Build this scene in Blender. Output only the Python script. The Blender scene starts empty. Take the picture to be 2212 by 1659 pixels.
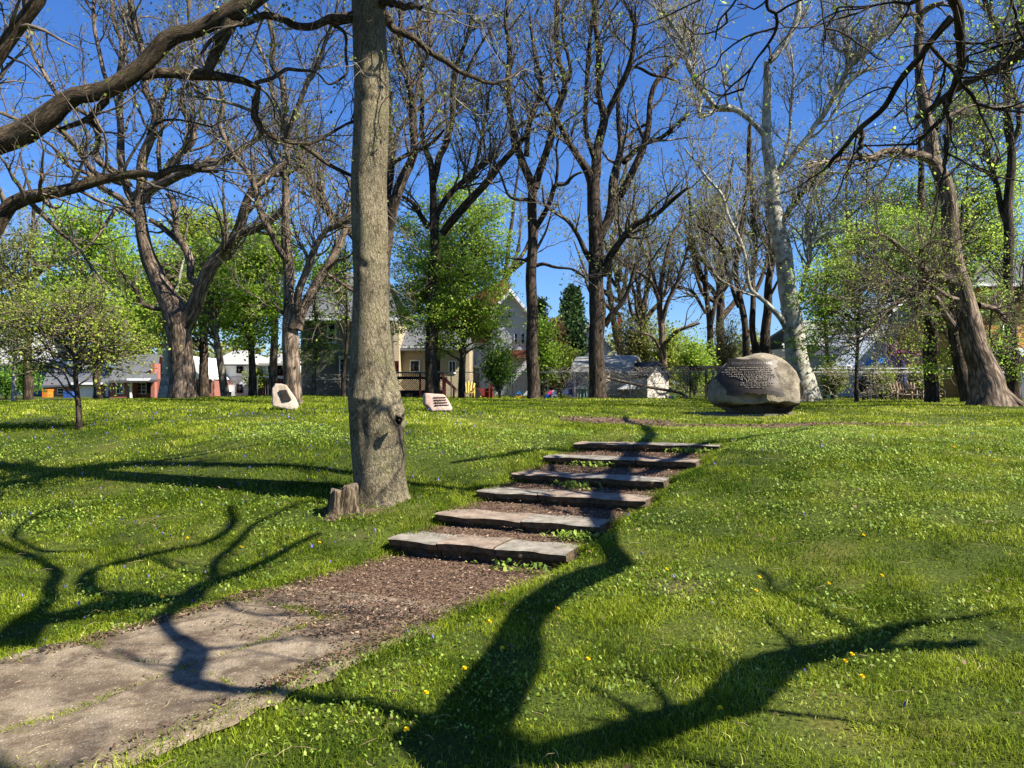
import bpy, math, random
import numpy as np
from mathutils import Vector
rng = np.random.default_rng(7)
random.seed(7)
S = bpy.context.scene
COL = S.collection
# ---------------------------------------------------------------- camera, light
EYE = 1.68
F = 1728.0            # focal length in pixels of a 2212 px wide picture
cam = bpy.data.cameras.new('camera'); camo = bpy.data.objects.new('camera', cam); COL.objects.link(camo)
camo.location = (0, 0, EYE); camo.rotation_euler = (math.radians(90), 0, 0)
cam.sensor_width = 36; cam.lens = 36*F/2212; cam.clip_end = 3000; cam.clip_start = 0.05
S.camera = camo
SUN_EL = math.radians(45); BETA = math.radians(24)
SUN = np.array([math.cos(SUN_EL)*math.cos(BETA), -math.cos(SUN_EL)*math.sin(BETA), math.sin(SUN_EL)])
w = bpy.data.worlds.new('World'); S.world = w; w.use_nodes = True
wn = w.node_tree.nodes; wl = w.node_tree.links
sky = wn.new('ShaderNodeTexSky'); sky.sky_type = 'NISHITA'; sky.sun_disc = False
sky.sun_elevation = SUN_EL; sky.sun_rotation = math.atan2(SUN[0], SUN[1])
sky.air_density = 1.0; sky.dust_density = 0.3; sky.ozone_density = 3.0
gm = wn.new('ShaderNodeGamma'); gm.inputs[1].default_value = 1.0
hs = wn.new('ShaderNodeHueSaturation'); hs.inputs['Saturation'].default_value = 1.15
bg = wn['Background']; bg.inputs[1].default_value = 0.05
wl.new(sky.outputs[0], gm.inputs[0]); wl.new(gm.outputs[0], hs.inputs['Color']); tn = wn.new('ShaderNodeMixRGB'); tn.blend_type = 'MULTIPLY'; tn.inputs[0].default_value = 1; tn.inputs[2].default_value = (.67, .90, 1.32, 1); wl.new(hs.outputs[0], tn.inputs[1]); wl.new(tn.outputs[0], bg.inputs[0])
sl = bpy.data.lights.new('sun', 'SUN'); sl.energy = 5.0; sl.angle = math.radians(0.45); sl.color = (1.0, 0.955, 0.85)
so = bpy.data.objects.new('sun', sl); COL.objects.link(so)
so.rotation_euler = Vector(SUN).to_track_quat('Z', 'Y').to_euler()
S.view_settings.view_transform = 'Standard'; S.view_settings.look = 'None'
S.view_settings.exposure = 1.46; S.view_settings.gamma = 1
S.render.resolution_x = 1024; S.render.resolution_y = 768
S.render.engine = 'CYCLES'
S.cycles.max_bounces = 6; S.cycles.transparent_max_bounces = 6

# ---------------------------------------------------------------- helpers
SC = 0.33816
CR = {'a': (0, 0), 'b': (748.1, 0), 'c': (1464, 0), 'd': (0, 460.4), 'e': (748.1, 460.4), 'f': (1464, 460.4), 'g': None}
def px(c, x, y):
    if c == 'g': return x, y
    o = CR[c]; return o[0]+x*SC, o[1]+y*SC
def P(u, v, D):
    return np.array([(u-1106)/F*D, D, EYE-(v-829.5)/F*D])
def UZ(u, v, z):
    D = (EYE-z)*F/(v-829.5); return np.array([(u-1106)/F*D, D, z])
ORI = {}
def tag(o, label=None, cat=None, group=None, kind=None):
    if label: o['label'] = label
    if cat: o['category'] = cat
    if group: o['group'] = group
    if kind: o['kind'] = kind
    return o
def empty(name, loc, label=None, cat=None, group=None):
    o = bpy.data.objects.new(name, None); COL.objects.link(o); o.location = tuple(loc)
    o.empty_display_size = 0.2
    ORI[o.name] = np.array(loc, float)
    return tag(o, label, cat, group)
def mk(name, V, Fs, mats, parent=None, smooth=False, attrs=None, mi=None, origin=None):
    """world-space verts V (n,3); Fs a list of int arrays (m,3)/(m,4) or list of index lists"""
    V = np.asarray(V, float).reshape(-1, 3)
    if isinstance(Fs, np.ndarray): Fs = [Fs]
    og = ORI[parent.name] if parent is not None else (np.array(origin, float) if origin is not None else np.zeros(3))
    me = bpy.data.meshes.new(name)
    V2 = V-og
    if len(Fs) and isinstance(Fs[0], np.ndarray):
        Fs = [f for f in Fs if len(f)]
        loops = np.concatenate([f.ravel() for f in Fs]); cnt = np.concatenate([np.full(len(f), f.shape[1]) for f in Fs])
        me.vertices.add(len(V2)); me.vertices.foreach_set('co', V2.astype(np.float32).ravel())
        me.loops.add(len(loops)); me.loops.foreach_set('vertex_index', loops.astype(np.int32))
        me.polygons.add(len(cnt)); st = np.concatenate([[0], np.cumsum(cnt)[:-1]])
        me.polygons.foreach_set('loop_start', st.astype(np.int32)); me.polygons.foreach_set('loop_total', cnt.astype(np.int32))
    else:
        me.from_pydata([tuple(v) for v in V2], [], [tuple(f) for f in Fs])
    for m in (mats if isinstance(mats, (list, tuple)) else [mats]): me.materials.append(m)
    if mi is not None: me.polygons.foreach_set('material_index', np.asarray(mi, np.int32))
    me.update(calc_edges=True); me.validate()
    if attrs:
        for k, a in attrs.items():
            a = np.asarray(a, np.float32)
            if a.ndim == 2:
                at = me.attributes.new(k, 'FLOAT_VECTOR', 'POINT'); at.data.foreach_set('vector', a.ravel())
            else:
                at = me.attributes.new(k, 'FLOAT', 'POINT'); at.data.foreach_set('value', a)
    if smooth: me.polygons.foreach_set('use_smooth', np.ones(len(me.polygons), bool))
    o = bpy.data.objects.new(name, me); COL.objects.link(o)
    if parent is not None: o.parent = parent
    else: o.location = tuple(og)
    ORI[o.name] = og
    return o
class MB:
    def __init__(s): s.V = []; s.F = []; s.n = 0; s.A = {}
    def add(s, V, Fc, **at):
        V = np.asarray(V, float).reshape(-1, 3)
        s.V.append(V)
        for f in (Fc if isinstance(Fc, list) and len(Fc) and isinstance(Fc[0], np.ndarray) else [np.asarray(Fc)]): s.F.append(f+s.n)
        s.n += len(V)
        for k, a in at.items(): s.A.setdefault(k, []).append(a)
    def build(s, name, mats, parent=None, **kw):
        at = {k: np.concatenate(a) for k, a in s.A.items()}
        return mk(name, np.concatenate(s.V), s.F, mats, parent, attrs=at or None, **kw)
    def box(s, x0, x1, y0, y1, z0, z1, rot=None, c=None):
        V = np.array([[x, y, z] for z in (z0, z1) for y in (y0, y1) for x in (x0, x1)], float)
        if rot is not None: V = V@rot.T
        if c is not None: V = V+c
        s.add(V, np.array([[0, 2, 3, 1], [4, 5, 7, 6], [0, 1, 5, 4], [2, 6, 7, 3], [0, 4, 6, 2], [1, 3, 7, 5]]))
def rotz(a): c, s_ = math.cos(a), math.sin(a); return np.array([[c, -s_, 0], [s_, c, 0], [0, 0, 1]])
def nrm(a): return a/np.maximum(np.linalg.norm(a, axis=-1, keepdims=True), 1e-9)
def tubes(Pt, R, sides, cap=False):
    """batch of tubes: Pt (N,K,3), R (N,K)"""
    N, K, _ = Pt.shape
    T = np.empty_like(Pt); T[:, 1:-1] = Pt[:, 2:]-Pt[:, :-2]; T[:, 0] = Pt[:, 1]-Pt[:, 0]; T[:, -1] = Pt[:, -1]-Pt[:, -2]
    T = nrm(T)
    mean = nrm(T.mean(1)); ref = np.where(np.abs(mean[:, 2:3]) > .7, np.array([[1., .15, 0]]), np.array([[.1, .15, 1.]]))
    A = nrm(np.cross(T, np.broadcast_to(ref[:, None, :], T.shape))); B = np.cross(T, A)
    th = np.arange(sides)/sides*2*math.pi
    V = Pt[:, :, None, :]+R[:, :, None, None]*(np.cos(th)[None, None, :, None]*A[:, :, None, :]+np.sin(th)[None, None, :, None]*B[:, :, None, :])
    ln = np.concatenate([np.zeros((N, 1)), np.cumsum(np.linalg.norm(np.diff(Pt, axis=1), axis=2), 1)], 1)
    bc = np.empty((N, K, sides, 3)); r0 = R.mean(1)[:, None, None]
    bc[..., 0] = np.cos(th)[None, None]*r0; bc[..., 1] = np.sin(th)[None, None]*r0; bc[..., 2] = ln[:, :, None]+ (np.arange(N)*1.37 % 50)[:, None, None]
    i = np.arange(K-1)[:, None]*sides; j = np.arange(sides)[None, :]; j2 = (j+1) % sides
    q = np.stack([i+j, i+j2, i+j2+sides, i+j+sides], -1).reshape(-1, 4)
    Fq = (q[None]+(np.arange(N)*K*sides)[:, None, None]).reshape(-1, 4)
    return V.reshape(-1, 3), Fq, bc.reshape(-1, 3)
def catmull(p, m):
    p = np.asarray(p, float); n = len(p)
    if n < 3:
        t = np.linspace(0, 1, m)[:, None]; return p[0]*(1-t)+p[-1]*t
    q = np.vstack([2*p[0]-p[1], p, 2*p[-1]-p[-2]])
    seg = np.linalg.norm(np.diff(p[:, :3], axis=0), axis=1); cs = np.concatenate([[0], np.cumsum(seg)])/seg.sum()
    t = np.interp(np.linspace(0, 1, m), cs, np.arange(n)); k = np.minimum(t.astype(int), n-2); f = (t-k)[:, None]
    a, b, c, d = q[k], q[k+1], q[k+2], q[k+3]
    return .5*((2*b)+(-a+c)*f+(2*a-5*b+4*c-d)*f*f+(-a+3*b-3*c+d)*f**3)
def grow(Pp, Rp, n, K, L, ang, rf, rend, wob=.18, up=.1, tmin=.25, rmin=.004, outward=None, gnarl=0):
    N, Kp, _ = Pp.shape
    ln = np.linalg.norm(np.diff(Pp, axis=1), axis=2).sum(1)+.01
    i = rng.choice(N, n, p=ln/ln.sum()); t = rng.uniform(tmin, 1, n)
    x = t*(Kp-1); k = np.minimum(x.astype(int), Kp-2); f = (x-k)[:, None]
    p0 = Pp[i, k]*(1-f)+Pp[i, k+1]*f; T = nrm(Pp[i, k+1]-Pp[i, k]); r = Rp[i, k]*(1-f[:, 0])+Rp[i, k+1]*f[:, 0]
    v = nrm(rng.normal(size=(n, 3))); v = nrm(v-(v*T).sum(1, keepdims=True)*T)
    a = np.radians(rng.uniform(ang[0], ang[1], n))[:, None]
    d = nrm(T*np.cos(a)+v*np.sin(a)+np.array([0, 0, up]))
    Lc = rng.uniform(L[0], L[1], n)*(1.15-.5*t)
    out = np.empty((n, K, 3)); out[:, 0] = p0
    st = (Lc/(K-1))[:, None]
    for s in range(1, K):
        d = nrm(d+rng.normal(size=(n, 3))*wob+np.array([0, 0, up*.35]))
        out[:, s] = out[:, s-1]+d*st
    rs = np.clip(r*rf, rmin, None)[:, None]; re = np.minimum(rend, rs)
    R = rs+(re-rs)*np.linspace(0, 1, K)[None]**.8
    return out, R
def sn(x, y, seed=0, sc=1.0, oct=3):
    r = np.random.default_rng(seed); o = np.zeros_like(np.asarray(x, float)); a = 1.; tot = 0
    for k in range(oct):
        for j in range(4):
            th = r.uniform(0, math.pi*2); fr = sc*(2**k)*r.uniform(.7, 1.4); ph = r.uniform(0, 6.28)
            o = o+a*np.sin((x*math.cos(th)+y*math.sin(th))*fr+ph+1.3*np.sin((x*math.sin(th)-y*math.cos(th))*fr*.7+ph*2)); tot += a*.7
        a *= .55
    return o/tot
# ---------------------------------------------------------------- materials
def newmat(name):
    m = bpy.data.materials.new(name); m.use_nodes = True; nt = m.node_tree
    return m, nt, nt.nodes, nt.links, nt.nodes['Principled BSDF']
def ramp(n, stops):
    r = n.new('ShaderNodeValToRGB'); e = r.color_ramp.elements
    while len(e) < len(stops): e.new(.5)
    for i, (p, c) in enumerate(stops): e[i].position = p; e[i].color = (*c, 1) if len(c) == 3 else c
    return r
def mat(name, c, c2=None, scale=6, rough=.8, bump=.2, bdist=.02, detail=6, metallic=0, stretch=(1, 1, 1), spec=.3):
    m, nt, n, l, b = newmat(name)
    c2 = c2 or tuple(x*.72 for x in c)
    tc = n.new('ShaderNodeTexCoord'); mp = n.new('ShaderNodeMapping'); mp.inputs['Scale'].default_value = stretch
    l.new(tc.outputs['Object'], mp.inputs[0])
    nz = n.new('ShaderNodeTexNoise'); nz.inputs['Scale'].default_value = scale; nz.inputs['Detail'].default_value = detail; nz.inputs['Roughness'].default_value = .65
    l.new(mp.outputs[0], nz.inputs[0])
    r = ramp(n, [(.3, c2), (.7, c)]); l.new(nz.outputs[0], r.inputs[0]); l.new(r.outputs[0], b.inputs['Base Color'])
    b.inputs['Roughness'].default_value = rough; b.inputs['Metallic'].default_value = metallic; b.inputs['Specular IOR Level'].default_value = spec
    if bump:
        bp = n.new('ShaderNodeBump'); bp.inputs['Strength'].default_value = bump; bp.inputs['Distance'].default_value = bdist
        l.new(nz.outputs[0], bp.inputs['Height']); l.new(bp.outputs[0], b.inputs['Normal'])
    return m
def siding(name, c, pitch=.14, horiz=True, amt=.45):
    m, nt, n, l, b = newmat(name)
    tc = n.new('ShaderNodeTexCoord'); sx = n.new('ShaderNodeSeparateXYZ'); l.new(tc.outputs['Object'], sx.inputs[0])
    mu = n.new('ShaderNodeMath'); mu.operation = 'DIVIDE'; mu.inputs[1].default_value = pitch; l.new(sx.outputs[2 if horiz else 0], mu.inputs[0])
    fr = n.new('ShaderNodeMath'); fr.operation = 'FRACT'; l.new(mu.outputs[0], fr.inputs[0])
    r = ramp(n, [(0, tuple(x*amt for x in c)), (.16, tuple(x*.9 for x in c)), (1, c)]); l.new(fr.outputs[0], r.inputs[0])
    nz = n.new('ShaderNodeTexNoise'); nz.inputs['Scale'].default_value = 2.5; nz.inputs['Detail'].default_value = 8
    mx = n.new('ShaderNodeMixRGB'); mx.blend_type = 'MULTIPLY'; mx.inputs[0].default_value = .35
    l.new(tc.outputs['Object'], nz.inputs[0]); l.new(r.outputs[0], mx.inputs[1]); l.new(nz.outputs[0], mx.inputs[2]); l.new(mx.outputs[0], b.inputs['Base Color'])
    bp = n.new('ShaderNodeBump'); bp.inputs['Strength'].default_value = .5; bp.inputs['Distance'].default_value = .02; l.new(fr.outputs[0], bp.inputs['Height']); l.new(bp.outputs[0], b.inputs['Normal'])
    b.inputs['Roughness'].default_value = .7
    return m
def brickmat(name, c1, c2, mortar, sx=1., w_=.22, h_=.075):
    m, nt, n, l, b = newmat(name)
    tc = n.new('ShaderNodeTexCoord'); sp = n.new('ShaderNodeSeparateXYZ'); cb = n.new('ShaderNodeCombineXYZ'); ad = n.new('ShaderNodeMath')
    l.new(tc.outputs['Object'], sp.inputs[0]); l.new(sp.outputs[0], ad.inputs[0]); l.new(sp.outputs[1], ad.inputs[1]); l.new(ad.outputs[0], cb.inputs[0]); l.new(sp.outputs[2], cb.inputs[1])
    br = n.new('ShaderNodeTexBrick'); l.new(cb.outputs[0], br.inputs[0]); br.inputs['Scale'].default_value = 1
    br.inputs['Brick Width'].default_value = w_; br.inputs['Row Height'].default_value = h_; br.inputs['Mortar Size'].default_value = .01*sx
    br.inputs['Color1'].default_value = (*c1, 1); br.inputs['Color2'].default_value = (*c2, 1); br.inputs['Mortar'].default_value = (*mortar, 1)
    l.new(br.outputs[0], b.inputs['Base Color']); b.inputs['Roughness'].default_value = .85
    return m
def barkmat(name, dark, mid, light, zs=.35, scale=14, bump=.8, bd=.03, patch=None, pscale=2.5, moss=None, dist=.16, vk=1.1, blot=.35):
    m, nt, n, l, b = newmat(name)
    at = n.new('ShaderNodeAttribute'); at.attribute_name = 'bc'
    mp = n.new('ShaderNodeMapping'); mp.inputs['Scale'].default_value = (1, 1, zs); l.new(at.outputs['Vector'], mp.inputs[0])
    nz = n.new('ShaderNodeTexNoise'); nz.inputs['Scale'].default_value = scale*.5; nz.inputs['Detail'].default_value = 7; nz.inputs['Roughness'].default_value = .7; l.new(mp.outputs[0], nz.inputs[0])
    mxv = n.new('ShaderNodeMixRGB'); mxv.inputs[0].default_value = dist; l.new(mp.outputs[0], mxv.inputs[1]); l.new(nz.outputs[1], mxv.inputs[2])
    vo = n.new('ShaderNodeTexVoronoi'); vo.feature = 'DISTANCE_TO_EDGE'; vo.inputs['Scale'].default_value = scale; l.new(mxv.outputs[0], vo.inputs[0])
    cmb = n.new('ShaderNodeMath'); cmb.operation = 'MULTIPLY_ADD'; l.new(vo.outputs[0], cmb.inputs[0]); cmb.inputs[1].default_value = vk; l.new(nz.outputs[0], cmb.inputs[2])
    r = ramp(n, [(.38, dark), (.6, mid), (.85, light)]); l.new(cmb.outputs[0], r.inputs[0])
    nb = n.new('ShaderNodeTexNoise'); nb.inputs['Scale'].default_value = 1.7; nb.inputs['Detail'].default_value = 6; l.new(at.outputs['Vector'], nb.inputs[0])
    rb = ramp(n, [(.35, (1-blot,)*3), (.6, (1.1,)*3)]); l.new(nb.outputs[0], rb.inputs[0])
    mb_ = n.new('ShaderNodeMixRGB'); mb_.blend_type = 'MULTIPLY'; mb_.inputs[0].default_value = 1; l.new(r.outputs[0], mb_.inputs[1]); l.new(rb.outputs[0], mb_.inputs[2]); outc = mb_.outputs[0]
    if patch:
        n2 = n.new('ShaderNodeTexNoise'); n2.inputs['Scale'].default_value = pscale; n2.inputs['Detail'].default_value = 5; l.new(at.outputs['Vector'], n2.inputs[0])
        r2 = ramp(n, [(.44, (0, 0, 0)), (.54, (1, 1, 1))]); l.new(n2.outputs[0], r2.inputs[0])
        mx = n.new('ShaderNodeMixRGB'); l.new(r2.outputs[0], mx.inputs[0]); l.new(outc, mx.inputs[1])
        mq = n.new('ShaderNodeMixRGB'); mq.blend_type = 'MULTIPLY'; mq.inputs[0].default_value = .5; mq.inputs[1].default_value = (*patch, 1); l.new(r.outputs[0], mq.inputs[2])
        mq2 = n.new('ShaderNodeMixRGB'); mq2.inputs[0].default_value = .75; l.new(mq.outputs[0], mq2.inputs[1]); mq2.inputs[2].default_value = (*patch, 1)
        l.new(mq2.outputs[0], mx.inputs[2]); outc = mx.outputs[0]
    if moss:
        n3 = n.new('ShaderNodeTexNoise'); n3.inputs['Scale'].default_value = 3.5; n3.inputs['Detail'].default_value = 8; n3.inputs['Roughness'].default_value = .75; l.new(at.outputs['Vector'], n3.inputs[0])
        r3 = ramp(n, [(.52, (0, 0, 0)), (.66, (.75, .75, .75))]); l.new(n3.outputs[0], r3.inputs[0])
        mx = n.new('ShaderNodeMixRGB'); l.new(r3.outputs[0], mx.inputs[0]); l.new(outc, mx.inputs[1]); mx.inputs[2].default_value = (*moss, 1); outc = mx.outputs[0]
    l.new(outc, b.inputs['Base Color']); b.inputs['Roughness'].default_value = .9; b.inputs['Specular IOR Level'].default_value = .15
    bp = n.new('ShaderNodeBump'); bp.inputs['Strength'].default_value = bump; bp.inputs['Distance'].default_value = bd
    l.new(cmb.outputs[0], bp.inputs['Height']); l.new(bp.outputs[0], b.inputs['Normal'])
    return m
def leafmat(name, c1, c2, trans=.45, c3=None, spec=.25, rough=.55):
    m, nt, n, l, b = newmat(name)
    at = n.new('ShaderNodeAttribute'); at.attribute_name = 'rnd'
    st = [(0, c1), (1, c2)] if not c3 else [(0, c1), (.85, c2), (1, c3)]
    r = ramp(n, st); l.new(at.outputs['Fac'], r.inputs[0]); l.new(r.outputs[0], b.inputs['Base Color'])
    b.inputs['Roughness'].default_value = rough; b.inputs['Specular IOR Level'].default_value = spec
    tr = n.new('ShaderNodeBsdfTranslucent'); g = n.new('ShaderNodeGamma'); g.inputs[1].default_value = .85
    l.new(r.outputs[0], g.inputs[0]); l.new(g.outputs[0], tr.inputs[0])
    ms = n.new('ShaderNodeMixShader'); ms.inputs[0].default_value = trans
    l.new(b.outputs[0], ms.inputs[1]); l.new(tr.outputs[0], ms.inputs[2]); l.new(ms.outputs[0], n['Material Output'].inputs[0])
    return m
M = {}
M['bark_dark'] = barkmat('bark_dark', (.008, .006, .004), (.042, .03, .02), (.115, .083, .058), zs=.16, scale=18)
M['bark_brown'] = barkmat('bark_brown', (.016, .011, .008), (.10, .072, .05), (.26, .19, .135), zs=.16, scale=15)
M['bark_grey'] = barkmat('bark_grey', (.018, .014, .01), (.10, .082, .056), (.23, .19, .13), zs=.18, scale=15, moss=(.10, .10, .035))
M['bark_near'] = barkmat('bark_near', (.008, .006, .004), (.06, .042, .026), (.20, .145, .09), zs=.3, scale=30, bump=1.0, bd=.02, moss=(.055, .05, .018))
M['bark_main'] = barkmat('bark_main', (.045, .033, .02), (.20, .16, .095), (.41, .34, .215), zs=.34, scale=40, bump=1, bd=.03, moss=(.24, .22, .10), dist=.1, blot=.4, vk=1.7)
M['bark_syc'] = barkmat('bark_syc', (.10, .085, .06), (.24, .21, .155), (.36, .33, .26), zs=.5, scale=9, bump=.3, patch=(.42, .395, .32), pscale=3.2)
M['bark_pale'] = barkmat('bark_pale', (.16, .14, .1), (.33, .30, .23), (.5, .46, .38), zs=.6, scale=8, bump=.3)
M['twig'] = barkmat('twig', (.035, .026, .018), (.10, .078, .055), (.21, .17, .125), scale=9, bump=0.2)
M['twig_pale'] = barkmat('twig_pale', (.12, .10, .07), (.25, .21, .16), (.36, .32, .26), scale=9, bump=0.2)
M['leaf_bright'] = leafmat('leaf_bright', (.13, .25, .02), (.38, .53, .05), .55, (.55, .62, .11))
M['leaf_lime'] = leafmat('leaf_lime', (.16, .27, .02), (.42, .56, .06), .62, (.6, .66, .13))
M['leaf_yellow'] = leafmat('leaf_yellow', (.13, .19, .018), (.38, .44, .05), .5, (.5, .5, .10))
M['leaf_dark'] = leafmat('leaf_dark', (.05, .12, .012), (.17, .32, .035), .4, (.24, .38, .05))
M['leaf_olive'] = leafmat('leaf_olive', (.08, .09, .02), (.24, .25, .06), .35, (.34, .30, .11))
M['leaf_rust'] = leafmat('leaf_rust', (.09, .05, .02), (.2, .13, .05), .3)
M['leaf_pine'] = leafmat('leaf_pine', (.015, .04, .012), (.05, .10, .025), .15, (.10, .16, .04))
M['leaf_lilac'] = leafmat('leaf_lilac', (.16, .03, .09), (.42, .12, .26), .3)
M['bud'] = leafmat('bud', (.10, .13, .02), (.24, .27, .06), .45, (.3, .33, .1))
M['white'] = mat('white_paint', (.8, .8, .78), (.66, .66, .65), bump=.05)
M['trim'] = mat('white_trim', (.78, .78, .77), (.7, .7, .7), bump=0)
M['dark'] = mat('dark_metal', (.02, .02, .022), bump=0)
M['metal'] = mat('galvanised_metal', (.38, .39, .4), bump=.05, metallic=.6, rough=.45)
def glassmat():
    m, nt, n, l, b = newmat('window_glass'); b.inputs['Base Color'].default_value = (.012, .016, .02, 1); b.inputs['Roughness'].default_value = .08; b.inputs['Specular IOR Level'].default_value = .6
    return m
M['glass'] = glassmat()
# ---------------------------------------------------------------- terrain
STEP_L = [(835, 1163), (935, 1110), (1027, 1060), (1103, 1022), (1172, 985), (1238, 957)]
STEP_R = [(1225, 1197), (1298, 1138), (1395, 1083), (1434, 1041), (1504, 999), (1555, 963)]
ZT = [.15+.125*k for k in range(6)]
SL = [UZ(u, v, z) for (u, v), z in zip(STEP_L, ZT)]
SR = [UZ(u, v, z) for (u, v), z in zip(STEP_R, ZT)]
e_ = nrm(np.mean([r-l_ for r, l_ in zip(SR, SL)], 0)*np.array([1, 1, 0])); d_ = np.array([-e_[1], e_[0], 0])
M0 = (SL[0]+SR[0])/2; M0 = M0*np.array([1, 1, 0])
def loc_sd(x, y): return (x-M0[0])*d_[0]+(y-M0[1])*d_[1], (x-M0[0])*e_[0]+(y-M0[1])*e_[1]
SS = [loc_sd(*((l_+r)/2)[:2])[0] for l_, r in zip(SL, SR)]
LL = [loc_sd(*l_[:2]) for l_ in SL]; RR = [loc_sd(*r[:2]) for r in SR]
PL = [UZ(640, 1250, 0), UZ(340, 1340, 0), UZ(0, 1430, 0)]; PR = [UZ(1000, 1320, 0), UZ(590, 1500, 0), UZ(250, 1659, 0)]
pl = sorted([loc_sd(*p[:2]) for p in PL]+LL+[(-14, -3.3)]); pr = sorted([loc_sd(*p[:2]) for p in PR]+RR+[(-14, -.1)])
def lat(s): return np.interp(s, [a[0] for a in pl], [a[1] for a in pl]), np.interp(s, [a[0] for a in pr], [a[1] for a in pr])
def g(u, v, D): p = P(u, v, D); return (p[0], p[1], p[2])
ctl = [g(170, 928, 15), g(395, 860, 28), g(630, 873, 24), g(612, 886, 18), g(948, 889, 18), g(1152, 862, 34), g(1288, 861, 34),
       g(1635, 900, 20), g(1740, 868, 34), g(2130, 877, 24), g(2010, 868, 32), g(820, 1078, 9.3), g(735, 1122, 8.6), g(0, 1040, 11), g(0, 870, 30), g(700, 855, 40), g(1000, 862, 40),
       g(1700, 922, 15.5), g(1340, 912, 17), (-4, 7.2, 0), (-6, 5.5, 0), (-9, 3, 0), (0, 0, 0), (3, 3, 0.02), (4.5, 5, .18), (5, 7, .45), (6, 9, .66), (4, 10, .74), (8, 4, .2), (1, 5.5, .02), (2.2, 7.2, .26),
       (-2.2, 11.5, .72), (-1.5, 14, .93), (3, 14, .83), (10, 15, .84), (9, 9, .7), (-5, 9.3, .17), (-12, 8, .05), (-15, 14, .6), (0, -6, 0), (12, -3, .1), (-12, -6, 0),
       (-25, 40, .75), (0, 45, .95), (25, 40, .95), (25, 20, .95), (-30, 20, .8), (45, 30, .9), (-45, 40, .7), (40, 5, .6), (-40, 5, .2), (0, 60, .9), (-40, 60, .6), (40, 60, .9), (50, -20, .3), (-50, -20, 0), (-14, 30, 1.1)]
for a, b_, z in zip(SL, SR, ZT):
    q = a-e_*.15; ctl.append((q[0], q[1], z-.02)); q = b_+e_*.12+d_*.1; ctl.append((q[0], q[1], z+.02))
ctl = np.array(ctl)
def _k(r): return np.where(r > 1e-6, r*r*np.log(np.maximum(r, 1e-6)), 0)
_n = len(ctl); _A = np.zeros((_n+3, _n+3)); _d = np.linalg.norm(ctl[:, None, :2]-ctl[None, :, :2], axis=2)
_A[:_n, :_n] = _k(_d)+np.eye(_n)*.25; _A[:_n, _n] = 1; _A[:_n, _n+1:] = ctl[:, :2]; _A[_n:, :_n] = _A[:_n, _n:].T
_w = np.linalg.solve(_A, np.concatenate([ctl[:, 2], [0, 0, 0]]))
def sstep(a, b, x): t = np.clip((x-a)/(b-a), 0, 1); return t*t*(3-2*t)
def hbase(x, y):
    x = np.asarray(x, float); y = np.asarray(y, float); sh = x.shape; x = x.ravel(); y = y.ravel()
    o = np.empty_like(x)
    for i in range(0, len(x), 20000):
        xx, yy = x[i:i+20000], y[i:i+20000]
        r = np.hypot(xx[:, None]-ctl[None, :, 0], yy[:, None]-ctl[None, :, 1]); o[i:i+20000] = _k(r)@_w[:_n]+_w[_n]+_w[_n+1]*xx+_w[_n+2]*yy
    dd = np.hypot(x, y-15); t = sstep(38, 60, dd); far = np.where(y > 0, .75, .2)
    o = o*(1-t)+far*t
    o += .018*sn(x, y, 3, 1.1)*sstep(2, 4, np.hypot(x, y))
    return o.reshape(sh)
def h(x, y):
    z = hbase(x, y); x = np.asarray(x, float); y = np.asarray(y, float)
    s, q = loc_sd(x, y); ll, rr = lat(s)
    ins = np.minimum(sstep(-.22, .02, q-ll), sstep(-.22, .02, rr-q))*(s < SS[5]+.35)
    zz = np.full_like(z, -.02)
    for k in range(6):
        nxt = SS[k+1] if k < 5 else SS[5]+1.0
        t = np.clip((s-SS[k]-.5)/(nxt-SS[k]-.4), 0, 1)
        zz = np.where(s > SS[k]+.25, ZT[k]-.022+.03*t, zz)
    return z*(1-ins)+zz*ins
def inside(x, y, m=0):
    s, q = loc_sd(x, y); ll, rr = lat(s); wv = .07*sn(x, y, 9, 3.)
    return (q > ll+m+wv) & (q < rr-m+wv) & (s < SS[5]+.1)
def dirt(x, y):
    """0..1 bare soil on the lawn"""
    a = P(1335, 912, 17.3); b = P(1420, 920, 15.9); c = P(1960, 917, 16.3); dd = P(1260, 908, 17.8)
    v = 1.5-np.hypot((x-a[0])/1.1, (y-a[1])/1.1)
    t = np.clip((x-b[0])/(c[0]-b[0]), 0, 1); yc = b[1]+(c[1]-b[1])*t
    v2 = 1.4-np.hypot((x-(b[0]+c[0])/2)/3.0, (y-yc)/.6)
    v3 = .8-np.hypot((x+1.65)/.55, (y-8.85)/.4)
    v4 = (sn(x, y, 23, 1.7, 4)-.78)*1.3
    return np.clip(np.maximum(np.maximum(np.maximum(v, v2), v3)*1.6+.25*sn(x, y, 21, 4.)-.1, v4), 0, 1)
def axis(segs):
    out = []
    for a, b, st in segs: out.append(np.arange(a, b, st))
    return np.concatenate(out)
gx = axis([(-900, -100, 50), (-100, -30, 5), (-30, -10, 1), (-10, -4, .3), (-4, 5, .055), (5, 10, .3), (10, 30, 1), (30, 100, 5), (100, 901, 50)])
gy = axis([(-300, -20, 40), (-20, 0, 2), (0, 2.6, .3), (2.6, 13.2, .055), (13.2, 22, .25), (22, 50, 1), (50, 100, 5), (100, 1301, 60)])
X, Y = np.meshgrid(gx, gy); Z = h(X, Y)
ins = inside(X, Y)*1.0
nx, ny = len(gx), len(gy); idx = np.arange(nx*ny).reshape(ny, nx)
fq = np.stack([idx[:-1, :-1], idx[:-1, 1:], idx[1:, 1:], idx[1:, :-1]], -1).reshape(-1, 4)
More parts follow.
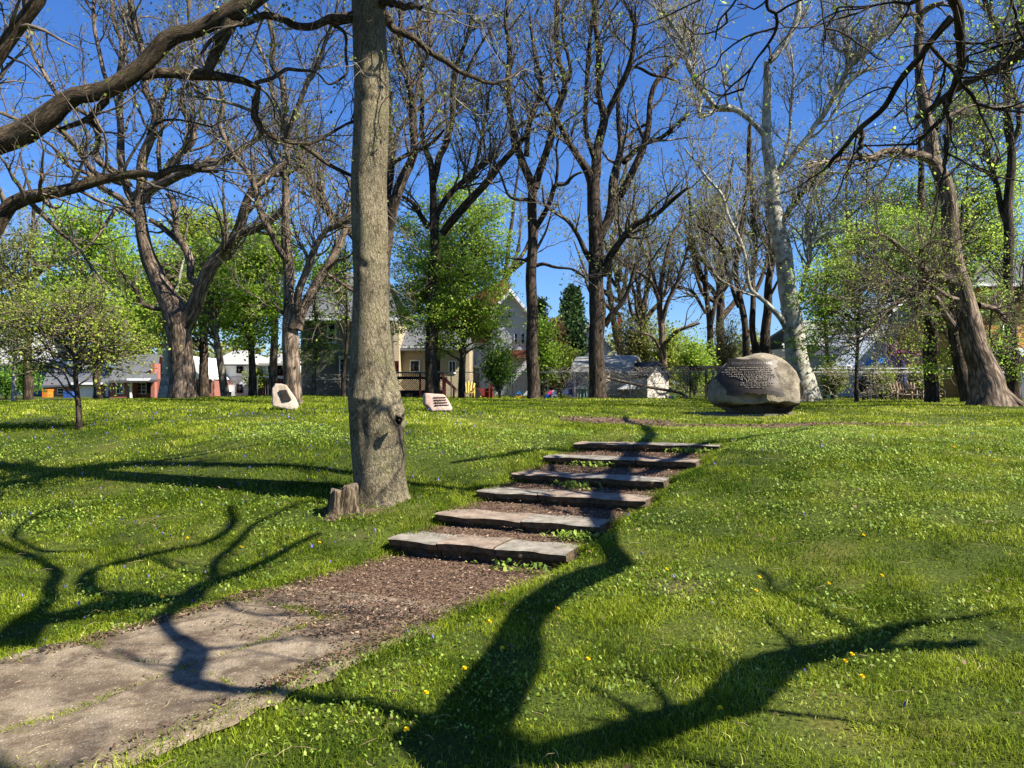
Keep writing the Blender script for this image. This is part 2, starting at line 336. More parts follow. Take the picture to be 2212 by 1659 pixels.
def groundmat():
    m, nt, n, l, b = newmat('lawn_soil')
    tc = n.new('ShaderNodeTexCoord')
    n1 = n.new('ShaderNodeTexNoise'); n1.inputs['Scale'].default_value = .8; n1.inputs['Detail'].default_value = 8; l.new(tc.outputs['Object'], n1.inputs[0])
    n2 = n.new('ShaderNodeTexNoise'); n2.inputs['Scale'].default_value = 40; n2.inputs['Detail'].default_value = 6; l.new(tc.outputs['Object'], n2.inputs[0])
    r1 = ramp(n, [(.3, (.03, .045, .008)), (.55, (.06, .08, .014)), (.75, (.12, .11, .03))]); l.new(n1.outputs[0], r1.inputs[0])
    mx = n.new('ShaderNodeMixRGB'); mx.blend_type = 'MULTIPLY'; mx.inputs[0].default_value = .8; l.new(r1.outputs[0], mx.inputs[1])
    r2 = ramp(n, [(.3, (.4, .38, .3)), (.7, (1.3, 1.25, 1))]); l.new(n2.outputs[0], r2.inputs[0]); l.new(r2.outputs[0], mx.inputs[2])
    r3 = ramp(n, [(.25, (.035, .022, .014)), (.5, (.11, .07, .045)), (.75, (.22, .155, .11))]); l.new(n2.outputs[0], r3.inputs[0])
    at = n.new('ShaderNodeAttribute'); at.attribute_name = 'soil'
    m2 = n.new('ShaderNodeMixRGB'); l.new(at.outputs['Fac'], m2.inputs[0]); l.new(mx.outputs[0], m2.inputs[1]); l.new(r3.outputs[0], m2.inputs[2])
    l.new(m2.outputs[0], b.inputs['Base Color']); b.inputs['Roughness'].default_value = .95; b.inputs['Specular IOR Level'].default_value = .1
    bp = n.new('ShaderNodeBump'); bp.inputs['Strength'].default_value = .9; bp.inputs['Distance'].default_value = .02; l.new(n2.outputs[0], bp.inputs['Height']); l.new(bp.outputs[0], b.inputs['Normal'])
    return m
soil = np.maximum(ins, dirt(X, Y))
tag(mk('lawn_ground', np.stack([X, Y, Z], -1), fq, groundmat(), smooth=True, attrs={'soil': soil.ravel()}), kind='structure')

# ---- old concrete path
def pathmat():
    m, nt, n, l, b = newmat('old_concrete')
    tc = n.new('ShaderNodeTexCoord')
    n1 = n.new('ShaderNodeTexNoise'); n1.inputs['Scale'].default_value = 1.3; n1.inputs['Detail'].default_value = 9; n1.inputs['Roughness'].default_value = .7; l.new(tc.outputs['Object'], n1.inputs[0])
    vo = n.new('ShaderNodeTexVoronoi'); vo.inputs['Scale'].default_value = 75; l.new(tc.outputs['Object'], vo.inputs[0])
    r1 = ramp(n, [(.34, (.085, .062, .038)), (.5, (.22, .172, .115)), (.68, (.34, .275, .195))]); l.new(n1.outputs[0], r1.inputs[0])
    r2 = ramp(n, [(0, (.9, .85, .8)), (.25, (.9, .88, .84)), (.3, (.55, .5, .46)), (1, (.75, .72, .7))])
    l.new(vo.outputs[0], r2.inputs[0])
    mx = n.new('ShaderNodeMixRGB'); mx.blend_type = 'MULTIPLY'; mx.inputs[0].default_value = .5; l.new(r1.outputs[0], mx.inputs[1]); l.new(r2.outputs[0], mx.inputs[2])
    # pale pebbles
    v2 = n.new('ShaderNodeTexVoronoi'); v2.inputs['Scale'].default_value = 42; l.new(tc.outputs['Object'], v2.inputs[0])
    r5 = ramp(n, [(.12, (1, 1, 1)), (.17, (0, 0, 0))]); l.new(v2.outputs[0], r5.inputs[0])
    m5 = n.new('ShaderNodeMixRGB'); l.new(r5.outputs[0], m5.inputs[0]); l.new(mx.outputs[0], m5.inputs[1]); m5.inputs[2].default_value = (.5, .43, .34, 1)
    # moss stains
    n3 = n.new('ShaderNodeTexNoise'); n3.inputs['Scale'].default_value = 2.1; n3.inputs['Detail'].default_value = 10; n3.inputs['Roughness'].default_value = .75; n3.noise_dimensions = '3D'
    mp = n.new('ShaderNodeMapping'); mp.inputs['Location'].default_value = (5, 3, 0); l.new(tc.outputs['Object'], mp.inputs[0]); l.new(mp.outputs[0], n3.inputs[0])
    r3 = ramp(n, [(.6, (0, 0, 0)), (.68, (.8, .8, .8))]); l.new(n3.outputs[0], r3.inputs[0])
    m3 = n.new('ShaderNodeMixRGB'); l.new(r3.outputs[0], m3.inputs[0]); l.new(m5.outputs[0], m3.inputs[1]); m3.inputs[2].default_value = (.09, .08, .02, 1)
    n4 = n.new('ShaderNodeTexNoise'); n4.inputs['Scale'].default_value = 3.3; n4.inputs['Detail'].default_value = 10; n4.inputs['Roughness'].default_value = .8; l.new(tc.outputs['Object'], n4.inputs[0])
    r4 = ramp(n, [(.47, (0, 0, 0)), (.6, (.9, .9, .9))]); l.new(n4.outputs[0], r4.inputs[0])
    m4 = n.new('ShaderNodeMixRGB'); l.new(r4.outputs[0], m4.inputs[0]); l.new(m3.outputs[0], m4.inputs[1]); m4.inputs[2].default_value = (.07, .047, .03, 1)
    l.new(m4.outputs[0], b.inputs['Base Color']); b.inputs['Roughness'].default_value = .9; b.inputs['Specular IOR Level'].default_value = .2
    bp = n.new('ShaderNodeBump'); bp.inputs['Strength'].default_value = .6; bp.inputs['Distance'].default_value = .008
    ad = n.new('ShaderNodeMath'); l.new(vo.outputs[0], ad.inputs[0]); l.new(n4.outputs[0], ad.inputs[1]); l.new(ad.outputs[0], bp.inputs['Height']); l.new(bp.outputs[0], b.inputs['Normal'])
    return m
def joint(x, y):
    """distance to the path's joints and cracks"""
    s, q = loc_sd(x, y); ww = .11*sn(x, y, 31, 2.2, 4)
    ll, rr = lat(s); c = (ll+rr)/2+.15
    dmin = np.abs(q-c+ww)+np.where(s > -1.5, 1, 0)
    for sj in (-2.0, -3.25, -4.4, -5.6, -6.9): dmin = np.minimum(dmin, np.abs(s-sj+ww*1.6+.12*(q-c)))
    return dmin
ps = np.arange(-9, -1.3, .05); pq = np.linspace(0, 1, 56)
PS, PQ = np.meshgrid(ps, pq); l0, r0 = lat(PS)
_x = lambda q: (M0[0]+d_[0]*PS+e_[0]*q, M0[1]+d_[1]*PS+e_[1]*q)
l0 = l0+.07*sn(*_x(l0), 9, 3.)+.05*sn(*_x(l0), 19, 9.)-.04; r0 = r0-.07*sn(*_x(r0), 9, 3.)-.06*sn(*_x(r0), 19, 9.)+.04
q_ = l0+(r0-l0)*PQ
xx = M0[0]+d_[0]*PS+e_[0]*q_; yy = M0[1]+d_[1]*PS+e_[1]*q_
jd = joint(xx, yy)
end = sstep(-2.15, -1.75, PS+.18*sn(xx, yy, 14, 2.2))
edge = np.minimum(q_-l0, r0-q_)
zz = .004+.006*sn(xx, yy, 5, 1.5)+.012*sstep(.0, .05, jd)-.03*end-.03*(1-sstep(0, .05, edge))
idx = np.arange(xx.size).reshape(xx.shape)
tag(mk('path', np.stack([xx, yy, zz], -1), np.stack([idx[:-1, :-1], idx[:-1, 1:], idx[1:, 1:], idx[1:, :-1]], -1).reshape(-1, 4)[:, ::-1], pathmat(), smooth=True), kind='structure')

# ---- stone steps
M['slab'] = mat('sandstone_slab', (.33, .255, .19), (.10, .07, .048), scale=5, bump=.7, bdist=.015, detail=10, rough=.85)
M['slab2'] = mat('grey_slab', (.29, .26, .21), (.11, .09, .066), scale=6, bump=.7, bdist=.015, detail=10, rough=.85)
M['shaded_slab_edge'] = mat('shaded_slab_edge', (.16, .11, .06), (.03, .022, .014), scale=16, bump=1, bdist=.04, detail=10, rough=.95)  # slab fronts darkened in colour for the shade below the overhang
ORD = ['lowest', 'second', 'third', 'fourth', 'fifth', 'topmost']
CUTS = [(.3, .62), (.55,), (.38,), (.5,), (.62,), (.42,)]
for k in range(6):
    st = empty('stone_step', (SL[k]+SR[k])/2, ['lowest stone step, three slabs above the bark covered path', 'second stone step from the bottom, behind the bark strip', 'third stone step from the bottom of the stairs', 'fourth stone step, dappled by branch shadow', 'fifth stone step, next below the mossy top step', 'topmost stone step, dark mossy edge with ivy, nearest the boulder'][k], 'stone step', 'stone steps climbing the grassy bank')
    cuts = [0]+list(CUTS[k])+[1]
    for j in range(len(cuts)-1):
        a, b2 = cuts[j]+.004, cuts[j+1]-.004
        n_ = max(8, int((b2-a)*60)); mbb = MB()
        ts = np.linspace(a, b2, n_); dep = np.array([0, .02, .14, .28, .42, .5])+0
        top = []; th = .062+.015*rng.random()
        for ti, t in enumerate(ts):
            p = SL[k]*(1-t)+SR[k]*t
            jg = .02*math.sin(t*17+k)+.01*math.sin(t*41+k*2)+.003*rng.normal()
            row = []
            for di, dd in enumerate(dep):
                off = dd+(jg if di < 2 else 0)*(.9 if di else 1)+(.03*math.sin(t*23+k*3) if di == 5 else 0)
                q = p+d_*off; z = p[2]+.004*math.sin(t*19+dd*9+k)-(.012 if di == 0 else 0)+(.007*(j % 2))-.01*(di == 5)
                row.append([q[0], q[1], z])
            q = p+d_*(jg+.02+.012*math.sin(t*63+k)); row.insert(0, [q[0], q[1], p[2]-th*.5]); q = p+d_*(jg+.028+.01*math.sin(t*47+k)); row.insert(0, [q[0], q[1], p[2]-th]); q = p+d_*(jg+.10); row.insert(0, [q[0], q[1], p[2]-th-.008])
            q = p+d_*(jg+.12+.02*math.sin(t*29+k*5)); row.insert(0, [q[0], q[1], p[2]-th-.12])
            q = p+d_*.5; row.append([q[0], q[1], p[2]-th-.12]);
            top.append(row)
        A_ = np.array(top); nr, nc = A_.shape[:2]; ix = np.arange(nr*nc).reshape(nr, nc)
        f1 = np.stack([ix[:-1, :-1], ix[1:, :-1], ix[1:, 1:], ix[:-1, 1:]], -1).reshape(-1, 4)
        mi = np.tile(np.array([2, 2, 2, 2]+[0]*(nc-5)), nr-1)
        faces = [tuple(f) for f in f1]+[tuple(ix[0, :]), tuple(ix[-1, ::-1])]
        mk('slab', A_.reshape(-1, 3), faces, [M['slab'] if (j+k) % 2 else M['slab2'], M['slab'], M['shaded_slab_edge']], st, mi=np.concatenate([mi, [2, 2]]))

# ---------------------------------------------------------------- grass
def blades(x, y, hgt, wid, lean=.5, seed=0, col=None):
    n = len(x); r = np.random.default_rng(seed)
    z = h(x, y)-.006; az = r.uniform(0, 6.283, n); fz = r.uniform(0, 6.283, n)
    H = hgt*r.uniform(.5, 1.25, n); W = wid*r.uniform(.7, 1.3, n); ln = H*lean*r.uniform(.2, 1.6, n)
    dx, dy = np.cos(az), np.sin(az); wx, wy = np.cos(fz)*W/2, np.sin(fz)*W/2
    B = np.stack([x, y, z], 1); up = np.array([0, 0, 1.])
    L = np.stack([dx, dy, 0*dx], 1); Wv = np.stack([wx, wy, 0*wx], 1)
    m = B+L*(ln*.3)[:, None]+up*(H*.6)[:, None]; t = B+L*ln[:, None]+up*(H*(1-.25*lean))[:, None]
    V = np.stack([B-Wv, B+Wv, m+Wv*.8, m-Wv*.8, t], 1).reshape(-1, 3)
    i = np.arange(n)[:, None]*5
    c = np.repeat(col if col is not None else r.random(n), 5)
    return V, [i+np.array([0, 1, 2, 3]), i+np.array([3, 2, 4])], c
M['grass'] = leafmat('grass_blade', (.035, .075, .005), (.33, .385, .026), .38, (.66, .62, .18), .06, .85)
G = MB()
def spread(n, d0, d1, seed):
    r = np.random.default_rng(seed); D = np.sqrt(r.uniform(d0*d0, d1*d1, n)); x = r.uniform(-.70, .70, n)*D; e = r.random(n) < .22; x = np.where(e, np.sign(x)*(.68*D+r.random(n)*(1.2+.22*D)), x)
    return x, D
def tone(x, y, r):
    patch = .5+.5*sn(x, y, 41, 1.0, 4)
    big = sn(x, y, 43, .45, 3); fine = sn(x, y, 44, 5.5, 2)
    return np.clip(.12+.5*patch+.30*big+.34*fine+.14*sstep(1.5, 5, x)*np.clip(sn(x, y, 47, .8, 3)+.6, 0, 1.4)+r.normal(size=len(x))*.17+(r.random(len(x)) < .035)*.5, 0, 1)
for (n, d0, d1, hg, wd, sd) in [(205000, 2.3, 6, .052, .0045, 1), (245000, 5.5, 10, .052, .006, 2), (195000, 9, 16, .058, .010, 3), (165000, 15, 28, .07, .018, 4), (90000, 26, 48, .07, .035, 5)]:
    x, y = spread(n, d0, d1, sd); r = np.random.default_rng(100+sd)
    ok = ~inside(x, y, 0) & (r.random(n) > dirt(x, y)*1.15)
    cl = sn(x, y, 55, 4.5 if y.max() < 12 else 1.5, 3); hh = hg*(.85+.55*cl)
    ok &= r.random(n) < np.clip(.68+.75*cl+.3*sn(x, y, 57, 9, 2), .12, 1)
    x, y, hh = x[ok], y[ok], hh[ok]
    V, Fc, c = blades(x, y, hh, wd, .8, sd, tone(x, y, r)); G.add(V, Fc, rnd=c)
# taller fringe along path and step edges, tufts in the joints
s = rng.uniform(-8, SS[5]+.3, 26000); sd_ = rng.random(26000) < .5; l0, r0 = lat(s)
q = np.where(sd_, l0, r0)+rng.normal(size=26000)*.085+np.where(sd_, -.02, .02)
x = M0[0]+d_[0]*s+e_[0]*q; y = M0[1]+d_[1]*s+e_[1]*q; r = np.random.default_rng(5)
V, Fc, c = blades(x, y, .075, .0055, .9, 77, tone(x, y, r)); G.add(V, Fc, rnd=c)
s = rng.uniform(-8, -1.6, 110000); l0, r0 = lat(s); q = l0+(r0-l0)*rng.random(110000)
x = M0[0]+d_[0]*s+e_[0]*q; y = M0[1]+d_[1]*s+e_[1]*q
ok = (joint(x, y) < .13*rng.random(110000)*np.clip(.5+sn(x, y, 62, 3.0, 3)*1.5, .1, 1.6)) & (sn(x, y, 61, 2.0, 3) > -.1)
x, y = x[ok], y[ok]; V, Fc, c = blades(x, y, .035, .005, .9, 78, tone(x, y, r)); V[:, 2] += .02; G.add(V, Fc, rnd=c)
tag(G.build('grass', M['grass']), 'short bright green grass covering the bank and lawn', 'grass', kind='stuff')
# clover and ground ivy leaves
def discs(x, y, z, rad, tilt, seed, col=None, k=5):
    n = len(x); r = np.random.default_rng(seed); th = np.arange(k)/k*6.283
    a = r.uniform(0, 6.28, n)[:, None]+th[None]; R = rad*r.uniform(.6, 1.3, n)
    tx, ty = r.normal(size=(2, n))*tilt
    dx = np.cos(a)*R[:, None]; dy = np.sin(a)*R[:, None]
    V = np.stack([x[:, None]+dx, y[:, None]+dy, z[:, None]+dx*tx[:, None]+dy*ty[:, None]], -1).reshape(-1, 3)
    return V, (np.arange(n)[:, None]*k+np.arange(k)[None]), np.repeat(col if col is not None else r.random(n), k)
M['clover'] = leafmat('clover_leaf', (.07, .14, .012), (.28, .36, .045), .35, (.42, .48, .11))
G = MB()
x, y = spread(190000, 2.9, 15, 91); ok = ~inside(x, y, .02) & (sn(x, y, 71, 1.6, 4)+rng.normal(size=len(x))*.2+.25*sstep(1, 4, x) > .27); x, y = x[ok], y[ok]
z = h(x, y)+.02+.025*rng.random(len(x)); V, f_, c = discs(x, y, z, .0065+.0004*y, .6, 3, np.clip(.45+.3*sn(x, y, 72, 2.5, 3)+.25*rng.normal(size=len(x)), 0, 1)); G.add(V, [f_], rnd=c)
s = rng.uniform(-.1, SS[5]+.2, 700); kk = rng.choice([0, 1, 1, 3, 4, 5, 5], 700); t = np.clip(rng.normal(size=700)*.08+np.array([.78, .9, .1, .45, .35, .85])[kk], 0, 1)
A1 = np.array(SL)[kk]*(1-t[:, None])+np.array(SR)[kk]*t[:, None]; off = -.06-.1*np.abs(rng.normal(size=700))
x, y = A1[:, 0]+d_[0]*off, A1[:, 1]+d_[1]*off; V, f_, c = discs(x, y, h(x, y)+.02+.07*rng.random(700), .016, .7, 4); G.add(V, [f_], rnd=c)
tag(G.build('clover_patches', M['clover']), 'round leaved clover and ground ivy patches among the grass', 'ground cover', kind='stuff')
# violets
M['violet'] = leafmat('violet_petals', (.05, .04, .30), (.20, .16, .6), .2)
G = MB(); x, y = spread(1100, 4, 18, 17); keep = ~inside(x, y, 0) & ((x < -.5) | (rng.random(1100) < .2)); x, y = x[keep], y[keep]
for j in range(2):
    V, f_, c = discs(x+.01*j, y, h(x, y)+.06+.01*j, (.006+.0002*y), .8, 18+j); G.add(V, [f_], rnd=c)
tag(G.build('violets', M['violet']), 'scattered tiny blue violets in the lawn', 'wildflowers', kind='stuff')
# straw and dead blades, bark litter
M['straw'] = leafmat('dry_straw', (.2, .14, .06), (.45, .36, .2), .2)
M['chip'] = leafmat('bark_chips', (.045, .025, .015), (.19, .112, .07), .05, (.42, .31, .21))
def chips(x, y, z, Ln, Wd, seed, tilt=.25):
    n = len(x); r = np.random.default_rng(seed); a = r.uniform(0, 6.28, n); L = Ln*r.uniform(.4, 1.6, n); W = Wd*r.uniform(.5, 1.5, n); tz = r.normal(size=n)*tilt
    ca, sa = np.cos(a), np.sin(a); V = np.empty((n, 4, 3)); H = .004+.004*r.random(n)
    for j, (p, q) in enumerate([(-.5, -.5), (.5, -.5), (.42, .5), (-.45, .5)]):
        V[:, j, 0] = x+ca*L*p-sa*W*q; V[:, j, 1] = y+sa*L*p+ca*W*q; V[:, j, 2] = z+tz*L*p+r.normal(size=n)*.003
    return V.reshape(-1, 3), np.arange(n*4).reshape(n, 4), np.repeat(r.random(n)**1.6, 4)
G = MB()
s = np.concatenate([rng.uniform(-1.9, SS[5]+.4, 24000), rng.uniform(-3.4, -1.7, 7000), rng.uniform(-8, -1.7, 7000)]); l0, r0 = lat(s); q = l0+(r0-l0)*rng.random(len(s)); x = M0[0]+d_[0]*s+e_[0]*q; y = M0[1]+d_[1]*s+e_[1]*q
onslab = np.zeros(len(s), bool)
back = np.zeros(len(s))
for k in range(6): onslab |= (s > SS[k]-.03) & (s < SS[k]+.5); back = np.maximum(back, np.where((s > SS[k]+.2) & (s < SS[k]+.5), (s-SS[k]-.2)*2.4, 0))
ok = (~onslab) | (rng.random(len(s)) < .08+back*(.5+.8*sn(x, y, 90, 2.5, 3))); near = s < -1.6
ok &= ~near | (sn(x, y, 88, 2.0, 3)+rng.normal(size=len(s))*.35+np.clip(s+2.3, -.6, 1)*.9 > .3) | (np.minimum(q-l0, r0-q) < .15)
x, y, near, onl = x[ok], y[ok], near[ok], onslab[ok]; z = np.maximum(h(x, y), np.where(near, .0, -1))+.012+.012*rng.random(len(x))+np.where(onl, .03, 0)+np.where(near, .01, 0)
V, f_, c = chips(x, y, z, .024, .008, 6); G.add(V, [f_], rnd=c)
x, y = spread(800, 3, 14, 66); ok = ~inside(x, y, 0); x, y = x[ok], y[ok]; V, f_, c = chips(x, y, h(x, y)+.045, .028, .016, 8, .4); G.add(V, [f_], rnd=c)
x, y = spread(12000, 13.5, 19.5, 6); ok = dirt(x, y) > .4; x, y = x[ok], y[ok]; V, f_, c = chips(x, y, h(x, y)+.02, .09, .03, 7); G.add(V, [f_], rnd=c)
tag(G.build('leaf_litter', M['chip']), 'brown bark chips and leaf litter on the steps and path', 'leaf litter', kind='stuff')
G = MB(); x, y = spread(900, 3, 14, 27); Pt = []
n = len(x); a = rng.uniform(0, 6.28, n); L = rng.uniform(.04, .16, n)
z = np.maximum(h(x, y), 0)+.03; K = 4; Pt = np.empty((n, K, 3))
for j in range(K):
    t = j/(K-1); Pt[:, j, 0] = x+np.cos(a+.5*t)*L*t; Pt[:, j, 1] = y+np.sin(a+.5*t)*L*t; Pt[:, j, 2] = z+.02*np.sin(t*3)*rng.random(n)
V, f_, bc = tubes(Pt, np.full((n, K), .0016), 3); G.add(V, f_, rnd=np.repeat(rng.random(n), K*3))
tag(G.build('fallen_twigs', M['straw']), 'dry straw and twigs scattered over the grass and path', 'twigs', kind='stuff')
# dandelions
M['dandelion'] = mat('dandelion_yellow', (.9, .72, .01), (.8, .58, .01), bump=.3)
M['stem'] = mat('flower_stem', (.1, .2, .04), bump=0)
DPX = [(1865, 1175), (1640, 1268), (1633, 1298), (1905, 1265), (1840, 1440), (1825, 1455), (1480, 1550), (1057, 1366), (1205, 1337), (1085, 1425), (604, 1506), (920, 1525), (878, 1608), (1003, 1470), (186, 1270), (1790, 1282), (1862, 1490), (1440, 1250), (300, 1295), (350, 1310), (405, 1180), (520, 1200), (55, 1000), (690, 1190), (1700, 1000), (2060, 980), (2150, 1010), (1270, 1450), (1555, 1560), (800, 1110), (450, 1010)]
def dand(u, v):
    z = 0.
    for _ in range(12): p = UZ(u, v, z); z = float(h(p[:1], p[1:2])[0])
    return UZ(u, v, z)
proto = None
for i, (u, v) in enumerate(DPX):
    p = dand(u, v)
    if proto is None:
        r_ = empty('dandelion', p); tag(r_, 'small yellow dandelion flower in the short grass', 'flower', 'dandelions dotted over the lawn')
        mb = MB(); n = 60; a = rng.uniform(0, 6.28, n); e = rng.uniform(.1, 1.2, n); r1 = .004; r2 = .019
        c0 = p+np.array([0, 0, .075]); dirn = np.stack([np.cos(a)*np.cos(e), np.sin(a)*np.cos(e), np.sin(e)], 1); sd2 = np.stack([-np.sin(a), np.cos(a), 0*a], 1)*.0035
        V = np.stack([c0+dirn*r1-sd2*.5, c0+dirn*r1+sd2*.5, c0+dirn*r2+sd2, c0+dirn*r2-sd2], 1).reshape(-1, 3); mb.add(V, np.arange(n*4).reshape(n, 4))
        fh = mb.build('flower_head', M['dandelion'], r_)
        Pt = np.array([[p, p+[.003, 0, .04], c0]]); V, f_, bc = tubes(Pt, np.full((1, 3), .0018), 5); stm = mk('stem', V, f_, M['stem'], r_)
        proto = (r_, fh, stm)
    else:
        o = proto[0].copy(); COL.objects.link(o); o.location = tuple(p)
        for ch in proto[1:]:
            c_ = ch.copy(); COL.objects.link(c_); c_.parent = o
        o.rotation_euler = (0, 0, i*1.3)
    sc_ = .72+.035*p[1]
    (r_ if i == 0 else o).scale = (sc_,)*3 if p[1] > 5 else (.9,)*3
# ---------------------------------------------------------------- trees
def limb3(c, pts, d0, d1, wob=.0):
    q = []
    n = len(pts)
    lens = [0]
    for a, b in zip(pts[:-1], pts[1:]): lens.append(lens[-1]+math.hypot(a[0]-b[0], a[1]-b[1]))
    for (x, y, w_), t in zip(pts, lens):
        t = t/max(lens[-1], 1e-6); u, v = px(c, x, y); D = d0+(d1-d0)*t
        p = P(u, v, D); q.append([*p, w_*(SC if c != 'g' else 1)/F*D/2])
    return np.array(q)
def fillw(pts):
    """points (x,y) without a width get one interpolated"""
    n = len(pts); wi = [i for i, p in enumerate(pts) if len(p) > 2]
    return [(p[0], p[1], float(np.interp(i, wi, [pts[j][2] for j in wi]))) for i, p in enumerate(pts)]
def leaves(c, n, size, seed, flat=.5, spread_=.25, col=(.5, .25)):
    """n rhombic leaves scattered round centres c"""
    r = np.random.default_rng(seed); m = len(c); i = r.integers(0, m, n)
    p = c[i]+r.normal(size=(n, 3))*np.array([1, 1, flat])*spread_
    nv = nrm(r.normal(size=(n, 3))+np.array([0, 0, .9])); a = nrm(np.cross(nv, r.normal(size=(n, 3)))); b = np.cross(nv, a)
    L = (size*r.uniform(.55, 1.35, n))[:, None]
    V = np.stack([p-a*L*.5, p+b*L*.36+nv*L*.06, p+a*L*.55, p-b*L*.36-nv*L*.04], 1).reshape(-1, 3)
    cc = r.random(m)[i]; rnd = np.clip(col[0]+(cc-.5)*.5+r.normal(size=n)*col[1], 0, 1)
    return V, np.arange(n*4).reshape(n, 4), np.repeat(rnd, 4)
def tree(name, label, limbs, bark, cat='tree', group=None, n=(60, 420, 2000), L=((1.5, 4), (.6, 1.8), (.25, .8)), twig=None, up=.22, wob=.25, buds=1500, budsize=.10, budmat='bud', sides=14, rmin=.007, base=None, tmin=.3, ext=True, noise=.06, bcz=1., budspread=.06):
    L3s = []
    for lb in limbs:
        c, pts, d0, d1 = lb; L3s.append(limb3(c, fillw(pts), d0, d1))
    if base is None: base = L3s[0][0, :3]
    gz = float(h(np.array([base[0]]), np.array([base[1]]))[0])
    org = np.array([base[0], base[1], gz])
    t_ = empty(name, org, label, cat, group)
    tr = MB(); par, pr_ = [], []
    for i, q in enumerate(L3s):
        ln = np.linalg.norm(np.diff(q[:, :3], axis=0), axis=1).sum(); m = int(np.clip(ln/.16, 10, 130))
        if i == 0: q[0, 2] = min(q[0, 2], gz-.12)
        c = catmull(q, m); c[:, 3] = np.maximum(c[:, 3], rmin)
        amp = np.clip(c[:, 3]*.35, .004, .06)[:, None]; tt = np.linspace(0, 1, m)[:, None]*ln
        if i == 0: amp = amp*.45
        c[:, :3] += amp*np.sin(tt*np.array([[2.1, 1.7, 2.6]])+np.array([[i*1.3, i*2.1, i]]))*sstep(0, 1, tt)
        sd = sides if q[:, 3].max() > .05 else 8
        V, Fc, bc = tubes(c[None, :, :3], c[None, :, 3], sd)
        cen = np.repeat(c[:, :3], sd, 0); rr = V-cen
        nz = sn(bc[:, 0]*3+bc[:, 1]*2, bc[:, 2], 7+i, 2.2, 3)*noise*1.2+sn(bc[:, 0]*30, bc[:, 1]*30+bc[:, 2]*5, 3, 1, 2)*noise*.6
        V = cen+rr*(1+nz[:, None]); bc = bc*np.array([1, 1, bcz])
        tr.add(V, Fc, bc=bc)
        # end cap
        V2 = np.vstack([V[-sd:], c[-1:, :3]+nrm(c[-1:, :3]-c[-2:-1, :3])*c[-1, 3]*.6]); k = np.arange(sd)
        tr.add(V2, np.stack([k, (k+1) % sd, np.full(sd, sd)], 1), bc=np.vstack([bc[-sd:], bc[-1:]]))
        c2 = catmull(q, 24); par.append(c2[:, :3]); pr_.append(np.maximum(c2[:, 3], rmin))
    tr.build('trunk', M[bark], t_, smooth=True)
    br = MB(); Pp, Rp = np.array(par), np.array(pr_)
    keep = [i for i in range(len(par)) if (i > 0 or len(par) == 1) and px(limbs[i][0], *limbs[i][1][-1][:2])[1] < 840]
    Pl, Rl = Pp[keep], Rp[keep]
    if ext:
        sel = [i for i in range(len(limbs)) if px(limbs[i][0], *limbs[i][1][-1][:2])[1] < 25]
        if sel:
            E, RE = grow(Pp[sel][:, -3:], Rp[sel][:, -3:], len(sel)*4, 9, (2.5, 5), (5, 35), .75, .02, .14, .12, .3, rmin)
            V, Fc, bc = tubes(E, RE, 7); br.add(V, Fc, bc=bc)
    A, RA = grow(Pl, Rl, n[0], 10, L[0], (25, 65), .45, rmin*1.6, wob*.8, up, tmin, rmin*2.2); V, Fc, bc = tubes(A, RA, 6); br.add(V, Fc, bc=bc)
    if ext and sel:
        from_ = np.concatenate([E[:, ::1][:, [0, 1, 2, 3, 4, 5, 6, 7, 8, 8]], A]); fr = np.concatenate([RE[:, [0, 1, 2, 3, 4, 5, 6, 7, 8, 8]], RA])
    else: from_, fr = A, RA
    B, RB = grow(from_, fr, n[1], 6, L[1], (25, 70), .6, rmin, wob, up, .15, rmin*1.2); V, Fc, bc = tubes(B, RB, 4); br.add(V, Fc, bc=bc)
    C_, RC = grow(B, RB, n[2], 5, L[2], (20, 75), .7, rmin*.5, wob*1.2, up, .1, rmin*.7); V, Fc, bc = tubes(C_, RC, 3); br.add(V, Fc, bc=bc)
    br.build('branches', M[twig or 'twig'], t_, smooth=True)
    if buds:
        V, Fc, rn = leaves(C_[:, -1], buds, budsize, 5, .9, budspread, (.5, .25)); b = MB(); b.add(V, Fc, rnd=rn); b.build('young_leaves', M[budmat], t_)
    return t_
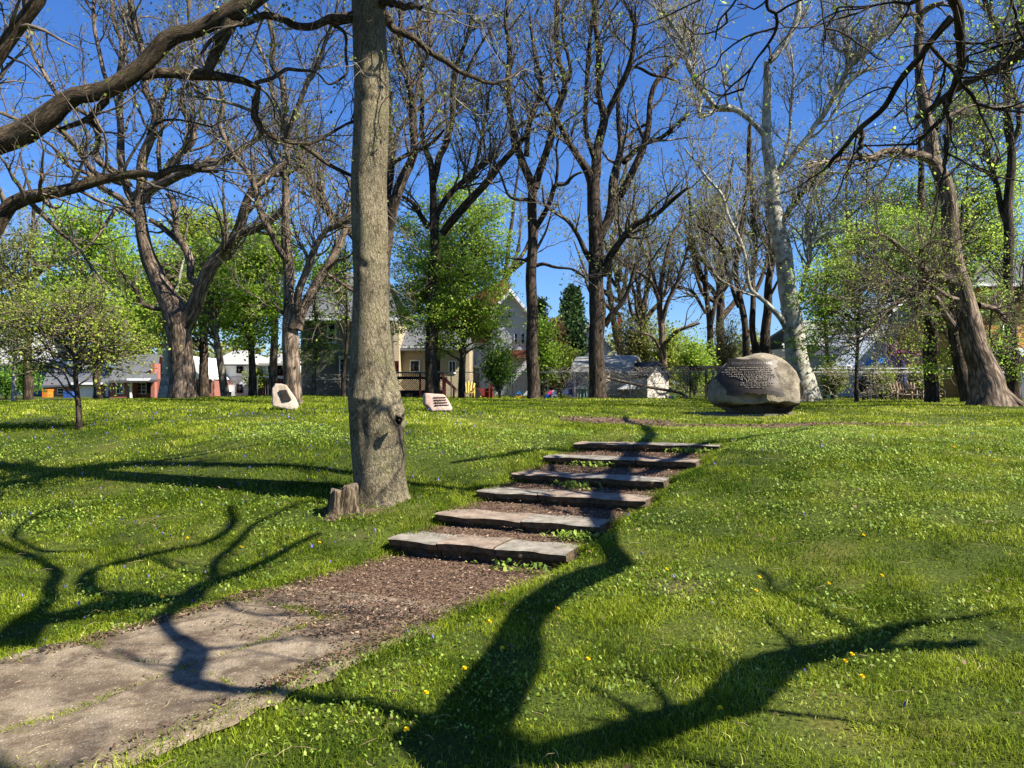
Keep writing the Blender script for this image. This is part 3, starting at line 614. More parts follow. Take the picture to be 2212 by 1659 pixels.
def leafy(name, label, u, vb, D, blobs, color, nleaf=14000, size=.13, bark='bark_dark', trunkw=20, group=None, cat='tree', stems=1, nclu=260, flat=.35, clr=.35, lean=0, col=(.5, .2), reach=.55, dz=1.0):
    """foliage tree: blobs (u,v,ru,rv) ellipses of the crown in picture units at distance D"""
    p0 = P(u, vb, D); gz = float(h(p0[:1], p0[1:2])[0]); p0[2] = gz
    t_ = empty(name, p0, label, cat, group)
    cs = []; area = np.array([b[2]*b[3] for b in blobs], float); k = rng.choice(len(blobs), nclu, p=area/area.sum())
    B = np.array(blobs, float)[k]; dr = nrm(rng.normal(size=(nclu, 3)))*(rng.uniform(.15, 1, nclu)**.45)[:, None]
    sc_ = D/F
    c = np.stack([(B[:, 0]-1106)*sc_+dr[:, 0]*B[:, 2]*sc_, D+dr[:, 1]*B[:, 2]*sc_*dz, EYE-(B[:, 1]-829.5)*sc_+dr[:, 2]*B[:, 3]*sc_], 1)
    top = P(u+lean, min(b[1]-b[3]*.4 for b in blobs), D); r0 = trunkw/F*D/2
    trk = MB(); wd = MB(); axes = []
    for s_ in range(stems):
        tp = top+(rng.normal(size=3)*np.array([1.2, .8, .3]) if stems > 1 else 0); st = p0+(rng.normal(size=3)*np.array([.15, .15, 0]) if stems > 1 else 0)
        q = np.array([[*(st-[0, 0, .12]), r0*1.25], [*(st*.85+tp*.15), r0], [*(st*.5+tp*.5+rng.normal(size=3)*.15), r0*.7], [*tp, r0*.2]])
        cc = catmull(q, 40); V, Fc, bc = tubes(cc[None, :, :3], cc[None, :, 3], 9); trk.add(V, Fc, bc=bc); axes.append(cc)
    trk.build('trunk', M[bark], t_, smooth=True)
    # limbs from the trunk out to the clusters
    m = min(nclu, 130); K = 7; E = np.empty((m, K, 3)); RR = np.empty((m, K))
    for i in range(m):
        ax = axes[i % stems]; tz = c[i, 2]-reach*np.linalg.norm(c[i, :2]-p0[:2])*.9
        j = int(np.clip(np.argmin(np.abs(ax[:, 2]-tz))+rng.integers(-4, 5), 9+rng.integers(0, 14), 38)); a = ax[j, :3]
        t = np.linspace(0, 1, K)[:, None]; E[i] = a*(1-t)+c[i]*t+np.array([0, 0, 1])*np.sin(t*3.14)*.12*np.linalg.norm(c[i]-a)+rng.normal(size=(K, 3))*.05*np.sin(t*3.14)
        RR[i] = np.linspace(min(ax[j, 3]*.5, r0*.35), .009, K)
    V, Fc, bc = tubes(E, RR, 5); wd.add(V, Fc, bc=bc)
    T2, R2 = grow(E, RR, nclu*2, 5, (.3, 1.0), (20, 70), .6, .006, .2, .1, .3, .007); V, Fc, bc = tubes(T2, R2, 3); wd.add(V, Fc, bc=bc)
    wd.build('branches', M['twig' if 'pale' not in bark else 'twig_pale'], t_, smooth=True)
    cen = np.concatenate([c, T2[:, -1], T2[:, -2]]); ok = np.ones(len(cen), bool)
    V, Fc, rn = leaves(cen, nleaf, size, 9, flat, clr, col); b = MB(); b.add(V, Fc, rnd=rn); b.build('foliage', M[color], t_)
    return t_
def shrub(name, label, u, vb, D, ru, hv, color, n=3500, size=.12, group=None, stems=14, bare=.3):
    """bush: base at u, width 2*ru, height hv in picture units"""
    p0 = P(u, vb, D); p0[2] = float(h(p0[:1], p0[1:2])[0]); s_ = D/F
    t_ = empty(name, p0, label, 'bush', group)
    a = rng.uniform(0, 6.28, stems); K = 7; t = np.linspace(0, 1, K); rad = rng.uniform(.25, .95, stems)*ru*s_; H = hv*s_*rng.uniform(.6, 1, stems)
    E = np.empty((stems, K, 3)); 
    for j in range(K): E[:, j] = p0+np.stack([np.cos(a)*rad*t[j]**1.3, np.sin(a)*rad*.8*t[j]**1.3, H*t[j]**.85], 1)+rng.normal(size=(stems, 3))*.05*t[j]
    R = np.linspace(.035, .008, K)[None]*np.ones((stems, 1)); b = MB(); V, Fc, bc = tubes(E, R, 5); b.add(V, Fc, bc=bc)
    T2, R2 = grow(E, R, stems*14, 5, (.3, .3+hv*s_*.35), (20, 75), .6, .005, .25, .15, .15, .006); V, Fc, bc = tubes(T2, R2, 3); b.add(V, Fc, bc=bc)
    b.build('branches', M['twig'], t_, smooth=True)
    if n:
        c = np.concatenate([E[:, 2:].reshape(-1, 3), T2[:, -1], T2[:, -2], T2[:, 2]]); c = c[rng.random(len(c)) > bare*.5]
        V, Fc, rn = leaves(c, n, size, 4, .7, .16+.05*hv*s_*.3, (.5, .22)); b = MB(); b.add(V, Fc, rnd=rn); b.build('foliage', M[color], t_)
    return t_

# --- 1 the smooth grey trunk in front
def main_trunk():
    pts = [(822, 1092, 118), (820, 1070, 112), (818, 1020, 110), (815, 950, 112), (812, 885, 114), (808, 830, 104), (803, 760, 90), (801, 700, 82), (800, 600, 76), (798, 500, 78), (796, 400, 76), (800, 300, 76), (803, 200, 75), (800, 120, 72), (795, 0, 70), (792, -150, 66), (798, -330, 56), (790, -480, 46)]
    q = limb3('g', pts, 9.3, 9.3); gz = float(h(q[:1, 0], q[:1, 1])[0]); org = np.array([q[0, 0], q[0, 1], gz])
    t_ = empty('tree', org, 'smooth grey front trunk with a knot hole, beside the stump and stone steps', 'tree')
    m, sd = 330, 96; c = catmull(q, m); V, Fc, bc = tubes(c[None, :, :3], c[None, :, 3], sd)
    cen = np.repeat(c[:, :3], sd, 0); th = np.arctan2(V[:, 1]-cen[:, 1], V[:, 0]-cen[:, 0]); rr = np.hypot(V[:, 0]-cen[:, 0], V[:, 1]-cen[:, 1]); z = V[:, 2]
    f = np.zeros(len(V)); zl = z-gz
    f += .055*sn(np.cos(th)*1.2, np.sin(th)*1.2+zl*1.1, 5, 1.6, 3)
    f += .02*np.sin(th*3+1+zl*.6)*np.exp(-zl/1.2)+.13*np.maximum(0, np.sin(th*5+.7))*np.exp(-np.maximum(zl, 0)/.16)
    def bump(thc, u, v, ru, rv, amp):
        p = P(u, v, 9.1); d_th = np.angle(np.exp(1j*(th-thc))); return amp*np.exp(-(d_th*rr/(ru*9.1/F))**2-((z-p[2])/(rv*9.1/F))**2)
    f += bump(-.25, 860, 905, 16, 24, .16)+bump(-.22, 862, 908, 7, 9, -.55)+bump(-.5, 858, 880, 22, 9, .09)
    f += bump(-1.3, 812, 192, 20, 15, .10)+bump(-1.3, 814, 192, 7, 6, -.10)+bump(-1.3, 812, 216, 26, 4, -.05)
    f += bump(-1.5, 800, 560, 30, 18, .07)+bump(-1.7, 795, 575, 10, 10, -.10)+bump(-2.4, 770, 850, 30, 30, .09)+bump(-1.5, 815, 860, 60, 7, .05)+bump(-1.2, 830, 930, 20, 45, -.05)+bump(-1.9, 785, 930, 12, 60, -.06)
    f += bump(-1.9, 790, 420, 8, 34, .05)
    V = cen+(V-cen)*(1+f[:, None]); b = MB(); b.add(V, Fc, bc=bc); b.build('trunk', M['bark_main'], t_, smooth=True)
    # knot hole lining
    kp = cen[0]*0+P(863, 906, 9.14); a = np.linspace(0, 2*math.pi, 20)[:-1]; K = 4
    rings = []
    for k2, (rx, rz, dy) in enumerate([(.052, .062, -.045), (.04, .05, -.07), (.028, .034, -.03), (.008, .01, .03)]):
        rings.append(np.stack([kp[0]+.02+np.cos(a)*rx*(1+.2*np.sin(a*4)), np.full(19, kp[1]+dy)-.18+.0*a, kp[2]+np.sin(a)*rz*(1+.18*np.sin(a*3+1))], 1))
    V = np.array(rings).reshape(-1, 3); i = np.arange(3)[:, None]*19; j = np.arange(19)[None]; j2 = (j+1) % 19
    mk('knot_hole', V, np.stack([i+j, i+j2, i+j2+19, i+j+19], -1).reshape(-1, 4), mat('knot_rot', (.05, .03, .018), (.012, .008, .005), scale=30, bump=1), t_, smooth=True)
    # limbs high up
    lim = [('b', [(215, 60, 80), (235, 100, 60), (280, 170, 48), (370, 210), (500, 305, 40), (640, 395, 34), (750, 468, 30), (880, 520, 24), (1020, 512, 17), (1100, 450, 12), (1200, 365, 9), (1340, 350, 4)], 9.3, 10.6),
           ('b', [(200, 20, 95), (240, 15, 60), (300, 20, 45), (360, 40, 40), (430, 42, 34), (490, 55, 22)], 9.25, 8.9),
           ('a', [(2330, 110, 70), (2212, 110, 70), (2150, 120, 70), (2060, 145, 50), (1900, 170, 48), (1820, 125, 44), (1700, 105, 46), (1560, 140, 44), (1440, 190, 36), (1290, 320, 20), (1240, 440, 10)], 9.3, 8.3),
           ('a', [(2330, 130, 40), (2200, 130, 34), (2140, 170, 26), (2200, 220, 20), (2215, 420, 18), (2190, 500, 16), (2110, 530, 14), (2030, 480, 12), (1940, 450, 20), (1850, 440, 24), (1760, 480, 26), (1640, 540, 28)], 9.3, 8.8),
           ('b', [(150, -200, 70), (350, -330, 60), (700, -600, 30)], 9.3, 8), ('b', [(120, -500, 70), (-200, -700, 60), (-600, -1000, 30)], 9.3, 10.5), ('b', [(120, -700, 70), (300, -1000, 60), (500, -1400, 30)], 9.3, 10),
           ('b', [(370, 200, 20), (480, 150, 18), (600, 80, 14), (720, 75, 12), (870, 160, 10), (960, 240, 6)], 9.6, 10.5)]
    Lq = [limb3(c_, fillw(p), a_, b_) for c_, p, a_, b_ in lim]; b = MB(); Pp, Rp = [], []
    for q in Lq:
        cc = catmull(q, 60); cc[:, :3] += .012*np.sin(np.linspace(0, 30, 60)[:, None]*np.array([[1, .8, 1.3]]))
        V, Fc, bc = tubes(cc[None, :, :3], cc[None, :, 3], 12); V = V+np.repeat(cc[:, 3], 12)[:, None]*.12*sn(V[:, 0]*9+V[:, 1]*5, V[:, 2]*9, 2, 1)[:, None]; b.add(V, Fc, bc=bc)
        c2 = catmull(q, 24); Pp.append(c2[:, :3]); Rp.append(c2[:, 3])
    b.build('limb', M['bark_near'], t_, smooth=True)
    Pp, Rp = np.array(Pp), np.array(Rp); b = MB()
    A, RA = grow(Pp, Rp, 60, 9, (.4, 1.4), (30, 75), .4, .003, .22, .1, .15, .004); V, Fc, bc = tubes(A, RA, 5); b.add(V, Fc, bc=bc)
    B, RB = grow(A, RA, 320, 6, (.15, .6), (25, 75), .6, .0018, .25, .15, .1, .0025); V, Fc, bc = tubes(B, RB, 4); b.add(V, Fc, bc=bc)
    b.build('branches', M['twig_pale'], t_, smooth=True)
    V, Fc, rn = leaves(B[:, -1], 1000, .045, 4, .9, .025); b = MB(); b.add(V, Fc, rnd=rn); b.build('young_leaves', M['bud'], t_)
    return t_
main_trunk()

# --- 2 foreground tree off the left edge
tree('tree', 'dark rough barked tree whose thick limbs sweep in from the upper left edge', [
    ('a', [(-700, 3600, 330), (-640, 2600, 280), (-560, 1800, 250), (-450, 1250, 220), (-250, 1000, 180), (-120, 940, 160), (0, 905, 150), (150, 860, 152), (260, 790, 150), (340, 735, 150), (430, 650, 120), (520, 605, 112), (640, 590, 112), (740, 540, 118), (850, 460, 115), (930, 390, 105), (1010, 300, 115), (1100, 225, 112), (1200, 215, 95), (1330, 160, 96), (1450, 95, 112), (1560, 45, 112), (1680, -40, 100), (1900, -200, 80)], 8.6, 8.6),
    ('a', [(-520, 2000, 160), (-300, 1700, 130), (-100, 1550, 110), (0, 1440, 95), (60, 1330, 90), (140, 1270, 92), (300, 1240, 74), (450, 1215, 66), (600, 1170, 64), (760, 1130, 56), (900, 1110, 52), (960, 1135, 44), (1030, 1105, 48), (1110, 1070, 44), (1230, 1062, 40), (1320, 1090, 30), (1390, 1095, 16)], 8.6, 8.8),
    ('a', [(-560, 1300, 150), (-330, 800, 130), (-120, 480, 110), (0, 310, 96), (90, 190, 86), (170, 80, 84), (240, -20, 80), (300, -200, 60)], 8.6, 8.2),
    ('a', [(1470, 130, 90), (1430, 230, 76), (1390, 310, 70), (1350, 400, 66), (1320, 480, 52)], 8.6, 8.65),
    ('a', [(900, 490, 60), (960, 475, 66), (1060, 455, 70), (1180, 470, 72), (1300, 475, 74), (1390, 485, 58), (1500, 510, 50), (1600, 540, 46), (1660, 590, 46), (1625, 660, 50), (1620, 750, 50), (1665, 840, 40), (1740, 880, 34), (1850, 910, 26), (1970, 920, 24), (2080, 870, 20), (2212, 790, 16), (2400, 720, 12)], 8.62, 9.4),
    ('a', [(1900, 915, 24), (2000, 975, 30), (2080, 1040, 28), (2212, 1110, 24), (2400, 1200, 16)], 9.1, 9.6),
    ('a', [(380, 830, 30), (560, 760, 40), (620, 700, 46), (680, 640, 50)], 8.7, 8.6),
    ('a', [(560, 760, 36), (600, 800, 36), (630, 880, 30), (610, 990, 22)], 8.7, 9),
    ('a', [(10, 290, 20), (20, 340, 18), (90, 380, 16), (180, 420, 12), (260, 500, 8)], 8.4, 8.8),
    ('a', [(940, 860, 18), (1000, 790, 20), (1070, 765, 16), (1180, 770, 14), (1360, 810, 10)], 8.7, 9.2),
    ('a', [(270, 890, 16), (350, 950, 14), (440, 1050, 16), (500, 1160, 12)], 8.6, 8.7)],
    'bark_near', n=(60, 340, 1500), L=((.6, 1.8), (.3, .9), (.12, .4)), up=.12, rmin=.0024, buds=1600, budsize=.04, twig='twig', sides=26, noise=.09, tmin=.35, ext=True, base=(-8.6, 8.6, 0), budspread=.03)
# --- 3 the park's bare spring trees
BT = 'bare spring trees on the lawn'
tree('maple_tree', 'huge maple with thick forked trunk standing on the left lawn', [
    ('d', [(1168, 1200, 215), (1165, 1130, 175), (1160, 1000, 152), (1155, 850, 146), (1145, 740, 160), (1120, 640, 165), (1060, 530, 128), (1000, 400, 108), (950, 280, 96), (915, 150, 84), (895, 30, 76), (880, -130, 62)], 28, 28),
    ('d', [(1160, 730, 130), (1215, 640, 110), (1265, 550, 96), (1310, 440, 86), (1355, 340, 84), (1430, 230, 84), (1500, 140, 74), (1555, 50, 66), (1600, -110, 50), (1640, -200, 44), (1720, -260, 34), (1790, -300, 24)], 28, 26.5),
    ('d', [(1480, 190, 60), (1560, 125, 56), (1700, 60, 50), (1770, 10, 44), (1830, -60, 30)], 27, 26),
    ('d', [(1290, 460, 50), (1225, 420, 46), (1215, 330, 50), (1180, 240, 50), (1140, 170, 44), (1130, 90, 44), (1130, 20, 40), (1100, -80, 34), (1060, -120, 20)], 28, 29.5),
    ('d', [(1140, 180, 36), (1060, 110, 36), (960, 50, 30)], 29, 29.5),
    ('a', [(890, 1330, 60), (900, 1200, 66), (900, 1080, 60), (930, 960, 58), (970, 860, 54), (990, 750, 52), (965, 660, 50), (930, 580, 46), (930, 480, 46), (930, 380, 44), (890, 270, 44), (860, 170, 40), (835, 0, 36), (820, -200, 26)], 28, 27.5),
    ('a', [(860, 1300, 50), (810, 1220, 48), (790, 1100, 48), (775, 980, 48), (770, 860, 46), (760, 700, 44), (770, 590, 40), (760, 480, 34), (770, 400, 30), (775, 260, 28), (730, 130, 26), (710, -60, 20)], 28, 29.5),
    ('a', [(830, 1190, 40), (760, 1120, 46), (680, 1060, 44), (615, 990, 42), (625, 900, 38), (610, 790, 38), (560, 740, 30), (470, 680, 28), (390, 620, 28), (320, 530, 26), (270, 450, 24), (210, 350, 20), (180, 200, 16), (130, 50, 12)], 28, 27),
    ('a', [(780, 1170, 40), (640, 1120, 36), (560, 1050, 36), (480, 940, 34), (400, 850, 30), (320, 790, 24), (150, 770, 24), (0, 720, 22)], 28, 25.5),
    ('a', [(700, 560, 26), (650, 430, 26), (620, 250, 24), (600, 100, 22), (590, -100, 18)], 28.6, 30),
    ('a', [(840, 1340, 44), (760, 1260, 40), (640, 1200, 34), (580, 1120, 28), (440, 1060, 20), (330, 930, 16), (280, 900, 10)], 28, 26.6),
    ('a', [(900, 1260, 70), (980, 1200, 66), (1060, 1130, 60), (1100, 1040, 50), (1160, 960, 46), (1225, 880, 46), (1210, 780, 40), (1165, 680, 38), (1165, 580, 34), (1230, 530, 30), (1270, 600, 26), (1340, 560, 20), (1310, 440, 18), (1240, 300, 18), (1210, 150, 16), (1200, 0, 14)], 28, 26.5),
    ('a', [(930, 1290, 60), (950, 1220, 56), (1040, 1180, 56), (1180, 1090, 50), (1330, 1050, 46), (1430, 1030, 40), (1560, 930, 36), (1660, 870, 30), (1680, 780, 22)], 28, 26),
    ('a', [(1020, 1090, 26), (1015, 950, 26), (1030, 800, 24), (1040, 650, 22), (1100, 480, 18), (1140, 300, 16), (1130, 100, 14)], 28, 29),
    ('d', [(1030, 615, 30), (950, 600, 32), (890, 560, 26), (860, 480, 20), (800, 410, 18), (760, 370, 14)], 28, 27),
    ('d', [(890, 60, 40), (820, -10, 36), (750, -40, 26), (700, 30, 22), (640, 130, 18), (560, 210, 14), (430, 280, 8)], 28, 26)],
    'bark_brown', group=BT, n=(150, 900, 4200), L=((1.2, 3.6), (.6, 1.7), (.25, .8)), buds=4200, budsize=.085, rmin=.0065, tmin=.25, noise=.08)
tree('maple_tree', 'two stemmed maple beside the leaning stone with the plaque', [
    ('d', [(1878, 1215, 130), (1865, 1120, 112), (1858, 950, 104), (1860, 780, 104), (1850, 650, 80), (1840, 500, 70), (1840, 350, 72), (1832, 180, 64), (1828, 20, 54), (1822, -250, 46), (1835, -500, 44), (1815, -700, 40), (1800, -850, 40), (1740, -950, 36), (1750, -1100, 34), (1700, -1300, 30), (1640, -1440, 20)], 24, 24.5),
    ('d', [(1880, 730, 90), (1895, 640, 60), (1910, 510, 50), (1960, 380, 44), (2010, 230, 38), (2080, 110, 34), (2150, 70, 28), (2300, 20, 20)], 24, 23),
    ('d', [(1890, 740, 90), (1930, 640, 66), (1990, 520, 60), (2060, 390, 58), (2120, 280, 50), (2180, 170, 46), (2230, 40, 40), (2290, -150, 34), (2420, -300, 30), (2500, -600, 20)], 24, 25.5),
    ('d', [(1835, 310, 40), (1790, 240, 44), (1745, 140, 42), (1690, 60, 42), (1650, -20, 38), (1620, -180, 38), (1570, -290, 34), (1480, -400, 32), (1400, -560, 28), (1420, -700, 26), (1390, -850, 22), (1320, -950, 18), (1300, -1150, 14)], 24, 22.5),
    ('d', [(1825, -330, 34), (1760, -280, 36), (1640, -170, 34), (1610, -210, 20)], 24, 23.5),
    ('a', [(1830, 900, 34), (1870, 760, 34), (1920, 640, 32), (1970, 520, 28), (2030, 400, 26), (2090, 230, 22), (2150, 60, 18), (2160, -60, 14)], 24.3, 23),
    ('a', [(1820, 820, 24), (1750, 620, 22), (1700, 420, 20), (1650, 300, 18), (1590, 200, 14)], 24.3, 25.5),
    ('a', [(1840, 1110, 26), (1920, 1050, 22), (1940, 960, 16), (1900, 860, 12)], 24.2, 24),
    ('a', [(1640, 1180, 20), (1720, 1120, 26), (1800, 1110, 26), (1730, 1000, 20), (1700, 900, 18), (1760, 830, 16)], 24, 25),
    ('d', [(2060, 390, 30), (2140, 420, 26), (2230, 480, 22), (2300, 520, 16)], 24.5, 24),
    ('d', [(1810, 640, 26), (1770, 600, 16), (1740, 570, 8)], 24, 23.5)],
    'bark_brown', group=BT, n=(120, 800, 3600), L=((1.0, 3.2), (.5, 1.5), (.2, .7)), buds=3200, budsize=.08, rmin=.0058, tmin=.25)
tree('oak_tree', 'dark tree half hidden behind the smooth grey front trunk', [
    ('g', [(822, 868, 34), (824, 700, 30), (830, 580, 28), (838, 490, 22), (836, 400, 20), (838, 300, 16), (842, 200, 13)], 32, 32),
    ('g', [(834, 520, 20), (852, 450, 22), (866, 400, 22), (880, 360, 20), (894, 320, 18), (896, 280, 17), (892, 230, 16), (880, 180, 13), (868, 100, 12), (862, -20, 9)], 32, 31),
    ('g', [(700, 445, 18), (680, 400, 17), (660, 370, 16), (640, 340, 14)], 32, 32),
    ('g', [(820, 600, 22), (760, 510, 20), (710, 450, 18), (670, 390, 15), (640, 330, 12), (600, 250, 9)], 32, 31),
    ('g', [(835, 450, 12), (852, 330, 10), (870, 270, 8), (960, 180, 6)], 32, 33),
    ('g', [(836, 360, 10), (870, 340, 9), (930, 310, 8), (960, 280, 5)], 32, 30.5),
    ('g', [(892, 230, 10), (910, 160, 9), (925, 90, 8), (930, 0, 6)], 31, 33)],
    'bark_dark', group=BT, n=(90, 600, 2800), buds=2400, rmin=.0075)
tree('oak_tree', 'dark tree with a slim fork rising out of the bright green foliage', [
    ('g', [(932, 866, 32), (932, 790, 27), (933, 700, 25), (934, 630, 23), (938, 560, 21), (938, 480, 18), (934, 400, 15), (931, 355, 14), (920, 320, 12), (910, 280, 11), (912, 220, 9), (906, 120, 7), (900, -20, 5)], 36, 36),
    ('g', [(934, 400, 15), (950, 340, 15), (965, 310, 14), (975, 250, 13), (978, 205, 12), (985, 150, 10), (1000, 100, 8), (1022, 40, 6)], 36, 35),
    ('g', [(955, 505, 16), (975, 480, 18), (1000, 450, 18), (1040, 405, 16), (1080, 360, 14), (1106, 330, 13), (1130, 295, 10), (1150, 250, 7)], 36, 34),
    ('g', [(940, 470, 14), (970, 420, 13), (1010, 385, 12), (1045, 355, 11), (1068, 340, 8)], 36, 37),
    ('g', [(926, 490, 14), (905, 460, 12), (890, 440, 9), (870, 425, 6)], 36, 35),
    ('g', [(975, 250, 9), (1000, 180, 8), (1020, 130, 6), (1060, 60, 4)], 35.3, 35),
    ('g', [(1023, 370, 7), (1040, 310, 8), (1046, 260, 7), (1055, 200, 4)], 36, 37)],
    'bark_dark', group=BT, n=(80, 560, 2600), buds=2200, rmin=.008)
tree('oak_tree', 'slender dark tree left of the stouter one at the middle of the lawn', [
    ('e', [(1197, 1195, 100), (1195, 1130, 82), (1190, 900, 76), (1185, 600, 70), (1185, 300, 66), (1190, 0, 60), (1190, -180, 60)], 34, 34),
    ('b', [(1195, 1230, 56), (1160, 1120, 52), (1125, 1010, 50), (1085, 900, 46), (1050, 790, 40), (1040, 680, 36), (1040, 560, 34), (1040, 420, 36), (1035, 280, 34), (1022, 140, 28), (1030, 0, 24), (1030, -200, 18)], 34, 33.5),
    ('b', [(1150, 1000, 36), (1160, 880, 34), (1175, 780, 32), (1195, 700, 30), (1225, 620, 28), (1245, 550, 26), (1245, 470, 22), (1220, 400, 20), (1190, 280, 16), (1170, 100, 12)], 34, 32),
    ('b', [(1205, 1200, 56), (1240, 1080, 50), (1280, 950, 46), (1320, 820, 46), (1355, 700, 46), (1385, 590, 44), (1390, 500, 36), (1360, 380, 32), (1340, 220, 30), (1345, 80, 28), (1350, -120, 20)], 34, 35),
    ('b', [(1390, 540, 30), (1430, 480, 28), (1410, 350, 20), (1385, 220, 16), (1380, 50, 12)], 35, 36),
    ('b', [(1205, 1460, 40), (1260, 1370, 34), (1305, 1280, 32), (1340, 1180, 30), (1410, 1170, 22), (1440, 1130, 20), (1500, 1100, 12)], 34, 33),
    ('b', [(1340, 1170, 22), (1350, 1050, 18), (1345, 930, 14), (1380, 840, 10)], 33.5, 33),
    ('e', [(1215, 335, 26), (1260, 325, 22), (1330, 345, 18), (1440, 355, 14), (1500, 395, 12), (1560, 450, 9)], 34, 33),
    ('e', [(1180, 320, 26), (1140, 300, 18), (1070, 290, 10), (1010, 280, 6)], 34, 35),
    ('b', [(1175, 1275, 26), (1090, 1272, 20), (1030, 1240, 16), (990, 1130, 14), (950, 1020, 10)], 34, 32.5),
    ('b', [(1075, 870, 24), (1110, 800, 20), (1180, 760, 20), (1260, 735, 16), (1340, 745, 10)], 34, 33)],
    'bark_dark', group=BT, n=(70, 500, 2000), buds=2400, rmin=.007)
tree('oak_tree', 'stout dark trunked tree at the middle of the lawn with a swollen knot', [
    ('e', [(1606, 1195, 128), (1604, 1120, 108), (1600, 900, 98), (1600, 720, 100), (1602, 600, 104), (1600, 450, 92), (1595, 300, 96), (1590, 150, 90), (1588, 0, 84), (1580, -150, 84), (1575, -240, 80)], 34, 34),
    ('b', [(1575, 1180, 64), (1530, 1080, 52), (1490, 1000, 46), (1420, 900, 36), (1375, 830, 32), (1320, 730, 26), (1270, 640, 22), (1180, 570, 16), (1110, 480, 12)], 34, 32.5),
    ('b', [(1590, 1130, 70), (1605, 1000, 60), (1625, 860, 56), (1640, 760, 52), (1625, 640, 42), (1612, 500, 40), (1608, 350, 38), (1600, 200, 34), (1592, 60, 30), (1590, -120, 22)], 34, 34.5),
    ('b', [(1650, 770, 40), (1690, 680, 40), (1740, 570, 40), (1790, 460, 38), (1830, 340, 34), (1845, 160, 28), (1800, 60, 22), (1740, -40, 16)], 34.3, 33),
    ('b', [(1620, 1510, 64), (1670, 1400, 62), (1700, 1260, 60), (1720, 1120, 54), (1745, 960, 40), (1745, 800, 32), (1735, 600, 24), (1745, 420, 16)], 34, 36),
    ('b', [(1730, 1270, 56), (1790, 1170, 50), (1860, 1040, 46), (1905, 920, 42), (1930, 760, 36), (1955, 600, 34), (1995, 500, 30), (2080, 410, 24), (2160, 340, 14)], 35, 36.5),
    ('b', [(1585, 1010, 40), (1545, 900, 30), (1530, 740, 30), (1530, 560, 28), (1545, 380, 24), (1565, 200, 20), (1580, 20, 14)], 34, 33),
    ('e', [(1640, 400, 50), (1680, 300, 46), (1740, 190, 42), (1810, 100, 38), (1900, 50, 34), (1990, 0, 30), (2080, -80, 26), (2180, -160, 18)], 34, 32),
    ('e', [(1650, 720, 40), (1700, 640, 36), (1770, 550, 30), (1820, 430, 24), (1850, 320, 14)], 34, 33.4),
    ('e', [(1560, 300, 40), (1530, 250, 34), (1480, 150, 28), (1420, 60, 26), (1340, 0, 20), (1270, -60, 16), (1250, -180, 10)], 34, 33),
    ('b', [(1915, 915, 30), (2020, 870, 26), (2110, 800, 20), (2200, 730, 10)], 36, 35),
    ('b', [(1770, 1040, 30), (1840, 980, 26), (1900, 920, 20)], 35, 36),
    ('b', [(1800, 440, 20), (1860, 430, 18), (1960, 480, 18), (2040, 490, 14), (2140, 540, 8)], 34, 35),
    ('b', [(1760, 900, 20), (1850, 830, 18), (1920, 790, 14)], 35.5, 36)],
    'bark_dark', group=BT, n=(95, 620, 2600), buds=3000, rmin=.007)
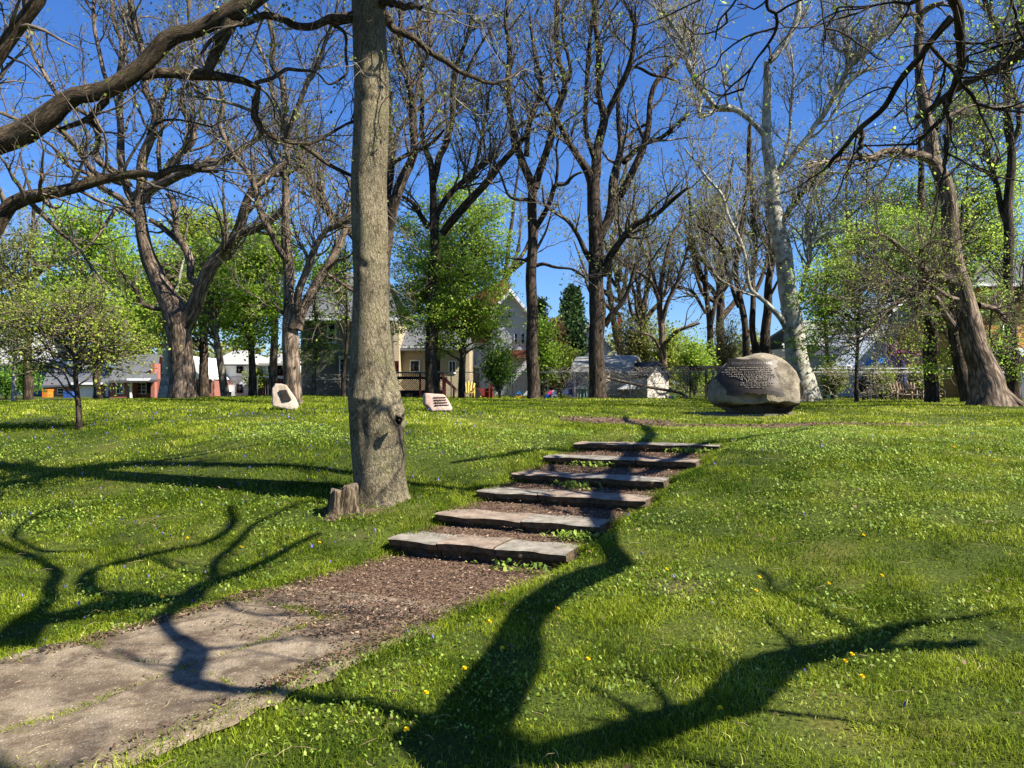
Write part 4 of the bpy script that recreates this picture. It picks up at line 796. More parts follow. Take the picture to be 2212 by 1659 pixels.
tree('sycamore_tree', 'pale blotchy sycamore with peeling bark rising behind the inscribed boulder', [
    ('g', [(1741, 872, 74), (1735, 830, 54), (1722, 770, 46), (1712, 700, 42), (1702, 620, 38), (1692, 550, 36), (1680, 490, 33), (1672, 440, 30), (1668, 400, 29), (1660, 340, 24), (1656, 280, 20), (1655, 230, 19), (1658, 180, 17), (1657, 135, 13)], 34, 34),
    ('c', [(580, 900, 44), (540, 850, 40), (490, 790, 36), (430, 730, 38), (370, 700, 38), (300, 690, 40), (240, 692, 38), (205, 640, 36), (165, 570, 34), (110, 490, 32), (70, 420, 34), (50, 350, 28), (35, 270, 24), (0, 210, 20), (-60, 120, 18), (-120, 30, 12)], 34, 32.5),
    ('c', [(240, 700, 26), (190, 735, 26), (140, 745, 22), (140, 700, 22), (150, 640, 16)], 33.2, 33),
    ('c', [(75, 430, 26), (110, 400, 26), (90, 320, 24), (65, 230, 22), (40, 160, 12)], 33, 34),
    ('c', [(610, 1150, 50), (680, 1060, 40), (760, 960, 38), (830, 880, 34), (880, 800, 32), (950, 710, 32), (1000, 610, 32), (1040, 520, 34), (1100, 420, 34), (1160, 350, 34), (1240, 270, 34), (1330, 200, 34), (1400, 150, 32), (1430, 90, 28), (1410, 0, 24)], 34, 32),
    ('c', [(990, 640, 30), (1050, 570, 34), (1110, 510, 30), (1180, 460, 28), (1235, 435, 24)], 32.8, 32.5),
    ('c', [(1230, 430, 14), (1180, 380, 16), (1080, 340, 16), (1010, 310, 14), (980, 260, 12), (930, 120, 8)], 32.5, 33),
    ('f', [(720, 800, 50), (670, 680, 40), (600, 605, 32), (540, 555, 28), (470, 500, 26), (450, 420, 24), (440, 300, 22), (400, 190, 22), (350, 90, 24), (320, 10, 24), (290, -110, 20), (190, -220, 16), (110, -330, 12), (40, -420, 8)], 34, 32.5),
    ('f', [(780, 560, 34), (810, 420, 30), (835, 300, 30), (845, 180, 26), (825, 60, 26), (840, -40, 24), (880, -180, 20), (960, -260, 16), (1080, -250, 10)], 34, 33),
    ('f', [(845, 210, 22), (900, 150, 20), (970, 120, 18), (1060, 118, 16), (1160, 115, 18), (1240, 120, 16), (1330, 160, 12), (1420, 230, 8)], 33.4, 33),
    ('c', [(780, 1080, 10), (820, 1045, 16), (900, 1035, 18), (960, 1030, 12)], 33, 33.2),
    ('c', [(600, 1170, 20), (700, 950, 20), (720, 700, 18), (740, 500, 14), (720, 300, 10)], 34, 35),
    ('c', [(590, 390, 36), (640, 340, 38), (690, 280, 38), (730, 190, 36), (765, 60, 34), (770, -80, 26)], 34, 34)],
    'bark_syc', group=BT, twig='twig_pale', n=(150, 1100, 5200), L=((1.2, 4), (.6, 2.0), (.25, 1.0)), up=.3, buds=6000, budsize=.11, rmin=.007, tmin=.2)
tree('sycamore_tree', 'big leaning tree with flared mossy roots at the right end of the lawn', [
    ('f', [(2000, 1235, 360), (1990, 1170, 250), (1975, 1090, 205), (1950, 980, 170), (1915, 880, 155), (1885, 780, 148), (1855, 670, 140), (1825, 560, 132), (1800, 470, 124), (1780, 370, 112), (1765, 260, 108), (1750, 150, 102), (1735, 0, 98), (1705, -160, 92), (1660, -280, 86), (1630, -370, 84), (1625, -480, 74), (1600, -580, 68), (1560, -720, 60), (1540, -860, 56), (1540, -1050, 54), (1550, -1220, 50), (1540, -1380, 46), (1530, -1600, 36)], 24, 24),
    ('f', [(2010, 1090, 90), (2060, 1140, 80), (2130, 1190, 60), (2212, 1235, 44), (2280, 1275, 30)], 24, 23.3),
    ('c', [(1655, 1060, 76), (1600, 1010, 60), (1530, 980, 56), (1450, 965, 48), (1370, 968, 44), (1300, 975, 40), (1240, 1010, 36), (1160, 1005, 28), (1060, 1015, 24), (960, 1040, 22), (880, 1050, 20), (800, 1080, 14)], 24, 21.5),
    ('f', [(1775, 440, 80), (1700, 410, 70), (1630, 385, 66), (1570, 370, 56), (1500, 300, 34), (1420, 220, 28), (1340, 150, 22), (1250, 120, 14)], 24, 22.5),
    ('f', [(1780, 740, 50), (1700, 640, 46), (1640, 560, 46), (1570, 490, 44), (1500, 480, 40), (1440, 540, 36), (1360, 610, 32), (1290, 700, 28), (1220, 760, 18), (1150, 800, 8)], 24, 22),
    ('f', [(1500, 500, 28), (1540, 560, 28), (1560, 600, 22)], 22.8, 22.6),
    ('f', [(1920, 590, 50), (1980, 600, 34), (2050, 630, 30), (2110, 690, 26)], 24, 24.5),
    ('c', [(1640, 820, 50), (1660, 780, 34), (1740, 740, 26), (1830, 690, 22), (1890, 670, 20), (1990, 690, 18), (2080, 690, 26), (2212, 670, 22)], 24, 25),
    ('c', [(1590, 700, 40), (1620, 580, 26), (1650, 450, 22), (1680, 350, 14)], 24, 25),
    ('c', [(1540, 100, 40), (1620, 40, 36), (1700, 10, 24)], 24, 23.5),
    ('f', [(1830, 560, 30), (1700, 520, 26), (1560, 430, 22), (1400, 420, 16), (1250, 480, 12)], 24, 21.5),
    ('c', [(1540, 150, 30), (1500, 90, 30), (1430, 110, 28)], 24, 23.6)],
    'bark_brown', group=BT, n=(120, 900, 4200), L=((.9, 3), (.5, 1.6), (.2, .8)), up=.02, buds=11000, budsize=.05, budmat='leaf_yellow', rmin=.0058, tmin=.25, noise=.1)
tree('maple_tree', 'straight trunk with a burl standing behind the garden fence, left of the leaning tree', [
    ('f', [(1624, 1215, 100), (1620, 1130, 86), (1615, 950, 82), (1612, 760, 76), (1600, 620, 60), (1585, 450, 52), (1575, 250, 50), (1565, 50, 46), (1560, -120, 42), (1555, -300, 34), (1540, -500, 24)], 31, 31),
    ('f', [(1610, 760, 50), (1650, 700, 34), (1660, 640, 18)], 31, 31.5),
    ('f', [(1590, 500, 34), (1540, 560, 30), (1480, 500, 28), (1420, 520, 20)], 31, 29.5),
    ('f', [(1570, 100, 30), (1640, -60, 24), (1700, -300, 18), (1740, -600, 10)], 31, 32)],
    'bark_dark', group=BT, n=(50, 350, 1500), buds=2500, budmat='leaf_bright', budsize=.11, rmin=.007)
tree('maple_tree', 'dark twisted ivy draped tree between the burled trunk and the leaning tree', [
    ('f', [(1870, 1210, 110), (1840, 1120, 90), (1810, 1000, 80), (1790, 880, 70), (1760, 760, 66), (1755, 660, 60), (1770, 560, 60), (1775, 460, 50), (1760, 330, 40), (1800, 150, 30), (1820, -50, 20)], 29, 29),
    ('f', [(1760, 700, 50), (1700, 620, 40), (1650, 540, 30), (1600, 500, 20)], 29, 28),
    ('f', [(1800, 950, 30), (1840, 850, 26), (1850, 760, 16)], 29, 29.5)],
    'bark_dark', group=BT, n=(50, 350, 1500), buds=3800, budmat='leaf_dark', budsize=.12, rmin=.007, budspread=.12)
tree('maple_tree', 'tree near the right edge standing before the dark garage wall', [
    ('f', [(2148, 1200, 100), (2145, 1130, 88), (2140, 980, 84), (2130, 800, 70), (2120, 600, 58), (2115, 400, 56), (2110, 200, 60), (2115, 0, 56), (2120, -200, 52), (2130, -400, 50), (2110, -600, 48), (2100, -800, 44), (2090, -950, 42), (2050, -1150, 40), (2000, -1260, 34), (1950, -1400, 26)], 33, 33),
    ('f', [(2130, -440, 40), (2180, -560, 34), (2160, -740, 28), (2110, -900, 24), (2180, -1100, 20), (2240, -1250, 14)], 33, 32),
    ('f', [(2120, 620, 40), (2180, 520, 30), (2240, 480, 20)], 33, 32),
    ('f', [(2115, 100, 40), (2010, -250, 30), (1960, -480, 24), (1900, -700, 16)], 33, 34)],
    'bark_dark', group=BT, n=(90, 650, 2600), buds=5000, budmat='leaf_bright', budsize=.10, rmin=.007)
GB = 'bare trees beyond the garden fence'
tree('maple_tree', 'cluster of three close dark stems directly behind the boulder top', [
    ('f', [(440, 960, 58), (440, 870, 50), (425, 700, 42), (395, 520, 38), (372, 360, 36), (385, 200, 34), (420, 20, 30), (440, -130, 26), (460, -350, 22), (465, -600, 14)], 40, 40),
    ('f', [(500, 960, 52), (495, 860, 46), (478, 700, 38), (480, 500, 34), (490, 300, 30), (490, 100, 28), (475, -80, 24), (455, -300, 20), (450, -550, 14)], 40, 41),
    ('f', [(570, 960, 78), (565, 860, 66), (565, 700, 58), (575, 560, 54), (590, 400, 46), (610, 260, 44), (640, 140, 38), (720, -30, 34), (800, -140, 26), (920, -330, 18)], 40, 39),
    ('f', [(480, 540, 26), (530, 430, 26), (570, 280, 24), (590, 100, 20), (560, -100, 14)], 40.5, 42),
    ('f', [(390, 600, 26), (310, 380, 24), (310, 260, 20), (240, 160, 20), (130, 80, 14)], 40, 38)],
    'bark_dark', group=GB, n=(80, 480, 1900), L=((1.5, 4), (.7, 2), (.3, 1.1)), up=.3, buds=2600, budsize=.11, rmin=.008)
for lab, pts2, D in [
    ('slim forked bare tree left of the boulder, seen over its shoulder', [[(210, 1010, 50), (208, 900, 44), (205, 760, 40), (195, 600, 34), (170, 450, 28), (120, 300, 24), (85, 150, 22), (80, 0, 18), (60, -200, 12)], [(205, 720, 34), (235, 600, 28), (270, 480, 24), (300, 380, 20), (340, 200, 14)], [(190, 560, 24), (180, 350, 22), (160, 150, 18), (150, -100, 12)], [(180, 640, 20), (110, 520, 20), (30, 480, 16), (-60, 440, 10)]], 46)]:
    tree('maple_tree', lab, [('f', p, D, D+1) for p in pts2], 'bark_dark', group=GB, n=(55, 320, 1200), L=((1.5, 4), (.7, 2), (.3, 1.1)), up=.2, buds=1600, budsize=.12, rmin=.008)
tree('maple_tree', 'bare tree with a pale trunk right of the stout middle tree, beyond the sheds', [
    ('e', [(2030, 1110, 56), (2025, 950, 50), (2015, 760, 44), (2005, 600, 38), (2010, 450, 34), (2040, 300, 28), (2080, 150, 24), (2150, 20, 18)], 46, 46),
    ('e', [(2010, 720, 30), (2050, 580, 28), (2110, 450, 24), (2150, 330, 20), (2190, 200, 12)], 46, 45),
    ('e', [(2005, 590, 26), (1960, 450, 22), (1880, 390, 18), (1780, 330, 14), (1700, 250, 10)], 46, 44),
    ('e', [(2000, 540, 24), (1930, 300, 20), (1860, 150, 16), (1820, -50, 10)], 46, 47),
    ('e', [(2020, 860, 26), (2080, 780, 26), (2150, 740, 22), (2260, 700, 14)], 46, 45),
    ('e', [(2010, 880, 20), (1950, 790, 16), (1870, 760, 10)], 46, 45)],
    'bark_brown', group=GB, n=(60, 380, 1400), L=((1.5, 4), (.7, 2), (.3, 1.1)), up=.2, buds=1800, budsize=.12, rmin=.008)
# far bare trees that fill the haze of twigs
far = [(1395, 780, 52, 22, 330, 'bare tree seen between the stout middle tree and the boulder'), (1560, 760, 56, 26, 420, 'tall thin bare tree far behind the boulder'),
       (1830, 760, 58, 22, 400, 'bare tree far back between the sycamore and the leaning tree'), (60, 760, 50, 22, 430, 'brownish budding tree at the far left edge behind the saplings'),
       (1090, 800, 56, 20, 480, 'distant bare tree beyond the white gabled house'), (1340, 790, 60, 20, 500, 'far bare tree showing over the shed roofs')]
for i, (u, vb, D, w_, hh, lab) in enumerate(far):
    r = np.random.default_rng(50+i); L_ = [('g', [(u, 860, w_), (u+r.normal()*4, vb, w_*.8), (u+r.normal()*8, vb-hh*.35, w_*.6), (u+r.normal()*14, vb-hh*.7, w_*.35), (u+r.normal()*20, vb-hh, w_*.15)], D, D)]
    for k in range(7):
        a = r.uniform(-.9, .9); v0 = vb-hh*r.uniform(.1, .45); ln = hh*r.uniform(.3, .55); L_.append(('g', [(u, v0, w_*.5), (u+math.sin(a)*ln*.5, v0-math.cos(a)*ln*.4, w_*.35), (u+math.sin(a)*ln*.75, v0-math.cos(a)*ln*1.0, w_*.12)], D, D+r.normal()*2))
    tree('maple_tree', lab, L_, 'bark_dark', group=GB, n=(34, 190, 700), L=((1.5, 4.5), (.8, 2.2), (.4, 1.3)), up=.25, buds=1500, budsize=.16, rmin=.008, sides=8, twig='twig_pale' if i % 2 else 'twig')

# --- 4 trees in leaf
leafy('maple_sapling', 'low spreading young maple with fresh yellow green leaves at the left', 170, 928, 15, [(150, 700, 130, 50), (60, 690, 90, 45), (235, 740, 65, 50), (90, 780, 80, 30), (190, 640, 70, 35), (230, 790, 50, 26)], 'leaf_yellow', 7500, .05, 'bark_dark', 12, nclu=300, clr=.16, flat=.3, reach=.4)
LG = 'leafing trees behind the left lawn'
leafy('maple_tree', 'tall green leafed tree with dark stems left of the huge maple', 210, 850, 40, [(190, 560, 95, 100), (160, 500, 60, 60), (230, 680, 110, 90), (255, 500, 40, 60), (140, 650, 80, 60)], 'leaf_bright', 17000, .16, 'bark_dark', 12, LG, stems=3, nclu=300)
leafy('maple_tree', 'yellow green tree filling the gap between the forks of the huge maple', 440, 850, 46, [(450, 560, 90, 110), (420, 480, 60, 50), (480, 660, 70, 90), (370, 620, 60, 90), (330, 700, 70, 90), (470, 500, 60, 50), (300, 600, 50, 60)], 'leaf_yellow', 19000, .17, 'bark_dark', 20, LG, nclu=320)
leafy('maple_tree', 'bright green layered maple left of the two stemmed maple', 545, 852, 38, [(540, 640, 75, 120), (560, 560, 55, 70), (520, 720, 60, 50), (600, 600, 40, 80), (500, 560, 40, 60), (640, 560, 40, 50)], 'leaf_bright', 19000, .14, 'bark_dark', 16, LG, nclu=300)
leafy('maple_tree', 'leaning pale trunked tree just right of the huge maple', 488, 852, 36, [(440, 560, 50, 60), (470, 640, 45, 60), (430, 690, 30, 50)], 'leaf_bright', 3000, .13, 'bark_grey', 17, LG, nclu=120, lean=-55)
leafy('willow_tree', 'olive brown budding tree at the far left edge', 30, 855, 44, [(40, 600, 70, 90), (20, 700, 60, 80), (70, 540, 50, 40), (-30, 640, 60, 120)], 'leaf_olive', 15000, .13, 'bark_pale', 9, LG, nclu=300)
leafy('maple_tree', 'green tree beyond the brick ranch house roof', 300, 850, 62, [(300, 640, 60, 90), (290, 740, 60, 50), (340, 700, 50, 70), (250, 600, 50, 60)], 'leaf_dark', 9000, .2, 'bark_dark', 18, LG, nclu=200)
leafy('maple_tree', 'small leafy sapling growing against the olive house', 678, 850, 38, [(680, 700, 28, 50), (670, 640, 30, 30), (705, 760, 30, 30), (650, 780, 24, 26), (690, 600, 34, 26)], 'leaf_bright', 1800, .11, 'bark_grey', 10, LG, nclu=110)
leafy('maple_tree', 'pale stemmed tree behind the huge maple, close to the brick house', 350, 852, 40, [(350, 640, 40, 60), (330, 560, 40, 40), (370, 700, 30, 40)], 'leaf_bright', 2600, .14, 'bark_syc', 17, LG, nclu=110, stems=2)
leafy('maple_tree', 'thin tree half hidden by the two stemmed maple, before the red fence', 590, 852, 42, [(580, 540, 40, 60), (600, 480, 30, 40), (570, 700, 26, 30)], 'leaf_bright', 2600, .14, 'bark_brown', 18, LG, nclu=110)
MG = 'leafing trees before the beige and white houses'
leafy('maple_tree', 'light green maple with flat leaf layers in front of the beige house', 998, 862, 37, [(960, 640, 100, 45), (1000, 590, 90, 50), (880, 660, 60, 50), (900, 600, 60, 50), (1040, 640, 70, 60), (980, 700, 100, 22), (870, 730, 60, 26), (940, 540, 60, 40), (920, 690, 90, 22), (1030, 735, 60, 18), (940, 740, 80, 16), (1060, 690, 60, 30)], 'leaf_lime', 33000, .10, 'bark_dark', 15, MG, nclu=520, flat=.2, clr=.26, reach=.3)
leafy('maple_tree', 'taller green tree behind the light green one, reaching up to the fork', 945, 862, 40, [(1040, 520, 80, 60), (960, 460, 70, 50), (880, 520, 60, 60), (1090, 590, 35, 60), (1000, 420, 50, 40), (1070, 450, 40, 40)], 'leaf_bright', 13000, .12, 'bark_dark', 12, MG, nclu=420, flat=.35, clr=.25, reach=.7)
leafy('maple_tree', 'leafy tree at the left of the front trunk hanging before the olive house', 742, 860, 36, [(720, 630, 40, 26), (700, 590, 50, 22), (740, 560, 30, 40), (735, 680, 26, 22)], 'leaf_bright', 3000, .12, 'bark_dark', 9, MG, nclu=130, flat=.25)
RG = 'leafing trees along the right fence'
leafy('hawthorn_tree', 'green tree with drooping leafy sprays right of the sycamore', 1850, 868, 30, [(1800, 600, 80, 26), (1760, 660, 60, 22), (1880, 520, 90, 26), (1830, 700, 70, 20), (1960, 560, 80, 24), (1820, 650, 60, 20), (1740, 740, 40, 18), (1780, 780, 50, 16), (1930, 470, 70, 26), (2010, 800, 40, 12), (1850, 600, 60, 20)], 'leaf_bright', 15500, .09, 'bark_dark', 8, RG, nclu=420, flat=.22, clr=.16)
leafy('hawthorn_tree', 'green foliage tree behind the leaning tree at the upper right', 2090, 868, 36, [(1960, 470, 90, 80), (2060, 420, 70, 60), (2160, 400, 70, 80), (2170, 520, 60, 50), (2000, 550, 60, 40), (2060, 590, 40, 24), (1900, 440, 60, 50)], 'leaf_lime', 17000, .10, 'bark_dark', 16, RG, nclu=380, flat=.3)
leafy('hawthorn_tree', 'leafy tree at the upper right whose foliage meets the right edge', 2185, 868, 40, [(2170, 460, 60, 90), (2120, 520, 60, 50), (2050, 480, 50, 50)], 'leaf_lime', 7000, .11, 'bark_dark', 10, RG, nclu=260, flat=.4)
leafy('hawthorn_tree', 'leafing tree between the sycamore and the drooping green one', 1790, 868, 44, [(1780, 590, 60, 60), (1760, 510, 50, 50), (1830, 520, 50, 50), (1740, 700, 40, 50), (1800, 640, 50, 30)], 'leaf_bright', 4500, .12, 'bark_dark', 10, RG, nclu=200, flat=.4)
leafy('hawthorn_tree', 'dark leafed low tree at the right edge before the orange house', 2190, 868, 30, [(2150, 650, 40, 24), (2130, 760, 60, 30), (2200, 800, 40, 26), (2060, 780, 40, 26)], 'leaf_bright', 3000, .09, 'bark_dark', 9, RG, nclu=200, flat=.25, clr=.2)
# evergreens
def conifer(label, u, vb, D, hv, ru, color, n=9000):
    p0 = P(u, vb, D); p0[2] = float(h(p0[:1], p0[1:2])[0]); s_ = D/F; t_ = empty('pine_tree', p0, label, 'tree', 'evergreens beyond the sheds')
    H = (EYE-(vb-hv-829.5)*s_)-p0[2]; Pt = np.array([[p0+[0, 0, -.1], p0+[0, 0, H*.5], p0+[0, 0, H*.98]]]); V, f_, bc = tubes(Pt, np.array([[.28, .17, .03]]), 9); b = MB(); b.add(V, f_, bc=bc); b.build('trunk', M['bark_dark'], t_, smooth=True)
    m = 420; z = rng.uniform(.06, 1, m)**.9; a = rng.uniform(0, 6.28, m); rad = ru*s_*(1-z)**.62*rng.uniform(.55, 1.1, m)*(1+.25*np.sin(a*3+z*9)); c0 = p0+np.stack([0*z, 0*z, z*H], 1); c1 = c0+np.stack([np.cos(a)*rad, np.sin(a)*rad, .25*rad], 1)
    K = 4; E = np.stack([c0*(1-t)+c1*t-np.array([0, 0, 1.])*math.sin(t*3.14)*.15 for t in np.linspace(0, 1, K)], 1); V, f_, bc = tubes(E, np.linspace(.04, .01, K)[None]*np.ones((m, 1)), 4); b = MB(); b.add(V, f_, bc=bc); b.build('branches', M['twig'], t_)
    cen = np.concatenate([E[:, 1], E[:, 2], E[:, 3], E[:, 3], (E[:, 2]+E[:, 3])/2]); V, f_, rn = leaves(cen, n, .24, 8, .8, .22, (.45, .25)); b = MB(); b.add(V, f_, rnd=rn); b.build('foliage', M[color], t_)
conifer('dense dark green pine seen between the two middle trees', 1236, 800, 58, 175, 46, 'leaf_pine', 14000)
conifer('brownish larch just left of the dark pine', 1198, 800, 54, 105, 32, 'leaf_rust', 7000)
conifer('small distant spruce tip left of the dark pine', 1168, 800, 62, 150, 22, 'leaf_pine', 5000)
# --- 5 tree behind the camera, off to the right: its limbs hang into view and throw the big shadows
def overhang():
    org = np.array([7.2, -2.2, float(h(np.array([7.2]), np.array([-2.2]))[0])])
    t_ = empty('oak_tree', org, 'dark gnarled tree whose drooping limbs hang into the upper right corner', 'tree')
    def ray(u, v, t):
        z = 0.
        for _ in range(25): p = UZ(u, v, z); z = z*.5+.5*float(h(p[:1], p[1:2])[0])
        return UZ(u, v, z), t
    def cast(pts):
        """a limb at distance t along the sun's direction above its own shadow; (u, v, width, t)"""
        out = []
        for (u, v, w_, t) in pts:
            g_, _ = ray(u, v, t); out.append([*(g_+SUN*t), w_/F*g_[1]/2*1.0])
        return np.array(out)
    A = cast([(960, 1640, 150, 6.2), (1010, 1560, 140, 6.4), (1075, 1490, 130, 6.6), (1140, 1410, 96, 6.8), (1152, 1345, 70, 7.0), (1215, 1270, 72, 7.2), (1285, 1225, 66, 7.35), (1330, 1208, 46, 7.42), (1290, 1185, 44, 7.48), (1270, 1155, 44, 7.55), (1300, 1100, 56, 7.7), (1330, 1050, 44, 7.9), (1345, 990, 34, 8.2)])
    S0 = np.array([[7.2, -2.2, -.2, .36], [7.1, -2.1, 1.5, .30], [6.6, -1.4, 3.2, .26], [5.6, -.3, 4.3, .2]])
    Q = [S0, np.vstack([S0[-2:], A])]
    Q.append(cast([(1010, 1590, 90, 6.3), (1150, 1625, 110, 6.3), (1280, 1600, 110, 6.4), (1420, 1570, 108, 6.4), (1560, 1520, 104, 6.5), (1680, 1455, 96, 6.7), (1760, 1400, 80, 6.9), (1880, 1375, 54, 7.0), (2000, 1350, 26, 7.1), (2150, 1325, 14, 7.2), (2300, 1320, 10, 7.3)]))
    Q.append(cast([(1800, 1400, 50, 6.9), (1920, 1402, 40, 6.9), (2040, 1392, 44, 6.9), (2095, 1388, 30, 6.9)]))
    Q.append(cast([(1860, 1378, 30, 6.9), (1780, 1325, 22, 7.2), (1690, 1290, 16, 7.4), (1640, 1230, 10, 7.6)]))
    Q.append(cast([(1060, 1530, 80, 6.5), (960, 1560, 66, 6.8), (850, 1545, 50, 7.1), (740, 1520, 46, 7.4), (620, 1504, 44, 7.7), (500, 1498, 44, 8.0), (410, 1480, 66, 8.2), (405, 1420, 58, 8.3), (355, 1375, 34, 8.4), (345, 1340, 34, 8.5), (420, 1300, 50, 8.6), (450, 1265, 36, 8.7), (560, 1215, 26, 8.9), (700, 1150, 12, 9.2)]))
    Q.append(cast([(420, 1300, 34, 8.6), (330, 1300, 66, 8.7), (220, 1310, 66, 8.8), (120, 1335, 74, 8.9), (0, 1385, 80, 9.0), (-120, 1430, 80, 9.1)]))
    Q.append(cast([(330, 1305, 50, 8.7), (210, 1275, 50, 8.9), (190, 1235, 26, 9.1), (310, 1205, 24, 9.3), (440, 1172, 20, 9.5), (510, 1125, 20, 9.8), (490, 1095, 14, 10)]))
    Q.append(cast([(200, 1195, 16, 9.1), (70, 1185, 18, 9.3), (35, 1150, 14, 9.4), (90, 1110, 12, 9.6), (220, 1090, 8, 9.8)]))
    Q.append(cast([(430, 1290, 20, 8.6), (540, 1335, 12, 8.6), (640, 1330, 8, 8.6), (760, 1320, 6, 8.6)]))
    Q.append(cast([(1345, 1030, 40, 8.0), (1420, 1015, 30, 8.3), (1500, 975, 20, 8.8), (1600, 950, 14, 9.4), (1750, 930, 8, 10)]))
    Q.append(cast([(1400, 1010, 26, 8.2), (1330, 975, 26, 8.5), (1220, 965, 22, 8.9), (1080, 985, 20, 9.4), (980, 1000, 12, 10)]))
    Q.append(cast([(1290, 1120, 26, 7.6), (1230, 1110, 18, 7.8), (1120, 1080, 12, 8.1)]))
    Q.append(cast([(240, 1410, 12, 9), (300, 1440, 14, 8.8), (380, 1450, 12, 8.6)]))
    Q.append(cast([(1345, 1010, 30, 8.1), (1230, 1040, 14, 8.3), (1150, 1010, 10, 8.5)]))
    Q.append(cast([(1345, 1000, 26, 8.1), (1400, 930, 18, 8.5), (1340, 900, 10, 9)]))
    Q.append(cast([(1300, 1100, 20, 7.7), (1215, 1060, 16, 7.9), (1180, 1000, 12, 8.2)]))
    Q.append(cast([(60, 1350, 40, 9.0), (120, 1250, 30, 9.3), (60, 1200, 26, 9.5), (-80, 1160, 20, 9.8)]))
    Q.append(cast([(330, 1210, 20, 9.3), (420, 1240, 14, 9.1), (560, 1250, 10, 9.0)]))
    Q.append(cast([(450, 1265, 26, 8.7), (480, 1200, 20, 9.1), (560, 1130, 14, 9.6), (640, 1090, 10, 10), (700, 1085, 7, 10.3)]))
    Q.append(cast([(-200, 1070, 34, 9.5), (0, 1035, 26, 10), (200, 1010, 20, 10.5), (420, 985, 12, 11), (560, 960, 8, 11.4)]))
    # limbs seen in the picture
    V1 = limb3('c', fillw([(1690, -330, 84), (1740, -120, 76), (1775, 0, 70), (1785, 130, 64), (1790, 260, 56), (1805, 400, 48), (1790, 510, 46), (1730, 590, 42), (1695, 650, 36), (1690, 750, 30), (1735, 820, 28), (1690, 870, 28), (1600, 915, 22), (1500, 915, 16), (1380, 912, 16), (1260, 912, 14), (1180, 930, 8)]), 7.6, 9.6)
    Q.append(np.vstack([[[6.9, -1.8, 2.6, .26], [7.0, -1.6, 7, .22], [6.4, 0, 11, .19], [5.5, 3.5, 14, .17], [4.8, 6.6, 12.5, .14], [4.3, 7.5, 9, .11]], V1]))
    Q.append(limb3('c', fillw([(1755, 110, 50), (1680, 190, 42), (1600, 285, 40), (1540, 370, 38), (1460, 470, 38), (1380, 590, 38), (1290, 700, 36), (1200, 800, 36), (1120, 880, 30), (1030, 970, 28), (980, 1020, 24), (968, 1070, 14)]), 7.9, 9.2))
    Q.append(limb3('c', fillw([(1180, 830, 30), (1175, 900, 28), (1160, 970, 28), (1170, 1030, 20)]), 8.9, 8.9))
    Q.append(limb3('c', fillw([(1610, 280, 26), (1680, 370, 26), (1750, 450, 24), (1820, 530, 24), (1880, 600, 24), (1905, 660, 20), (1990, 690, 16), (2090, 705, 16), (2212, 715, 14), (2350, 740, 8)]), 8.0, 9))
    Q.append(limb3('c', fillw([(1700, 860, 20), (1712, 930, 20), (1705, 1050, 18), (1698, 1180, 10)]), 8.7, 8.6))
    Q.append(limb3('c', fillw([(1700, 660, 22), (1720, 730, 24), (1745, 790, 24), (1740, 825, 20)]), 8.4, 8.6))
    Q.append(limb3('c', fillw([(640, -500, 40), (570, -200, 30), (575, 40, 24), (630, 85, 22), (625, 180, 18), (570, 290, 16), (500, 390, 13), (450, 480, 10), (415, 580, 6)]), 7.2, 7.8))
    Q.append(limb3('c', fillw([(920, -300, 22), (915, 0, 12), (935, 140, 10), (945, 260, 8)]), 7.3, 7.6))
    Q.append(limb3('c', fillw([(500, -200, 20), (370, 0, 14), (260, 150, 12), (240, 260, 6)]), 7.3, 7.6))
    Q.append(limb3('c', fillw([(2400, -200, 40), (2250, 180, 30), (2180, 260, 22), (2060, 290, 18), (1900, 340, 12), (1800, 380, 8)]), 7.9, 8.6))
    Q.append(limb3('c', fillw([(2120, -150, 30), (2150, 60, 20), (2180, 200, 18), (2250, 320, 14)]), 7.6, 8))
    Q.append(limb3('c', fillw([(1700, -100, 40), (1500, 10, 24), (1360, 20, 16), (1180, 40, 12), (1000, 50, 8)]), 7.5, 8.2))
    b = MB(); Pp, Rp = [], []
    for i, q in enumerate(Q):
        m = 46; c = catmull(q, m); c[:, 3] = np.maximum(c[:, 3], .008)
        c[:, :3] += np.clip(c[:, 3]*.45, 0, .06)[:, None]*np.sin(np.linspace(0, 19, m)[:, None]*np.array([[1, 1.3, .8]])+i)
        V, f_, bc = tubes(c[None, :, :3], c[None, :, 3], 14); cen = np.repeat(c[:, :3], 14, 0)
        V = cen+(V-cen)*(1+.11*sn(V[:, 0]*6, V[:, 2]*6+V[:, 1]*5, i, 1.5, 2)[:, None]); b.add(V, f_, bc=bc)
        c2 = catmull(q, 24); Pp.append(c2[:, :3]); Rp.append(c2[:, 3])
    # connecting limbs back to the trunk for the shadow casting ones
    for i, j in ((2, 0), (5, 0)):
        pass
    b.build('trunk', M['bark_dark'], t_, smooth=True)
    Pp, Rp = np.array(Pp[2:]), np.array(Rp[2:]); b = MB()
    A, RA = grow(Pp, Rp, 230, 8, (.4, 1.7), (30, 75), .3, .006, .19, .05, .1, .012); V, f_, bc = tubes(A, RA, 5); b.add(V, f_, bc=bc)
    B, RB = grow(A, RA, 900, 6, (.2, .9), (25, 75), .6, .003, .28, .05, .1, .004); V, f_, bc = tubes(B, RB, 4); b.add(V, f_, bc=bc)
    b.build('branches', M['bark_dark'], t_, smooth=True)
    V, f_, rn = leaves(B[:, -1], 1500, .045, 4, .9, .035); b = MB(); b.add(V, f_, rnd=rn); b.build('young_leaves', M['leaf_bright'], t_)
overhang()
